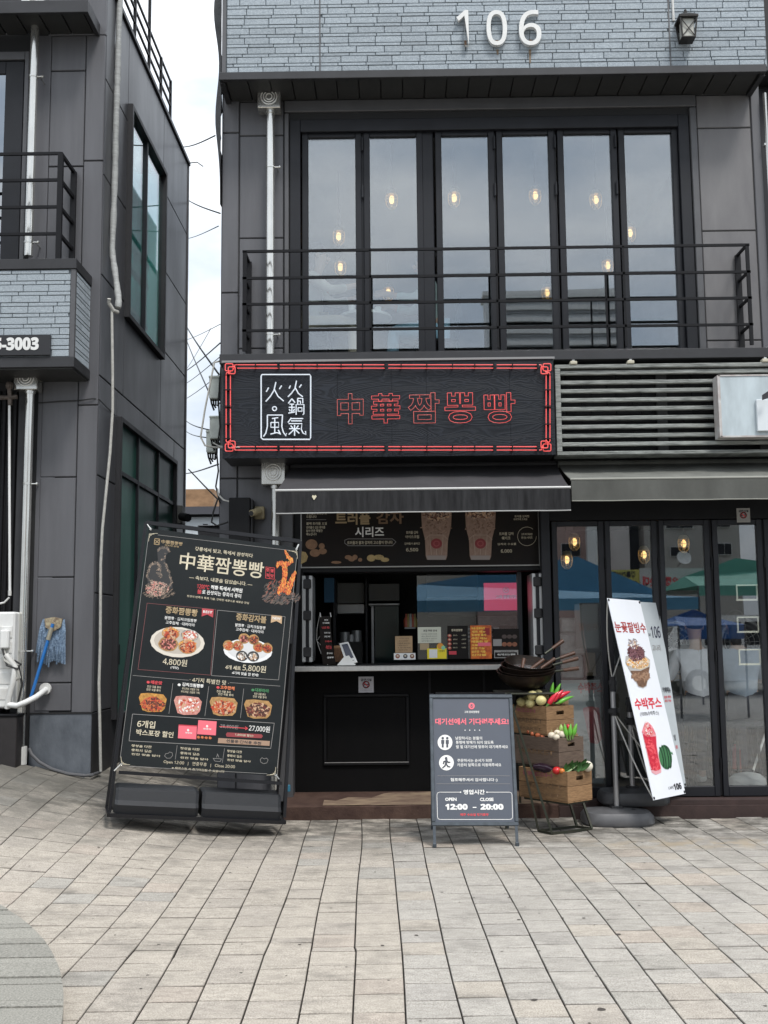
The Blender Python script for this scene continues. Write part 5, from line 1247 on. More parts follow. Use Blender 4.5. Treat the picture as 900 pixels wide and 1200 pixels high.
# two white round fans standing on the counter behind them
for px, py, lab in ((787, 755, 'large round white fan inside the cafe, left of the person in white'), (866, 752, 'large round white fan inside the cafe above the person in blue-grey')):
    p = P(px, py, 1.25); t = thing('round_fan', lab, 'fan', p, group='round fans in the cafe'); RX = Matrix.Rotation(R(90), 3, 'X')
    m = MB(); m.lathe([(.20, 0), (.235, 0), (.24, .06), (.225, .13), (.20, .13), (.20, 0)], p, RX, 28)
    zb_ = p.z - .30
    m.box(p.x - .26, p.x + .26, p.y - .10, p.y + .0, zb_, zb_ + .04, .01); m.box(p.x - .04, p.x + .04, p.y - .1, p.y, zb_, p.z - .22)
    m.build('housing', M_WHITEP, t, smooth=False)
    m = MB()
    for r_ in (.17, .12, .07): m.tube([(p.x + r_ * math.cos(k * .2618), p.y - .10, p.z + r_ * math.sin(k * .2618)) for k in range(24)], .004, 4, closed=True)
    for k in range(12): m.tube([(p.x, p.y - .10, p.z), (p.x + .2 * math.cos(k * .5236), p.y - .10, p.z + .2 * math.sin(k * .5236))], .003, 4)
    m.build('grille', M_WHITEP, t)
    for k in range(4):
        a = k * 1.57 + .3
        MB().sheet([(p.x + .03 * math.cos(a), p.y - .05, p.z + .03 * math.sin(a)), (p.x + .17 * math.cos(a - .3), p.y - .07, p.z + .17 * math.sin(a - .3)), (p.x + .18 * math.cos(a + .3), p.y - .03, p.z + .18 * math.sin(a + .3)), (p.x + .04 * math.cos(a + .8), p.y - .04, p.z + .04 * math.sin(a + .8))], .004).build('blade', M_RUBBER, t)
    MB().boxp(px - 32, 787, px + 32, 792, 1.1, 1.45, .004).build('counter_top', M_BENCH, croom)
# white bag, foil pack, painted banner reflection, dustpan and broom
p = P(797, 812, .9); t = thing('cloth_bag', 'pale grey cloth bag hanging beside the person in the white t-shirt', 'bag', p)
MB().blob(p, .11, .06, .13, 14, 10, None, .06).build('bag_body', mat('pale_cloth', (.33, .33, .31), .85, 0, .2, 8, bump=.4, bscale=15), t, smooth=True)
MB().tube([p + Vector((.0 + .08 * math.cos(k * .45), 0, .12 + .06 * math.sin(k * .45))) for k in range(8)], .008, 5).build('bag_strap', mat('bag_strap', (.15, .14, .12), .8), t)
t = thing('foil_pack', 'crinkled silver-white foil packages stacked inside the first glass door', 'packages', P(672, 795, .25))
M_FOIL = mat('foil', (.50, .54, .53), .35, .3, .4, 14, bump=1.0, bscale=22)
for (a, b_, c_, d_) in ((656, 724, 676, 742), (655, 742, 686, 768), (657, 768, 684, 796)): MB().boxp(a, b_, c_, d_, .2, .3, .018).build('pack', M_FOIL, t)
MB().boxp(655, 796, 700, 799, .18, .45, .003).build('pack_shelf', M_RAIL, croom)
kbox('box', 686, 765, 698, 792, .35, .15, mat('carton', (.22, .17, .11), .8), thing('carton', 'brown carton standing beside the foil packages in the first glass door', 'carton', P(692, 792, .35)))
t = thing('painted_banner_reflection', 'pale painted reflection of the watermelon juice banner behind the first glass door', 'painted reflection', P(683, 850, .02)); pq = Pl(t)  # dim panel painted as the banner's mirror image in the door glass
def rrect(x0_, y0_, x1_, y1_, r_): return [(a, b_) for a, b_ in rr_pts((x0_ + x1_) / 2, (y0_ + y1_) / 2, (x1_ - x0_) / 2, (y1_ - y0_) / 2, r_)]
u0, v1 = pq.uv(656, 797); u1, v0 = pq.uv(707, 918)
MB().box(u0, u1, 0, .004, v0, v1).build('sheet', mat('dim_reflection_paint', (.20, .23, .23), .7, 0, .2, 2), t, local=True)
pq.text('수박주스', (677, 805), (707, 807), 13, mat('dim_red', (.22, .03, .03), .6), .002, bold=.04); pq.text('100% 수박', (683, 815), (704, 816), 4, M_INKK, .002)
pq.poly([(683, 832), (702, 829), (706, 866), (700, 872), (691, 870)], mat('dim_red2', (.24, .035, .045), .5), .002); pq.ell(692.5, 831, 9.5, 3, mat('dim_red3', (.32, .08, .08), .5), .003)
t = thing('upper_painted_reflection', 'brown lettered painted reflection of a banner behind the first glass door above the foil packages', 'painted reflection', P(685, 735, .02)); pq = Pl(t)  # second panel painting the banner's reflection into the pane
u0, v1 = pq.uv(673, 708); u1, v0 = pq.uv(702, 760); 
MB().box(u0, u1, 0, .004, v0, v1).build('sheet', mat('dim_reflection_paint2', (.11, .115, .11), .7), t, local=True)
pq.text('팥빙수', (678, 734), (701, 735), 9, mat('dim_brown', (.12, .07, .05), .6), .002, bold=.03)
for k, (a, b_, c_, d_) in enumerate(((863, 685, 888, 704), (864, 722.5, 889.5, 741.5), (866, 760.5, 891.5, 779.5))):
    t = thing('picture_frame', 'small empty white picture frame on the right glass door, ' + ('top', 'middle', 'bottom')[k] + ' of three', 'picture frame', P((a + c_) / 2, (b_ + d_) / 2, YD + .03), group='white frames on the glass door')
    Y_ = YD + .008
    for nm, q_ in (('frame_bar', (a, b_, c_, b_ + 1.6)), ('frame_bar', (a, d_ - 2.2, c_, d_)), ('frame_bar', (a, b_ + 1.6, a + 1.5, d_ - 2.2)), ('frame_bar', (c_ - 1.5, b_ + 1.6, c_, d_ - 2.2))): MB().boxp(*q_, Y_, Y_ + .012).build(nm, mat('frame_ivory', (.62, .60, .50), .5), t)
t = thing('broom', 'white handled broom leaning beside the dustpan inside the rightmost glass door', 'broom', P(880, 905, .3))
MB().tube([P(881, 908, .25), P(897, 860, .35), P(903, 838, .4)], .011, 8).build('handle', M_WHITEP, t); MB().boxp(872, 902, 884, 920, .22, .28, .006).build('bristles', M_RUBBER, t)
t = thing('dustpan', 'grey-white dustpan hood lying inside the rightmost glass door', 'dustpan', P(876, 915, .2))
m = MB(); m.lathe([(.17, 0), (.16, .05), (.11, .09), (.0, .11)], P(876, 919, .22), None, 16, 1, .6); m.build('pan_hood', mat('dustpan_grey', (.30, .31, .31), .5), t, smooth=True)
t = thing('red_can', 'small red canister on the cafe floor left of the dustpan', 'canister', P(863, 900, .45)); MB().lathe([(.045, 0), (.045, .17), (.03, .19), (.015, .2), (.015, .22), (0, .22)], P(863, 901, .45), None, 12).build('canister_body', mat('red_can', (.28, .02, .02), .4), t, smooth=True); MB().lathe([(.02, .22), (.02, .25), (0, .25)], P(863, 901, .45), None, 8).build('canister_cap', M_RUBBER, t)

# two women upstairs by the window
M_MINT = mat('mint_sweater', (.42, .52, .50), .85, 0, .15, 10, bump=.3, bscale=40); M_CREAM = mat('cream_top', (.55, .52, .46), .85, 0, .15, 10)
M_SKIRT = mat('light_blue_cloth', (.30, .50, .62), .8, 0, .15, 8)
pA = P(378, 340, .75); pB = P(497, 395, .85)
person('long haired person in a cream top sitting upstairs behind the leftmost pane', (pA.x - .12, .75, 3.92), R(90), M_CREAM, mat('beige_trousers', (.42, .36, .28), .8), 'sit', 'reach', 'long', .10, seat=.48)
person('person in a mint sweater sitting upstairs behind the second pane with a cup', (pB.x + .12, .85, 3.92), R(-90), M_MINT, M_SKIRT, 'sit', 'reach', 'bun', .15, seat=.42)
for k, (px, py, Y, lab) in enumerate(((412, 364, .62, 'left of two white cups held up by the people upstairs'), (443, 366, .65, 'right of two white cups held up by the people upstairs'))):
    p = P(px, py, Y); t = thing('cup', lab, 'cup', p, group='cups upstairs'); MB().lathe([(.026, -.04), (.034, .05), (.031, .05), (.024, -.035), (0, -.035)], p, None, 14).build('cup_body', M_WHITE, t, smooth=True); MB().lathe([(.0, .035), (.029, .035)], p, None, 14).build('drink', mat('coffee', (.1, .05, .03), .2), t)
for k, (x_, y_, lab) in enumerate(((pA.x - .12, .75, 'under the person in the cream top'), (pB.x + .12, .85, 'under the person in the mint sweater'))):
    t = thing('chair', 'dark cafe chair upstairs ' + lab, 'chair', (x_, y_, 3.91)); s_ = -1 if k == 0 else 1; sh_ = .48 if k == 0 else .42
    MB().box(x_ - .21, x_ + .21, y_ - .21, y_ + .21, 3.91 + sh_ - .03, 3.91 + sh_ + .005, .01).build('seat', M_RAIL, t)
    MB().box(x_ + s_ * .20, x_ + s_ * .23, y_ - .2, y_ + .2, 4.45 + .0, 4.8, .01).build('backrest', M_RAIL, t)
    for i_ in (-1, 1):
        for j_ in (-1, 1): MB().box(x_ + i_ * .19 - .014, x_ + i_ * .19 + .014, y_ + j_ * .19 - .014, y_ + j_ * .19 + .014, 3.91, 4.5 if i_ == s_ else 3.91 + sh_ - .03).build('leg', M_RAIL, t)
t = thing('cafe_table', 'small round white cafe table between the two people upstairs', 'table', (P(428, 412, .7).x, .75, 3.91)); x_ = P(428, 412, .7).x
MB().lathe([(.26, 0), (.26, .025), (0, .025)], (x_, .75, 4.56), None, 20).build('table_top', M_WHITE, t); MB().tube([(x_, .75, 3.92), (x_, .75, 4.56)], .03, 10).build('pedestal', M_RAIL, t); MB().lathe([(.2, 0), (.18, .02), (0, .025)], (x_, .75, 3.91), None, 16).build('foot', M_RAIL, t)
# ------------------------------------------------------------------ left building
nbk = 0
lb = thing('left_building', 'dark grey clad building at left with green glazed side windows and a roof railing', 'building', (-2.65, 0, .3))
LX = -2.645; LY = 3.95; LZ = 7.63; LW = -5.4
m = MB(); m.box(LW, LX - 1.1, .02, LY, .1, LZ - .02); m.box(LX - 1.1, LX - .022, .02, LY, .1, 4.66); m.box(LX - .14, LX - .022, .02, LY, 6.86, LZ - .02)
m.box(LX - 1.1, LX - .022, .02, .87, 4.66, 7.5); m.box(LX - 1.1, LX - .022, 2.51, LY, 4.66, 7.5); m.build('wall', M_SEAM, lb)  # no roof over the stair room: opening added to let sky light in
M_STAIR = mat('stair_room_teal', (.50, .85, .82), .8, 0, .1, 3)
MB().box(LX - .30, LX - .28, .9, 2.48, 4.68, 6.84).build('stair_wall', M_STAIR, lb); MB().box(LX - 1.05, LX - .03, 2.46, 2.49, 4.68, 6.84).build('stair_wall', M_STAIR, lb)  # teal wall set close behind the pane to catch more light
for z_, h_ in ((6.50, .03), (5.66, .05), (5.42, .05), (4.95, .04)): MB().box(LX - .16, LX - .10, .9, 2.3, z_ - h_ / 2, z_ + h_ / 2).build('inner_bar', M_WHITE, lb)
MB().box(LX - .16, LX - .10, 2.18, 2.24, 4.7, 6.8).build('inner_bar', M_WHITE, lb); MB().box(LX - .16, LX - .10, 1.82, 1.87, 5.44, 5.64).build('inner_bar', M_WHITE, lb)
# front cladding
xf = [XX(56, 0, 200), XX(97.5, 0, 200), LX]
for a, b_, zs_ in ((xf[0], xf[1], [.875, 1.12, 2.04, 2.93, 3.86, 4.85, 5.82, 6.75, 7.1]), (xf[1], xf[2], [.86, 3.58, 5.87, 7.1])):
    for c_, d_ in zip(zs_[:-1], zs_[1:]): MB().box(a + .004, b_ - .004, (0 if b_ == LX else .005), .03, c_ + .005, d_ - .005, .006).build('cladding_panel', M_PANEL, lb)
MB().box(XX(34, 0, 850), XX(56, 0, 850) + .0, .012, .03, .86, 3.9).build('recess_panel', M_PANEL, lb)
MB().box(XX(36, 0, 200), XX(56, 0, 200) + .0, .008, .03, 4.6, 7.1).build('recess_panel', M_PANEL, lb)
M_BASE = mat('worn_blue_grey_base', (.075, .085, .10), .6, .1, .8, 6, (1, 1, .6), .25, 40, col2=(.14, .155, .175))
MB().box(XX(34, -.0, 870), LX + .0, -.004, .03, .1, .855, .004).build('base_plinth', M_BASE, lb)
MB().box(XX(34, -.0, 870), LX + .004, -.01, .03, .855, .868).build('plinth_flashing', M_SEAM, lb)
for a, b_ in ((LW, -4.62), (-4.61, -4.4)):
    for c_, d_ in zip([.3, 1.12, 2.04, 2.93, 3.86, 4.85, 5.82, 6.75], [1.12, 2.04, 2.93, 3.86, 4.85, 5.82, 6.75, 7.1]): MB().box(a + .004, b_ - .004, .004, .03, c_ + .005, d_ - .005, .006).build('cladding_panel', M_PANEL, lb)
# side wall (faces +x), panels and two window openings
M_PANELS = mat('side_cladding', (.092, .094, .103), .36, .15, .35, 1.6, (1, 1, .35), .1, 10)
def sidep(y0, y1, z0, z1, mt=M_PANELS): return MB().box(LX - .024, LX, y0 + .004, y1 - .004, z0 + .005, z1 - .005, .005).build('cladding_panel', mt, lb)
W1 = (.86, 2.52, 4.65, 6.87); W2 = (.64, 3.30, .75, 3.61)
zz_ = [.86, 1.9, 2.95, 3.86, 4.8, 5.75, 6.68, LZ]
for z0_, z1_ in zip(zz_[:-1], zz_[1:]):
    rows = [(0.03, LY)]
    for W_ in (W1, W2):
        if z1_ > W_[2] + .02 and z0_ < W_[3] - .02:
            rows = [(0.03, W_[0])] + [(W_[1], LY)]
            lo, hi = z0_, z1_
            if z0_ < W_[2] - .02: sidep(W_[0], W_[1], z0_, W_[2])
            if z1_ > W_[3] + .02: sidep(W_[0], W_[1], W_[3], z1_)
    for a, b_ in rows: sidep(a, b_, z0_, z1_)
MB().box(LX - .024, LX + .003, .0, LY, .2, .855, .004).build('side_plinth', M_FASCIA, lb)
MB().box(LX - .03, LX + .012, LY, LY + .05, .2, LZ).build('corner_trim', M_TRIM, lb)
# upper side window: projecting frame and teal panes
def sidewin(W_, proj, mullY, mullZ, label, glassm, deep=.12, fw=.05):
    t = thing('side_window', label, 'window', (LX, (W_[0] + W_[1]) / 2, W_[2]))
    m = MB(); y0, y1, z0, z1 = W_
    m.box(LX - .02, LX + proj, y0, y0 + fw, z0, z1, .004); m.box(LX - .02, LX + proj, y1 - fw, y1, z0, z1, .004); m.box(LX - .02, LX + proj, y0 + fw, y1 - fw, z1 - fw, z1, .004); m.box(LX - .02, LX + proj, y0 + fw, y1 - fw, z0, z0 + fw, .004)
    m.build('window_frame', M_FASCIA, t)
    ys_ = [y0 + fw] + mullY + [y1 - fw]; zs_ = [z0 + fw] + mullZ + [z1 - fw]
    for y_ in mullY: MB().box(LX - .015, LX + .03, y_ - .022, y_ + .022, z0 + fw, z1 - fw, .003).build('mullion', M_FRAME, t)
    for z_ in mullZ:
        for a, b_ in zip(ys_[:-1], ys_[1:]): MB().box(LX - .015, LX + .028, a + .022, b_ - .022, z_ - .022, z_ + .022, .003).build('transom', M_FRAME, t)
    for a, b_ in zip(ys_[:-1], ys_[1:]):
        for c_, d_ in zip(zs_[:-1], zs_[1:]): MB().box(LX - .004, LX + .004, a, b_, c_, d_).build('pane', glassm, t)
    return t
M_GREENG = mat('green_tinted_glass', (.03, .125, .098), .35, 0, .3, 2, (1, 1, .3), spec=.3)
w1 = sidewin(W1, .05, [.86 + .75, ], [], 'tall teal glazed upper side window in the left building', M_GLASST)
# cut the wall behind the upper window: a stair room left open above for sky light, with white inner bars
w2 = sidewin(W2, .05, [1.44, 2.38], [3.08], 'large green tinted gridded side window low in the left building', M_GREENG)
MB().box(LX - .0, LX + .035, .74, .80, 1.25, 1.45, .01).build('handle', M_RAIL, w2)
# balcony with brick front
YBf = -.46; bx1 = XX(86.5, YBf, 360)
bz1, bz0 = ZX(316, YBf, 60), ZX(419, YBf, 60)
bal = MB().box(LW, bx1, YBf, .0, bz0, bz1).build('balcony_box', M_GROUT, lb)
z_ = bz0 + .004; i = 0; rest2 = MB()
while z_ < bz1 - .03:
    h = .062 if i % 2 == 0 else .034
    brick_course(LW + .02, bx1 - .028, z_, h, YBf, bal, 60, rest=rest2)
    # side return: bricks along y
    y_ = YBf + .03 + (.1 if i % 2 else 0); ya = YBf + .03
    while ya < -.03:
        yb_ = min(y_ + .2, -.01)
        if yb_ - ya > .02: MB().box(bx1 - .002, bx1 + .012, ya + .003, yb_ - .003, z_ + .003, z_ + h - .003, .0025).build('brick', M_BRICK, bal)
        ya = yb_; y_ = yb_
        if ya >= -.011: break
    z_ += h; i += 1
if rest2.v: rest2.build('far_bricks', M_BRICK, bal, kind='stuff')
MB().box(bx1 - .028, bx1 + .014, YBf - .014, YBf + .028, bz0, bz1, .003).build('corner_strip', M_TRIM, bal)
m = MB(); m.box(LW, bx1 + .02, YBf - .025, .0, bz1, ZX(304, YBf, 60), .004); m.box(LW, bx1 + .02, YBf - .025, .0, ZX(431, YBf, 60), bz0, .004); m.build('balcony_trim', M_FASCIA, lb)
MB().box(LW, bx1 + .0, YBf, -.002, ZX(431, YBf, 60) - .012, ZX(431, YBf, 60)).build('balcony_soffit', M_SOFFIT, lb)
sg2 = thing('number_sign', 'black sign with white digits ending in 3003 under the left brick balcony', 'sign', P(20, 404, YBf - .04)); pq = Pl(sg2)
MB().box(-4.2, XX(59, YBf - .04, 404), YBf - .045, YBf - .014, ZX(416.5, YBf - .04, 30), ZX(392.5, YBf - .04, 30), .003).build('sign_plate', mat('sign_black', (.014, .014, .016), .4), sg2)
pq.text('5-3003', (-7, 403.5), (45.5, 402.5), 15, M_WHITE, .006, bold=.035, res=4, depth=.004, name='digits')
# rail above the balcony box
zz2 = [P(60, q_, -.42).z for q_ in (180, 211, 242.5, 274)]
r2 = thing('left_balcony_railing', 'black metal railing on top of the left brick balcony', 'railing', (-3.3, -.42, bz1)); xe = XX(70, -.42, 240)
zt2 = ZX(304, YBf, 60)
for z_ in zz2: m = MB(); m.bar((LW, -.42, z_), (xe, -.42, z_), .02, .025); m.bar((xe, -.42, z_), (xe, -.01, z_), .025, .03); m.build('rail', M_RAIL, r2)
for x_, wd in ((xe, .045),): MB().bar((x_, -.42, zt2), (x_, -.42, zz2[0]), wd, .035).build('post', M_RAIL, r2)
MB().bar((xe, -.04, zt2), (xe, -.04, zz2[0]), .05, .03).build('wall_post', M_RAIL, r2)
# left glass door upstairs and its frame
dl = thing('left_balcony_door', 'dark framed glass door behind the left balcony at the picture edge', 'door', (-3.9, .0, zt2))
xa = XX(34 - 4, 0, 170); 
m = MB(); m.box(xa - .02, xa + .02, -.03, .03, zt2, 6.93, .004); m.box(-4.6, xa - .02, -.03, .03, 6.85, 6.93, .004); m.build('door_trim', M_TRIM, dl)
m = MB(); m.box(xa - .20, xa - .03, -.015, .015, zt2, 6.84, .004); m.box(-4.6, xa - .2, -.015, .015, 6.72, 6.84, .004); m.build('door_frame', M_FRAME, dl)
MB().box(-4.6, xa - .2, .0, .01, zt2, 6.72).build('pane', glass('left_door_glass', .35, (.2, .24, .25)), dl)
# eave on the left
EY2 = -.40; ex1 = XX(103, EY2, 5); ez = ZX(14, EY2, 100)
m = MB(); m.box(LW, ex1, EY2, EY2 + .04, ez + .0, ez + .12, .004); m.box(ex1 - .04, ex1, EY2 + .04, .0, ez, ez + .12, .004); m.build('eave_fascia', M_FASCIA, lb)
x_ = ex1 - .05
while x_ > -4.6: MB().box(x_ - .20, x_ - .012, EY2 + .04, -.0, ez + .03, ez + .045).build('soffit_board', M_SOFFIT, lb); x_ -= .205
MB().box(LW, ex1 - .04, EY2 + .04, .0, ez + .05, ez + .08).build('eave_deck', M_SEAM, lb)
MB().box(XX(56, 0, 60), LX, 0, .03, ez + .02, LZ, .004).build('cladding_panel', M_PANEL, lb)
# roof edge and railing along the side
MB().box(LX - .06, LX + .025, -.02, LY + .06, LZ, LZ + .05, .004).build('roof_edge', M_FASCIA, lb)
rr3 = thing('roof_railing', 'black metal railing along the roof edge of the left building', 'railing', (LX, 1.5, LZ + .05))
yE = 2.93
for k in range(4): MB().bar((LX - .02, -1 + .98, LZ + .12 + k * .155), (LX - .02, yE, LZ + .12 + k * .155), .02, .024).build('rail', M_RAIL, rr3)
for y_ in (.5, 1.15, 1.8, 2.4, yE): MB().bar((LX - .02, y_, LZ + .05), (LX - .02, y_, LZ + .60 + (.5 if y_ == 1.8 else 0)), .03, .03).build('post', M_RAIL, rr3)
m = MB(); m.tube([(LX + .02, LY, LZ + .02), (LX + .12, LY, LZ + .03), (LX + .2, LY, LZ - .03)], .007, 6); tag(m.build('wire_hook', M_WIRE), 'thin bent wire hook sticking out of the rear roof corner of the left building', 'hook')
# ground floor left: dark corrugated shutter, frame, plinth box
shx = XX(20, .0, 600)
m = MB(); x_ = -4.4
while x_ < shx: m.box(x_, x_ + .03, -.01, .02, .5, 3.72, .006); x_ += .05
m.build('corrugated_shutter', M_BLACK, lb)
MB().box(shx + .0, shx + .06, -.04, .03, .45, 3.72, .004).build('shutter_jamb', M_FASCIA, lb)
m = MB(); m.box(XX(25, -.03, 600), XX(33, -.03, 600), -.02, .03, .4, 3.8, .004); m.build('jamb_trim', M_TRIM, lb)
pb_ = thing('plinth_box', 'dark wooden box platform under the white air conditioner', 'platform', P(5, 900, -.28))
MB().box(-4.4, XX(19, -.28, 870), -.28, -.045, .30, ZX(840, -.28, 5), .006).build('box_body', mat('dark_brown_box', (.022, .018, .018), .6, 0, .4, 8), pb_)
MB().box(-4.4, XX(19.5, -.285, 870), -.29, -.045, ZX(840, -.28, 5), ZX(837, -.28, 5), .004).build('box_lid', M_RAIL, pb_)
downpipe('stainless downpipe with ringed hopper above the left brick balcony', 40.5, 12.5, 27, [(41, 28), (37, 300)], -.13, clamps=(90, 284))
downpipe('stainless downpipe with ringed hopper below the left balcony running down to a white collar', 32.5, 444.5, 28, [(35, 459), (27, 893)], -.10, clamps=(567, 763), base=True)
# air conditioner outdoor unit
ac = thing('air_conditioner', 'white air conditioner outdoor unit at the left edge with looped pipes', 'air conditioner', P(5, 838, -.22))
ax1 = XX(16, -.24, 770); az0, az1 = ZX(830, -.24, 8), ZX(717, -.24, 8)
MB().box(-4.2, ax1, -.24, .0 - .06, az0, az1, .015).build('casing', M_WHITE, ac)
m = MB()
for k in range(5): z_ = az0 + .07 + k * .13; m.box(ax1 - .12, ax1 - .015, -.246, -.238, z_, z_ + .1, .004)
m.build('side_louvre', M_WHITEP, ac)
MB().box(ax1 - .105, ax1 - .03, -.30, -.24, az0 + .50, az0 + .66, .012).build('valve_cover', M_WHITE, ac)
m = MB(); m.tube([(ax1 - .08, -.27, az0 + .5), (ax1 - .05, -.30, az0 + .40), (ax1 + .05, -.29, az0 + .34), (ax1 + .07, -.28, az0 + .26), (ax1 + .0, -.27, az0 + .22)], .016, 8); m.build('insulated_pipe', M_WIREW, ac, smooth=True)
m = MB(); m.tube([(ax1 - .08, -.29, az0 + .5), (ax1 - .03, -.31, az0 + .36), (ax1 + .06, -.31, az0 + .33), (ax1 + .08, -.29, az0 + .37), (ax1 + .02, -.28, az0 + .40)], .009, 6); m.tube([(ax1 + .06, -.29, az0 + .36), (ax1 + .09, -.27, az0 + .2), (ax1 + .05, -.26, az0 + .02)], .009, 6); m.build('power_cable', M_WIRE, ac, smooth=True)
m = MB(); m.tube([(ax1 - .05, -.29, az0 + .45), (ax1 + .03, -.29, az0 + .36), (ax1 + .02, -.29, az0 + .22), (ax1 - .02, -.28, az0 + .08), (ax1 - .03, -.27, az0 + .0)], .024, 10); m.build('drain_hose', M_WHITEP, ac, smooth=True)
def tubepx(m, pts, r_, n=8): m.tube([P(a, b_, Y_) for a, b_, Y_ in pts], r_, n)
wp = MB(); tubepx(wp, [(10, 826, -.28), (20, 827, -.30), (30, 823, -.30), (42, 817, -.25), (50, 811, -.14), (55, 807, -.02)], .024, 12); wpo = tag(wp.build('wrapped_pipe', M_WHITE, None, smooth=True), 'thick white wrapped pipe curving from the air conditioner into the wall', 'pipe')
m = MB(); m.lathe([(.05, 0), (.05, .03), (.0, .03)], P(54, 807, -.03), Matrix.Rotation(R(90), 3, 'X'), 14); m.build('pipe_collar', M_WHITEP, wpo)
gc = MB(); pts_ = [(34, 877, -.05), (37, 884, -.06), (46, 893, -.08), (60, 901, -.10), (80, 907, -.12), (100, 909, -.12), (108, 908, -.08), (117, 905, .15)]
tubepx(gc, pts_, .014); tag(gc.build('ground_cable', mat('grey_conduit', (.09, .09, .095), .6), None, smooth=True), 'grey conduit lying along the foot of the left building wall', 'conduit')
# awning arm and bracket at the far left
t = thing('shutter_arm', 'thin white vertical pull rod with a rusty bracket at the far left edge', 'pull rod', P(11, 480, -.2))
MB().tube([P(11, 468, -.2), P(11, 560, -.2), P(11.5, 692, -.2)], .011, 8).build('rod', M_WHITE, t)
m = MB(); tubepx(m, [(-4, 466, -.2), (8, 466, -.2), (20, 465, -.2)], .02); m.blob(P(11, 452, -.2), .035, .035, .04, 8, 6); m.bar(P(11, 449, -.2), P(12, 475, -.2), .03); m.build('bracket', mat('rusty_metal', (.16, .13, .11), .7, .4, .6, 30), t)
m = MB(); tubepx(m, [(11.5, 692, -.2), (11.5, 698, -.2)], .014); tubepx(m, [(11, 700, -.2), (5, 706, -.2), (-4, 708, -.2)], .008); m.build('hook', M_WHITEP, t)
# wrapped white duct down the corner, then a cable
def rvar(rr_, pts, r0): return [r0 * rr_.uniform(.85, 1.15) for _ in pts]
rr_ = random.Random(6)
cl = [(131, -8, .35), (129, 60, .33), (128, 100, .32), (127, 150, .3), (127, 200, .3), (129, 250, .28), (132, 300, .25), (137, 335, .2), (139, 352, .15), (138, 363, .12)]
pts = []
for i_ in range(len(cl) - 1):
    for k in range(5): pts.append(P(cl[i_][0] + (cl[i_ + 1][0] - cl[i_][0]) * k / 5, cl[i_][1] + (cl[i_ + 1][1] - cl[i_][1]) * k / 5, cl[i_][2] + (cl[i_ + 1][2] - cl[i_][2]) * k / 5))
for p_ in pts: p_.x = max(p_.x, LX + .03)
duct = MB(); duct.tube(pts, rvar(rr_, pts, .029), 10)
du = tag(duct.build('wrapped_duct', mat('wrapping_tape', (.42, .43, .42), .7, 0, .35, 8, (1, 1, 6), .5, 30), None, smooth=True), 'white tape-wrapped duct running down the corner of the left building', 'duct')
m = MB(); tubepx(m, [(138, 366, .12), (133, 364, .06), (127.5, 355, .02), (128, 350, .0)], .018); m.build('elbow', M_WIREW, du)
cb = MB(); tubepx(cb, [(131, 362, .06), (131.5, 400, .06), (132, 440, .07), (132, 480, .07), (129, 530, .07), (124, 580, .06), (120, 620, .05), (118, 660, .05), (117.5, 750, .05), (116, 800, .05), (117, 850, .06), (118, 904, .08)], .013)
tag(cb.build('grey_cable', M_WIREW, None, smooth=True), 'pale grey cable running down the side wall of the left building to the ground', 'cable')
cb = MB(); tubepx(cb, [(45, 472, -.01), (70, 470, -.015), (95, 469, -.015), (109, 467, -.015), (116, 468, .02), (122, 474, .1), (135, 487, .6)], .005, 5)
tag(cb.build('thin_cable', M_WIRE, None), 'thin dark cable crossing the cladding under the left balcony', 'cable')

# mop leaning upside down
mp2 = thing('mop', 'blue mop leaning upside down on the wall with its stringy head up', 'mop', P(36, 818, -.15))
h0, h1 = P(36, 818, -.16), P(62, 731, -.125)
MB().tube([h0, h1], .014, 8).build('handle', mat('mop_blue', (.015, .14, .42), .4), mp2)
a = h0.lerp(h1, .78); MB().tube([a, h0.lerp(h1, .95)], .019, 8).build('socket', mat('mop_socket', (.28, .26, .20), .5), mp2)
plate = [P(52, 725, -.095), P(63, 723, -.095), P(73, 725, -.095), P(71, 735, -.105), P(62, 740, -.11), P(53, 735, -.105)]
m = MB(); n = len(plate); m.add(plate + [p_ + Vector((0, .02, 0)) for p_ in plate], [tuple(range(n)), tuple(range(2 * n - 1, n - 1, -1))] + [(i, (i + 1) % n, n + (i + 1) % n, n + i) for i in range(n)])
m.build('head_plate', mat('mop_plate', (.36, .31, .20), .8, 0, .9, 45, col2=(.10, .06, .04)), mp2)
M_MOP = mat('mop_strings', (.30, .40, .52), .9, 0, 1, 70, bump=.4, bscale=80, col2=(.07, .12, .20)); rr_ = random.Random(9); m = MB()
for k in range(95):
    s_ = rr_.random(); px = 50 + 25.5 * s_; py = 724 + 2.5 * rr_.random() + 3 * abs(s_ - .5)
    L_ = rr_.uniform(34, 52) if (s_ < .3 or s_ > .4) else rr_.uniform(40, 54); x2 = 43 + 33 * s_ + rr_.uniform(-1.5, 1.5)
    if .15 < s_ < .85 and rr_.random() < .5: py = 740 + rr_.uniform(-2, 3); L_ -= 12
    m.tube([P(px, py, -.05 - .02 * rr_.random()), P(px + (x2 - px) * .3 - (1.5 if s_ < .5 else -1), py + L_ * .3, -.07 - .02 * rr_.random()), P(px + (x2 - px) * .8, py + L_ * .7, -.06 - .02 * rr_.random()), P(x2, py + L_, -.045)], .0075, 4)
m.build('mop_strings', M_MOP, mp2, kind='stuff')
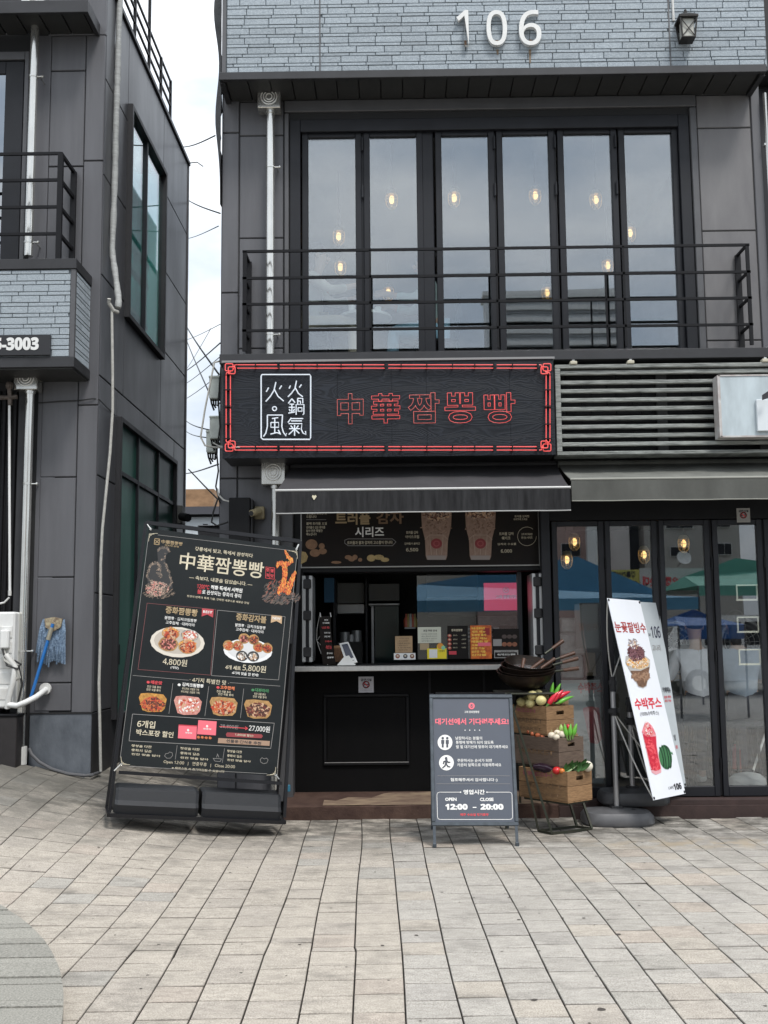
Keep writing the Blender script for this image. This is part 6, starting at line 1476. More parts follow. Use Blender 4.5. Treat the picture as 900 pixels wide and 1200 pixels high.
# camera and junction boxes
def cctv(label, px, py, Y, s, mt, side=1):
    p = P(px, py, Y); t = thing('security_camera', label, 'security camera', p)
    MB().box(p.x - .045 * s, p.x + .045 * s, Y - .02, Y + .05, p.z - .055 * s, p.z + .055 * s, .008).build('mount_box', mt, t)
    q_ = p + Vector((-.02 * side, -.06, -.0)); m = MB(); m.tube([p + Vector((0, -.02, .02)), q_ + Vector((0, 0, .02)), q_ + Vector((-.01 * side, -.06, -.005))], .014 * s, 8); m.build('arm', mt, t)
    MB().tube([q_ + Vector((.03 * side, .0, .01)), q_ + Vector((-.03 * side, -.09, -.02))], .03 * s, 12).build('camera_body', mt, t, smooth=True)
    MB().tube([q_ + Vector((-.031 * side, -.093, -.021)), q_ + Vector((-.033 * side, -.1, -.023))], .022 * s, 10).build('lens', M_RUBBER, t)
cctv('beige security camera on a square mount right of the tall black box', 304, 601, -.05, 1.0, mat('beige_camera', (.32, .27, .16), .5), 1)
p = P(214, 600, 3.2); t = thing('security_camera', 'grey wall box with small black camera on the rear edge of the left building', 'security camera', p)
MB().box(LX, LX + .10, 3.35, 3.5, p.z - .12, p.z + .1, .006).build('mount_box', mat('grey_box', (.28, .28, .26), .6, 0, .3, 20), t)
MB().tube([(LX + .1, 3.3, p.z - .04), (LX + .2, 3.2, p.z - .07)], .05, 10).build('camera_body', M_RUBBER, t, smooth=True)
MB().tube([(LX + .1, 3.4, p.z - .02), (LX + 1.1, 3.4, p.z - .02)], .02, 6).build('pole', M_RAIL, t)
t = thing('tall_black_box', 'tall matt black metal cabinet on the wall beside the beige camera', 'cabinet', P(280, 640, -.14))
m = MB(); m.boxp(268, 583, 293, 665, -.17, -.0, .006); m.build('cabinet_body', M_BLACK, t); m = MB(); m.boxp(293.5, 585, 296, 664, -.14, -.01, .003); m.build('cabinet_side', M_FASCIA, t)
M_EBOX = mat('grey_green_box', (.52, .56, .52), .6, 0, .25, 10)
for k, (a, b_, c_, d_, Y, wh) in enumerate(((245, 441, 257, 467, .25, 'topmost, nearest the top of the neon sign'), (245.5, 488, 259.5, 514, .1, 'the middle and brightest one'), (241.5, 505, 253, 530, .35, 'the lowest, partly behind the middle one'))):
    t = thing('junction_box', 'grey-green electrical box left of the neon sign, ' + wh, 'electrical box', P((a + c_) / 2, (b_ + d_) / 2, Y), group='electrical boxes left of the neon sign')
    m = MB(); m.boxp(a, b_, c_, d_, Y, Y + .12, .008); m.build('box_body', M_EBOX, t)
    m = MB(); m.boxp(a - .5, b_ - 1, c_ + .5, b_ + 1.5, Y - .01, Y + .13, .004); m.build('box_lid', M_EBOX, t)
    m = MB()
    for j in range(4): tubepx(m, [(a + 2 + j * 3, d_, Y + .05), (a + 3 + j * 2.5, d_ + 6 + j, Y + .03), (a + 6 + j * 2, d_ + 14 - j * 3, Y + .05)], .009, 5)
    m.build('cable_tail', M_WIRE, t)
MB_ = MB(); MB_.box(-1.62, XL, .42, .46, P(250, 535, .2).z, P(250, 436, .2).z); MB_.build('box_bracket', M_FASCIA, bld)
def cable(name, label, pts, r_=.007, mt=M_WIRE):
    m = MB(); tubepx(m, pts, r_, 5); return tag(m.build(name, mt, None, smooth=True), label, 'cable')
cable('looped_cable', 'grey cable looping left around the electrical boxes', [(258, 423, .1), (251, 425, .0), (247, 445, .0), (240, 480, .0), (235, 512, .0), (240, 522, .0), (250, 524, .0), (262, 524.5, -.3)], .009, M_WIREW)
cable('hanging_cable', 'black cable drooping from the gap down to the tall black box', [(221, 550, 3.5), (240, 570, 1.5), (255, 585, .2), (250, 600, .0), (248, 612, .0), (254, 616, -.05), (267, 612, -.1)], .008)
cable('corner_cable', 'dark cable running down the corner edge below the electrical boxes', [(259, 430, -.02), (256, 470, -.02), (258, 500, -.02), (254, 530, -.02), (256, 552, -.02), (253, 570, -.02), (258, 590, -.02)], .008)
cable('pale_corner_cable', 'pale cable from the corner to the top of the tall black box', [(255, 573, -.02), (256, 580, -.05), (262, 586, -.1), (270, 588, -.15)], .008, M_WIREW)
cable('sign_feed_cable', 'pale cable entering the lower left corner of the neon sign', [(250, 519, .0), (257, 523, -.3), (275, 524, -.52), (281, 524, -.52)], .006, M_WIREW)
# overhead wires in the gap
wires = [((220, 167.5, 4), (252, 159, .2), .012), ((221, 231, 5), (258, 250, .2), .012), ((222, 276, 9), (256, 265, 2), .01), ((221, 383, 6), (256, 438, .3), .016), ((221, 402, 12), (245, 460, 3), .016), ((221, 430, 12), (258, 402, 4), .016), ((221, 445, 14), (258, 418, 6), .012), ((221, 463, 14), (258, 438, 6), .012), ((221, 492, 8), (246, 504, .6), .012), ((221, 552, 14), (256, 544, 5), .02), ((221, 504, 8), (244, 513, .6), .01), ((221, 395, 14), (258, 380, 6), .01), ((222, 425, 14), (247, 385, 6), .008)]
WO = (0, 1, 2, 5, 12, 3, 6, 7, 9, 10, 11, 4, 13)
for k, (a, b_, r_) in enumerate(wires):
    pa_, pb_ = P(*a), P(*b_); m = MB(); n = 8
    d_ = (pb_ - pa_); pa2 = pa_ - d_ * .8; 
    m.tube([pa2 + (pb_ - pa2) * i_ / n - Vector((0, 0, .05 * math.sin(math.pi * i_ / n))) for i_ in range(n + 1)], r_ * .6, 5)
    tag(m.build('overhead_wire', M_WIRE), ('highest', 'second highest', 'third', 'long rising', 'fifth', 'steep', 'seventh', 'eighth', 'ninth', 'low', 'lowest thick', 'drooping low', 'steep crossing', 'thin slanting')[WO[k]] + ' overhead wire crossing the sky gap between the buildings', 'wire', 'overhead wires in the gap')
# far houses through the gap
fh = thing('far_house', 'white far house with an orange tiled parapet seen in the gap between the buildings', 'house', P(238, 700, 22)); Yh = 22
a = P(200, 603, Yh); b_ = P(262, 603, Yh)
MB().box(a.x, b_.x, Yh, Yh + 8, 0, a.z, .02).build('wall', mat('far_white_wall', (.62, .66, .68), .8, 0, .15, .4), fh)
MB().box(P(222, 590, Yh).x - 2, P(249, 590, Yh).x, Yh + .2, Yh + 7, a.z, P(238, 572, Yh).z).build('tiled_parapet', mat('orange_brick', (.36, .21, .11), .8, 0, .4, 3, (1, 1, 2)), fh)
MB().box(a.x, b_.x, Yh - .25, Yh + .3, a.z - .05, a.z + .2).build('roof_slab', mat('dark_roof', (.06, .06, .07), .7), fh)
MB().boxp(238, 614, 243, 624, Yh - .04, Yh + .02).build('window', M_FRAME, fh)
fw = thing('alley_fence', 'dark low wall at the far end of the alley', 'wall', P(235, 640, 9)); m = MB(); m.box(-3.4, -1.6, 9, 9.3, 0, P(238, 617, 9).z, .02); m.build('wall_body', M_FASCIA, fw); MB().box(-3.4, -1.6, 8.97, 9.33, P(238, 617, 9).z, P(238, 615.5, 9).z, .01).build('wall_coping', M_TRIM, fw)
# building slice at the right edge
rb = thing('right_building', 'narrow slice of a dark framed glazed building beyond the right edge of the main building', 'building', (4.2, .6, 0))
Yr = .5; x0 = XX(893, Yr, 250)
MB().box(x0 + .0, 6.5, Yr, 6, 0, 8.6).build('wall', M_SEAM, rb)
m = MB(); m.box(x0, x0 + .10, Yr - .06, Yr, 3.9, 6.7, .004); m.box(x0 + .1, 6.4, Yr - .05, Yr - .01, 5.25, 5.33); m.box(x0 + .1, 6.4, Yr - .05, Yr - .01, 6.6, 6.7); m.build('window_frame', M_FRAME, rb)
for a, b_ in ((3.9, 5.25), (5.33, 6.6)): MB().box(x0 + .1, 6.4, Yr - .025, Yr - .015, a, b_).build('pane', glass('right_glass', .35, (.3, .36, .38)), rb)
MB().box(x0 - .03, 6.5, Yr - .3, Yr + .2, 6.75, 6.82, .01).build('eave', M_FASCIA, rb)
rp = thing('corner_pipe', 'thin silver pipe down the right corner of the main building', 'pipe', (XR + .03, -.05, 4)); m = MB(); m.tube([(XR + .03, -.05, 3.95), (XR + .03, -.05, 6.4)], .018, 8); m.build('pipe', M_STEEL, rp)
for z_ in (4.6, 5.9): MB().box(XR + .0, XR + .055, -.06, -.01, z_, z_ + .02).build('clip', M_STEEL, rp)
# ------------------------------------------------------------------ big menu board on the left
def frame_rot(yaw, lean, roll): return Matrix.Rotation(R(yaw), 3, 'Z') @ Matrix.Rotation(R(roll), 3, 'Y') @ Matrix.Rotation(R(lean), 3, 'X')
bd = thing('menu_board', 'large tilted black menu banner in a metal frame with two ballast boxes', 'menu board', (-1.487, -1.2, .508), frame_rot(16.8, -5.9, 6.6))
q_ = Pl(bd); BW, BH = 1.182, 1.794
def c1(x, y): return (120 + x / 3.913, 600 + y / 3.913)
def c2(x, y): return (120 + x / 3.913, 780 + y / 3.913)
M_BOARD = mat('board_black_print', (.0085, .011, .0125), .55, 0, .35, 2.5, col2=(.014, .017, .018), spec=.2)
MB().box(-BW / 2, BW / 2, 0, .004, 0, BH).build('banner_sheet', M_BOARD, bd, local=True)
M_FR = mat('board_frame', (.010, .010, .012), .35, .3)
def lp(px, py, off=0): u, v = q_.uv(px, py, off); return Vector((u, -off, v))
m = MB(); TLf, TRf, BRf, BLf = lp(171, 612.5, -.02), lp(352, 634.5, -.02), lp(333, 958, -.02), lp(128, 952, -.02)
for a, b_ in ((TLf, TRf), (TRf, BRf), (TLf, BLf)): MB().bar(a, b_, .024, .03).build('frame_bar', M_FR, bd, local=True)
a, b_ = lp(139, 905, -.02), lp(330, 918, -.02); MB().bar(a, b_, .02, .025).build('frame_bar', M_FR, bd, local=True)
# tension hooks at the corners
for (a, b_) in (((172.5, 614.5), (176.5, 620)), ((350, 638), (347.5, 643.5)), ((134, 903.5), (142, 895.5)), ((327, 913), (323, 908))):
    m = MB(); m.tube([lp(*a, .0), lp(*b_, .006)], .006, 6); m.tube([lp(b_[0] + 1.2 * math.cos(k), b_[1] + 1.2 * math.sin(k), .006) for k in range(6)], .003, 5, closed=True); m.build('tension_hook', M_STEEL, bd, local=True)
# ballast boxes
A_, B_ = P(127, 957, -1.50), P(333, 965.5, -1.12)
ux = (B_ - A_); BL = ux.length; ux.normalize(); uy = Vector((-ux.y, ux.x, 0)).normalized(); uz = ux.cross(uy).normalized()
def bp(x, y, z): return A_ + ux * x + uy * y + uz * z
def bprism(x0, x1, prof, nm, mt):
    n = len(prof); m = MB(); c_ = .022
    secs = [(x0, .93), (x0 + c_, 1), (x1 - c_, 1), (x1, .93)]; vs = []
    cy_ = sum(p_[0] for p_ in prof) / n; cz_ = sum(p_[1] for p_ in prof) / n
    for x_, s_ in secs: vs += [bp(x_, cy_ + (a - cy_) * s_, cz_ + (b_ - cz_) * s_) for a, b_ in prof]
    fs = [tuple(range(n)), tuple(range(4 * n - 1, 3 * n - 1, -1))]
    for k in range(3):
        for i in range(n): fs.append((k * n + i, k * n + (i + 1) % n, (k + 1) * n + (i + 1) % n, (k + 1) * n + i))
    return m.add(vs, fs).build(nm, mt, bd)
prof = [(.01, .02), (.0, .085), (.035, .115), (.055, .185), (.075, .20), (.27, .21), (.31, .18), (.33, .10), (.33, .02)]
M_BAL = mat('ballast_plastic', (.0065, .0075, .010), .5, 0, .3, 9, bump=.08, bscale=60)
bprism(.035, BL * .495, prof, 'ballast_box', M_BAL); bprism(BL * .515, BL - .03, prof, 'ballast_box', M_BAL)
m = MB()
for a, b_ in ((bp(0, -.01, .012), bp(BL, -.01, .012)), (bp(0, .36, .012), bp(BL, .36, .012)), (bp(0, -.01, .012), bp(0, .36, .012)), (bp(BL, -.01, .012), bp(BL, .36, .012))): m.bar(a, b_, .025)
m.build('foot_frame', M_FR, bd)
for x_, pT in ((0, WM[bd.name] @ lp(171, 612.5, -.02)), (BL, WM[bd.name] @ lp(352, 634.5, -.02))): MB().bar(bp(x_, .36, .01), bp(x_, .36, .01).lerp(pT, .62), .02).build('back_strut', M_FR, bd)
# ---- print
WC = M_INKC; WW = M_INKW
def T(s, cf_, x0, x1, y0, y1, h, mt=M_INKC, bold=.015, off=.0025, res=1):
    q_.text(s, cf_(x0, y0), cf_(x1, y1), h / 3.913, mt, off, bold=bold, res=res)
tl = lambda y, x: y + (x - 550) * .115      # rows fall to the right
T('강릉에서 빚고, 뚝에서 완성하다', c1, 425, 690, 170, 200, 20)
T('中華짬뽕빵', c1, 355, 740, 222, 268, 78, M_INKC, .01, res=3)
T('— 속보다, 내공을 담았습니다. —', c1, 398, 688, 300, 332, 20)
T('1200℃', c1, 435, 490, 339, 346, 20, M_INKR, .01); T('직화 뚝에서 시작된', c1, 498, 642, 346, 360, 20, WW, .03)
T('불', c1, 435, 455, 364, 366, 20, M_INKR, .012); T('로 완성되는 중화의 풍미', c1, 457, 636, 366, 386, 20, WW, .015)
T('정성의 반죽과 특제 기술, 강력한 내공으로 새로운 한입', c1, 387, 672, 388, 415, 11, WC, .01)
T('中華짬뽕빵', c1, 270, 368, 136, 146, 18, M_INKG, .02); T('경포대 본점', c1, 285, 350, 153, 158, 8, M_INKG)
q_.lines([[c1(240, 122), c1(262, 124), c1(260, 150), c1(238, 148), c1(240, 122)], [c1(244, 130), c1(258, 143)], [c1(257, 130), c1(243, 143)]], .9, M_INKG)
q_.lines([[c1(750, 252), c1(790, 257), c1(788, 308), c1(748, 303), c1(750, 252)], [c1(769, 256), c1(767, 304)]], .5, M_INKR)
for s_, x_, y_ in (('중', 758, 266), ('화', 758, 290), ('불', 779, 269), ('맛', 778, 293)): T(s_, c1, x_ - 7, x_ + 7, y_, y_, 16, M_INKR, .02)
# ornamental corners
for (cx_, cy_, sx, sy, cf_) in ((215, 100, 1, 1, c1), (892, 180, -1, 1, c1), (88, 452, 1, -1, c2), (792, 500, -1, -1, c2)):
    for k in (0, 8, 15):
        q_.lines([[cf_(cx_ + sx * (k * .3 - 3), cy_ + sy * (34 - 2 * k)), cf_(cx_ + sx * k * .6, cy_ + sy * k * .5)], [cf_(cx_ + sx * k * .6, cy_ + sy * k * .5), cf_(cx_ + sx * (38 - 2 * k), cy_ + sy * (-2 + k * .3))]], .45, M_INKC)
q_.lines([[c1(255, 105), c1(860, 176)], [c1(890, 210), c2(802, 470)], [c1(210, 120), c2(82, 420)], [c2(125, 462), c2(755, 496)]], .45, M_INKGY)
# cook drawing and flames
M_SKETCH = ink('sketch_brown', (.26, .19, .14)); M_SKD = ink('sketch_dim', (.10, .08, .065)); rr_ = random.Random(2)
q_.poly([c1(x, y) for x, y in ((250, 170), (262, 160), (285, 158), (302, 168), (300, 190), (290, 200), (288, 228), (318, 310), (322, 350), (250, 372), (212, 350), (204, 300), (215, 250), (255, 222))], ink('sketch_ground', (.022, .022, .023)), .0021, 'cook_drawing')
for pts_, w_, n_ in (([(255, 182), (268, 163), (300, 166), (306, 182)], [5, 8, 8, 4], 60), ([(290, 190), (284, 215), (262, 225)], [4, 6, 4], 30), ([(215, 250), (238, 232), (262, 240)], [8, 10, 6], 70), ([(214, 252), (204, 300), (240, 325), (262, 330)], [9, 8, 8, 6], 90), ([(285, 232), (305, 275), (318, 320), (300, 350)], [9, 8, 7, 5], 90), ([(262, 240), (258, 275), (270, 300)], [14, 16, 10], 70)):
    bits(q_, c1, inpath(pts_, w_), [M_SKETCH, M_SKD, M_SKD], n_, 2.6, .0024, len(pts_) * n_, 1.8, name='cook_drawing')
bits(q_, c1, inell(250, 352, 55, 34), [M_SKETCH, M_SKD, I_PK, ink('sketch_pale', (.50, .34, .27))], 330, 3, .0026, 5, 1.4, name='cook_drawing')
bits(q_, c1, inell(262, 372, 72, 26), [M_SKETCH, M_SKD, M_SKD], 150, 2.2, .0025, 6, 3, -.5, name='cook_drawing')
bits(q_, c1, inell(820, 392, 85, 30), [M_SKD, I_GY, ink('twig', (.16, .09, .07))], 240, 3, .0023, 7, 3.2, -.6, name='flame_print')
bits(q_, c1, inell(800, 350, 60, 34), [ink('twig_red', (.30, .08, .05)), M_SKD, I_GY], 130, 2.4, .0024, 8, 4, -.9, name='flame_print')
for pts_, w_, n_ in (([(838, 180), (852, 205), (872, 222), (850, 240), (828, 238)], [3, 8, 6, 14, 10], 170), ([(800, 250), (812, 232), (840, 240)], [5, 12, 14], 90), ([(835, 240), (838, 280), (832, 320), (828, 365)], [20, 15, 17, 14], 230), ([(885, 275), (872, 305), (858, 340), (850, 375)], [5, 14, 20, 16], 190), ([(828, 330), (815, 355), (808, 372)], [12, 14, 8], 80)):
    bits(q_, c1, inpath(pts_, w_), [I_OR, I_YL, ink('flame', (.72, .20, .035)), I_RD, I_OR], n_, 3.4, .0028, n_, 2.2, 1.4, name='flame_print')
# two dish boxes
q_.lines([[c1(205, 418), c1(520, 447), c1(495, 748), c1(163, 722), c1(205, 418)]], .5, mat('box_line_red', (.18, .06, .06), .6))
q_.lines([[c1(528, 450), c1(838, 480), c1(808, 770), c1(500, 750), c1(528, 450)]], .5, M_INKGY)
T('중화짬뽕빵', c1, 290, 437, 448, 463, 34, M_INKG, .03, res=2); T('불짬뽕 · 김치크림짬뽕', c1, 285, 432, 486, 497, 15, WW, .008); T('고추잡채 · 대파마라', c1, 290, 424, 507, 517, 15, WW, .008)
T('중화감자볼', c1, 613, 752, 480, 494, 34, M_INKG, .03, res=2); T('불짬뽕 · 김치크림짬뽕', c1, 608, 748, 519, 530, 15, WW, .008); T('고추잡채 · 대파마라', c1, 612, 740, 539, 549, 15, WW, .008)
q_.poly([c1(457, 442), c1(510, 447), c1(507, 484), c1(481, 470), c1(455, 479)], mat('ribbon_red', (.42, .05, .06), .5), .0025); T('BEST', c1, 462, 504, 456, 461, 12, WW, .02, .004)
q_.poly([c1(775, 472), c1(824, 477), c1(822, 513), c1(798, 500), c1(772, 508)], mat('ribbon_tan', (.50, .34, .20), .5), .0025); T('NEW', c1, 780, 818, 485, 490, 12, WW, .02, .004)
M_PLATE = mat('plate_print', (.62, .57, .49), .5); M_PLATE2 = mat('plate_print_white', (.72, .72, .72), .5)
M_F1 = mat('filling_red', (.34, .06, .02), .5, 0, 1, 60, col2=(.60, .20, .07)); M_F2 = mat('filling_pink', (.62, .34, .28), .5, 0, 1, 60, col2=(.42, .12, .10)); M_F3 = mat('filling_dark', (.12, .035, .02), .5, 0, 1, 70, col2=(.34, .13, .07)); M_CRUST = mat('bun_crust', (.50, .28, .10), .5, 0, .5, 50); M_BLK = mat('black_bun', (.03, .03, .03), .5, 0, 1, 60, col2=(.55, .53, .48))
def E_(cf_, cx_, cy_, rx, ry, mt, off, tilt=.05, n=18, jag=0):
    r2_ = random.Random(int(cx_ * 7 + cy_)); q_.poly([cf_(cx_ + (rx * math.cos(a)) * (1 + r2_.uniform(-jag, jag)), cy_ + ry * math.sin(a) * (1 + r2_.uniform(-jag, jag)) + rx * math.cos(a) * tilt) for a in [2 * math.pi * k / n for k in range(n)]], mt, off, 'food_print')
E_(c1, 344, 597, 125, 70, M_PLATE, .0022); E_(c1, 344, 593, 108, 58, mat('plate_inner', (.45, .40, .34), .5), .0025)
E_(c1, 313, 557, 40, 29, M_CRUST, .0028, jag=.05); E_(c1, 313, 560, 34, 24, M_F1, .0031, jag=.08)
E_(c1, 400, 567, 42, 27, M_BLK, .0028, jag=.04); E_(c1, 400, 566, 35, 22, M_F2, .0031, jag=.08)
E_(c1, 302, 605, 45, 34, M_CRUST, .0034, jag=.05); E_(c1, 302, 606, 38, 28, M_F3, .0037, jag=.08)
E_(c1, 390, 617, 42, 34, M_CRUST, .0034, jag=.05); E_(c1, 392, 619, 36, 28, M_F1, .0037, jag=.08)
for cx_, cy_, rx, ry, ms_ in ((313, 560, 32, 22, [I_DR, I_RD, I_OR, I_CR]), (400, 566, 33, 20, [I_PK, I_WH, I_CR, I_RD]), (302, 606, 36, 26, [I_BR, I_DR, I_PK, I_BR]), (392, 619, 34, 26, [I_DR, I_OR, I_CR, I_RD])): bits(q_, c1, inell(cx_, cy_, rx, ry), ms_, 75, 5, .0041, int(cx_), 1.5)
bits(q_, c1, inpath([(280, 545), (313, 530), (350, 548)], [4, 6, 4]), [I_YL, I_CR, I_OR], 40, 4, .0042, 3); bits(q_, c1, inpath([(352, 605), (390, 585), (430, 603)], [4, 6, 4]), [I_YL, I_CR, I_OR], 40, 4, .0042, 4)
for cx_, cy_, ms_ in ((650, 580, [I_BR, I_DR, I_PK]), (694, 585, [I_BR, I_DR, I_OR]), (578, 612, [I_OR, I_RD, I_CR]), (622, 614, [I_DR, I_RD, I_CR]), (716, 620, [I_DR, I_RD, I_OR]), (756, 624, [I_DR, I_RD, I_BR]), (640, 661, [I_WH, I_CR, I_BR]), (692, 663, [I_WH, I_CR, I_BR])): bits(q_, c1, inell(cx_, cy_ + 2, 18, 16), ms_, 34, 4, .0041, int(cx_), 1.4)
T('4,800원', c1, 277, 388, 684, 694, 34, WC, .01, res=2); T('(개당)', c1, 312, 350, 712, 717, 14, WW)
E_(c1, 667, 637, 112, 55, M_PLATE2, .0022); E_(c1, 667, 633, 96, 45, mat('plate_inner2', (.60, .60, .60), .5), .0025)
for cx_, cy_, a_ in ((650, 580, M_F3), (694, 585, M_F3), (578, 612, M_F1), (622, 614, M_F1), (716, 620, M_F1), (756, 624, M_F1)):
    E_(c1, cx_, cy_, 25, 24, M_CRUST, .0028, jag=.05); E_(c1, cx_, cy_ + 2, 18, 18, a_, .0031, jag=.1)
for cx_, cy_ in ((640, 660), (692, 662)): E_(c1, cx_, cy_, 27, 24, mat('black_skin', (.03, .03, .03), .5), .0034); E_(c1, cx_, cy_ + 1, 19, 17, M_BLK, .0037, jag=.1)
T('4개 세트', c1, 564, 635, 712, 716, 20, WC, .02); T('5,800원', c1, 643, 750, 714, 722, 34, WC, .01, res=2); T('4가지 맛을 한 번에!', c1, 594, 716, 738, 747, 14, WW, .02)
# four flavours
T('· 4가지 특별한 맛 ·', c2, 400, 580, 66, 78, 22, WC, .01)
q_.lines([[c2(140, 45), c2(395, 67)], [c2(585, 78), c2(815, 94)], [c2(323, 82), c2(305, 220)], [c2(488, 95), c2(470, 230)], [c2(648, 106), c2(633, 240)]], .45, M_INKGY)
for s_, x0, x1, y_, mt in (('매운맛', 222, 274, 78, M_INKR), ('김치크림짬뽕', 366, 464, 90, WW), ('고추잡채', 540, 606, 102, mat('print_orange', (.6, .16, .06), .5)), ('대파마라', 700, 764, 114, M_INKGR)): T(s_, c2, x0, x1, y_ - 3, y_ + 3, 17, mt, .03)
for x_, y_, mt in ((210, 76, M_INKR), (352, 88, WW), (530, 100, M_INKR), (690, 112, M_INKGR)): E_(c2, x_, y_, 7, 6, mt, .0025)
for x0, x1, y_ in ((205, 268, 98), (202, 266, 112), (365, 444, 108), (360, 446, 122), (524, 588, 120), (530, 600, 133), (696, 748, 131), (690, 752, 144)): T('진한 국물 풍미' if x1 - x0 < 75 else '부드러운 크림맛 가득', c2, x0, x1, y_ - 2, y_ + 2, 11, WC, .01)
for cx_, cy_, mt, mt2 in ((231, 172, M_F1, mat('crust_orange', (.62, .30, .06), .5, 0, .6, 50)), (392, 185, M_F2, M_F2), (556, 190, M_F1, M_CRUST), (714, 202, M_F3, M_CRUST)):
    q_.poly([c2(cx_ + a, cy_ + b_ + a * .05) for a, b_ in ((-64, -22), (-55, -42), (-20, -46), (15, -44), (48, -42), (64, -22), (55, 22), (40, 38), (-20, 42), (-48, 34))], mt2, .0025, 'food_print'); E_(c2, cx_, cy_ + 2, 50, 30, mt, .003, jag=.08)
for cx_, cy_, ms_ in ((231, 176, [I_DR, I_RD, I_OR, I_BR]), (392, 185, [I_PK, I_WH, I_CR, I_RD]), (556, 192, [I_OR, I_RD, I_CR, I_DR]), (714, 204, [I_BR, I_DR, I_CR, I_BR])): bits(q_, c2, inell(cx_, cy_, 52, 32), ms_, 150, 5.5, .0034, int(cx_), 1.6)
# offer box
q_.lines([[c2(138, 222), c2(788, 264), c2(772, 380), c2(122, 345), c2(138, 222)]], .6, M_INKGY)
T('6개입', c2, 160, 242, 266, 272, 34, WC, .02, res=2); T('박스포장 할인', c2, 155, 326, 306, 316, 28, WC, .02, res=2)
q_.poly([c2(350, 270), c2(434, 275), c2(430, 338), c2(346, 333)], M_INKP, .0025); q_.poly([c2(440, 250), c2(524, 256), c2(520, 320), c2(434, 314)], M_INKP, .0028)
q_.poly([c2(350, 270), c2(434, 275), c2(434, 280), c2(350, 275)], mat('box_edge', (.5, .04, .06), .5), .003)
T('짬뽕빵', c2, 380, 412, 308, 310, 7, WW, .02, .0035); T('짬뽕빵', c2, 462, 500, 290, 292, 7, WW, .02, .0035)
E_(c2, 393, 296, 5, 6, WW, .0035); E_(c2, 480, 278, 5, 6, WW, .0035)
for k in range(4): E_(c2, 440 + k * 18, 328 + k * 1.2, 7, 6, M_F1, .003, jag=.2)
T('28,800원', c2, 540, 622, 276, 284, 20, M_INKGY, .01); q_.lines([[c2(538, 279), c2(665, 288)], [c2(656, 281), c2(666, 288), c2(656, 294)]], .8, M_INKR, .003)
T('27,000원', c2, 672, 768, 286, 294, 30, WW, .01, res=2)
q_.poly([c2(572, 306), c2(730, 315), c2(736, 323), c2(729, 333), c2(570, 326), c2(566, 316)], mat('pill_red', (.26, .04, .045), .5), .0025); T('1,800원 할인!', c2, 608, 692, 317, 322, 12, WC, .02, .0035)
q_.poly([c2(532, 332), c2(768, 346), c2(766, 368), c2(529, 355)], mat('bar_tan', (.34, .22, .15), .5), .0025); T('선물용·간식용 추천', c2, 568, 728, 346, 355, 15, M_INKK, .02, .0035)
for x0, x1, ys_ in ((133, 226, (368, 388, 408)), (357, 446, (380, 402, 424)), (572, 640, (392, 413, 434))):
    for k, y_ in enumerate(ys_): T(('정성을 다한', '중화의 깊은', '진한 맛을 담아')[k], c2, x0, x1 + (k == 2) * 40, y_ - 1, y_ + 5, 12 if k < 2 else 10, WC, .015)
q_.lines([[c2(343, 366), c2(334, 430)], [c2(560, 380), c2(550, 445)]], .4, M_INKGY)
for pts_ in ([(285, 415), (290, 404), (302, 402), (308, 396), (320, 400), (322, 412), (312, 424), (296, 425), (285, 415)], [(508, 425), (546, 428), (540, 440), (516, 438), (508, 425)], [(524, 420), (528, 405), (534, 420)], [(724, 430), (732, 422), (742, 428), (752, 424), (760, 432), (754, 446), (738, 450), (726, 442), (724, 430)]): q_.lines([[c2(*p_) for p_ in pts_]], .5, M_INKGY, .003)
T('Open 12:00   |   연중무휴   |   Close 20:00', c2, 280, 608, 445, 461, 20, WC, .0, res=2)
T('※ 재료소진 시 조기마감될 수 있습니다', c2, 318, 560, 471, 484, 11, WC, .01)

# ------------------------------------------------------------------ A-frame sign
af = thing('waiting_line_sign', 'grey A-frame sidewalk sign with pink heading and opening hours 12:00 to 20:00', 'sidewalk sign', (.554, -1.5, .138), frame_rot(1.0, -18, .6))
q_ = Pl(af); AW, AH = .625, .962
M_AFR = mat('aframe_metal', (.075, .09, .105), .5, .3, .4, 20); M_AFP = mat('aframe_print', (.075, .085, .108), .35, 0, .15, 2)
MB().box(-AW / 2 + .015, AW / 2 - .015, .0, .012, .02, AH - .02).build('print_panel', M_AFP, af, local=True)
for bx in ((-AW / 2, AW / 2, AH - .028, AH), (-AW / 2, AW / 2, 0, .028), (-AW / 2, -AW / 2 + .026, .028, AH - .028), (AW / 2 - .026, AW / 2, .028, AH - .028)): MB().box(bx[0], bx[1], -.012, .014, bx[2], bx[3], .004).build('frame_bar', M_AFR, af, local=True)
inv = WM[af.name].inverted()
for px in (507, 606.5):
    top_ = lp2 = WM[af.name] @ Vector(((-1 if px < 550 else 1) * (AW / 2 - .018), .0, .0)); ft = PZ(px + .0, 985.5, 0.0); d_ = WM[af.name].to_3x3() @ Vector((0, 0, -1)); ft = top_ + d_ * (top_.z / -d_.z)
    m = MB(); m.bar(top_, ft, .02, .014); m.box(ft.x - .014, ft.x + .014, ft.y - .012, ft.y + .012, 0, .03, .004); m.build('leg', M_AFR, af)
bt = WM[af.name] @ Vector((0, .02, AH)); 
m = MB()
for s_ in (-1, 1):
    t0 = WM[af.name] @ Vector((s_ * (AW / 2 - .02), .018, AH + .01)); f0 = Vector((t0.x + s_ * .0, t0.y + .34, 0)); MB().bar(t0, f0, .02, .014).build('back_leg', M_AFR, af); 
    m.bar(t0 + (f0 - t0) * .0, t0 + (f0 - t0) * .02, .03)
m.bar(WM[af.name] @ Vector((-AW / 2 + .05, .015, AH + .014)), WM[af.name] @ Vector((AW / 2 - .05, .015, AH + .014)), .014); m.build('top_hinge', M_FR, af)
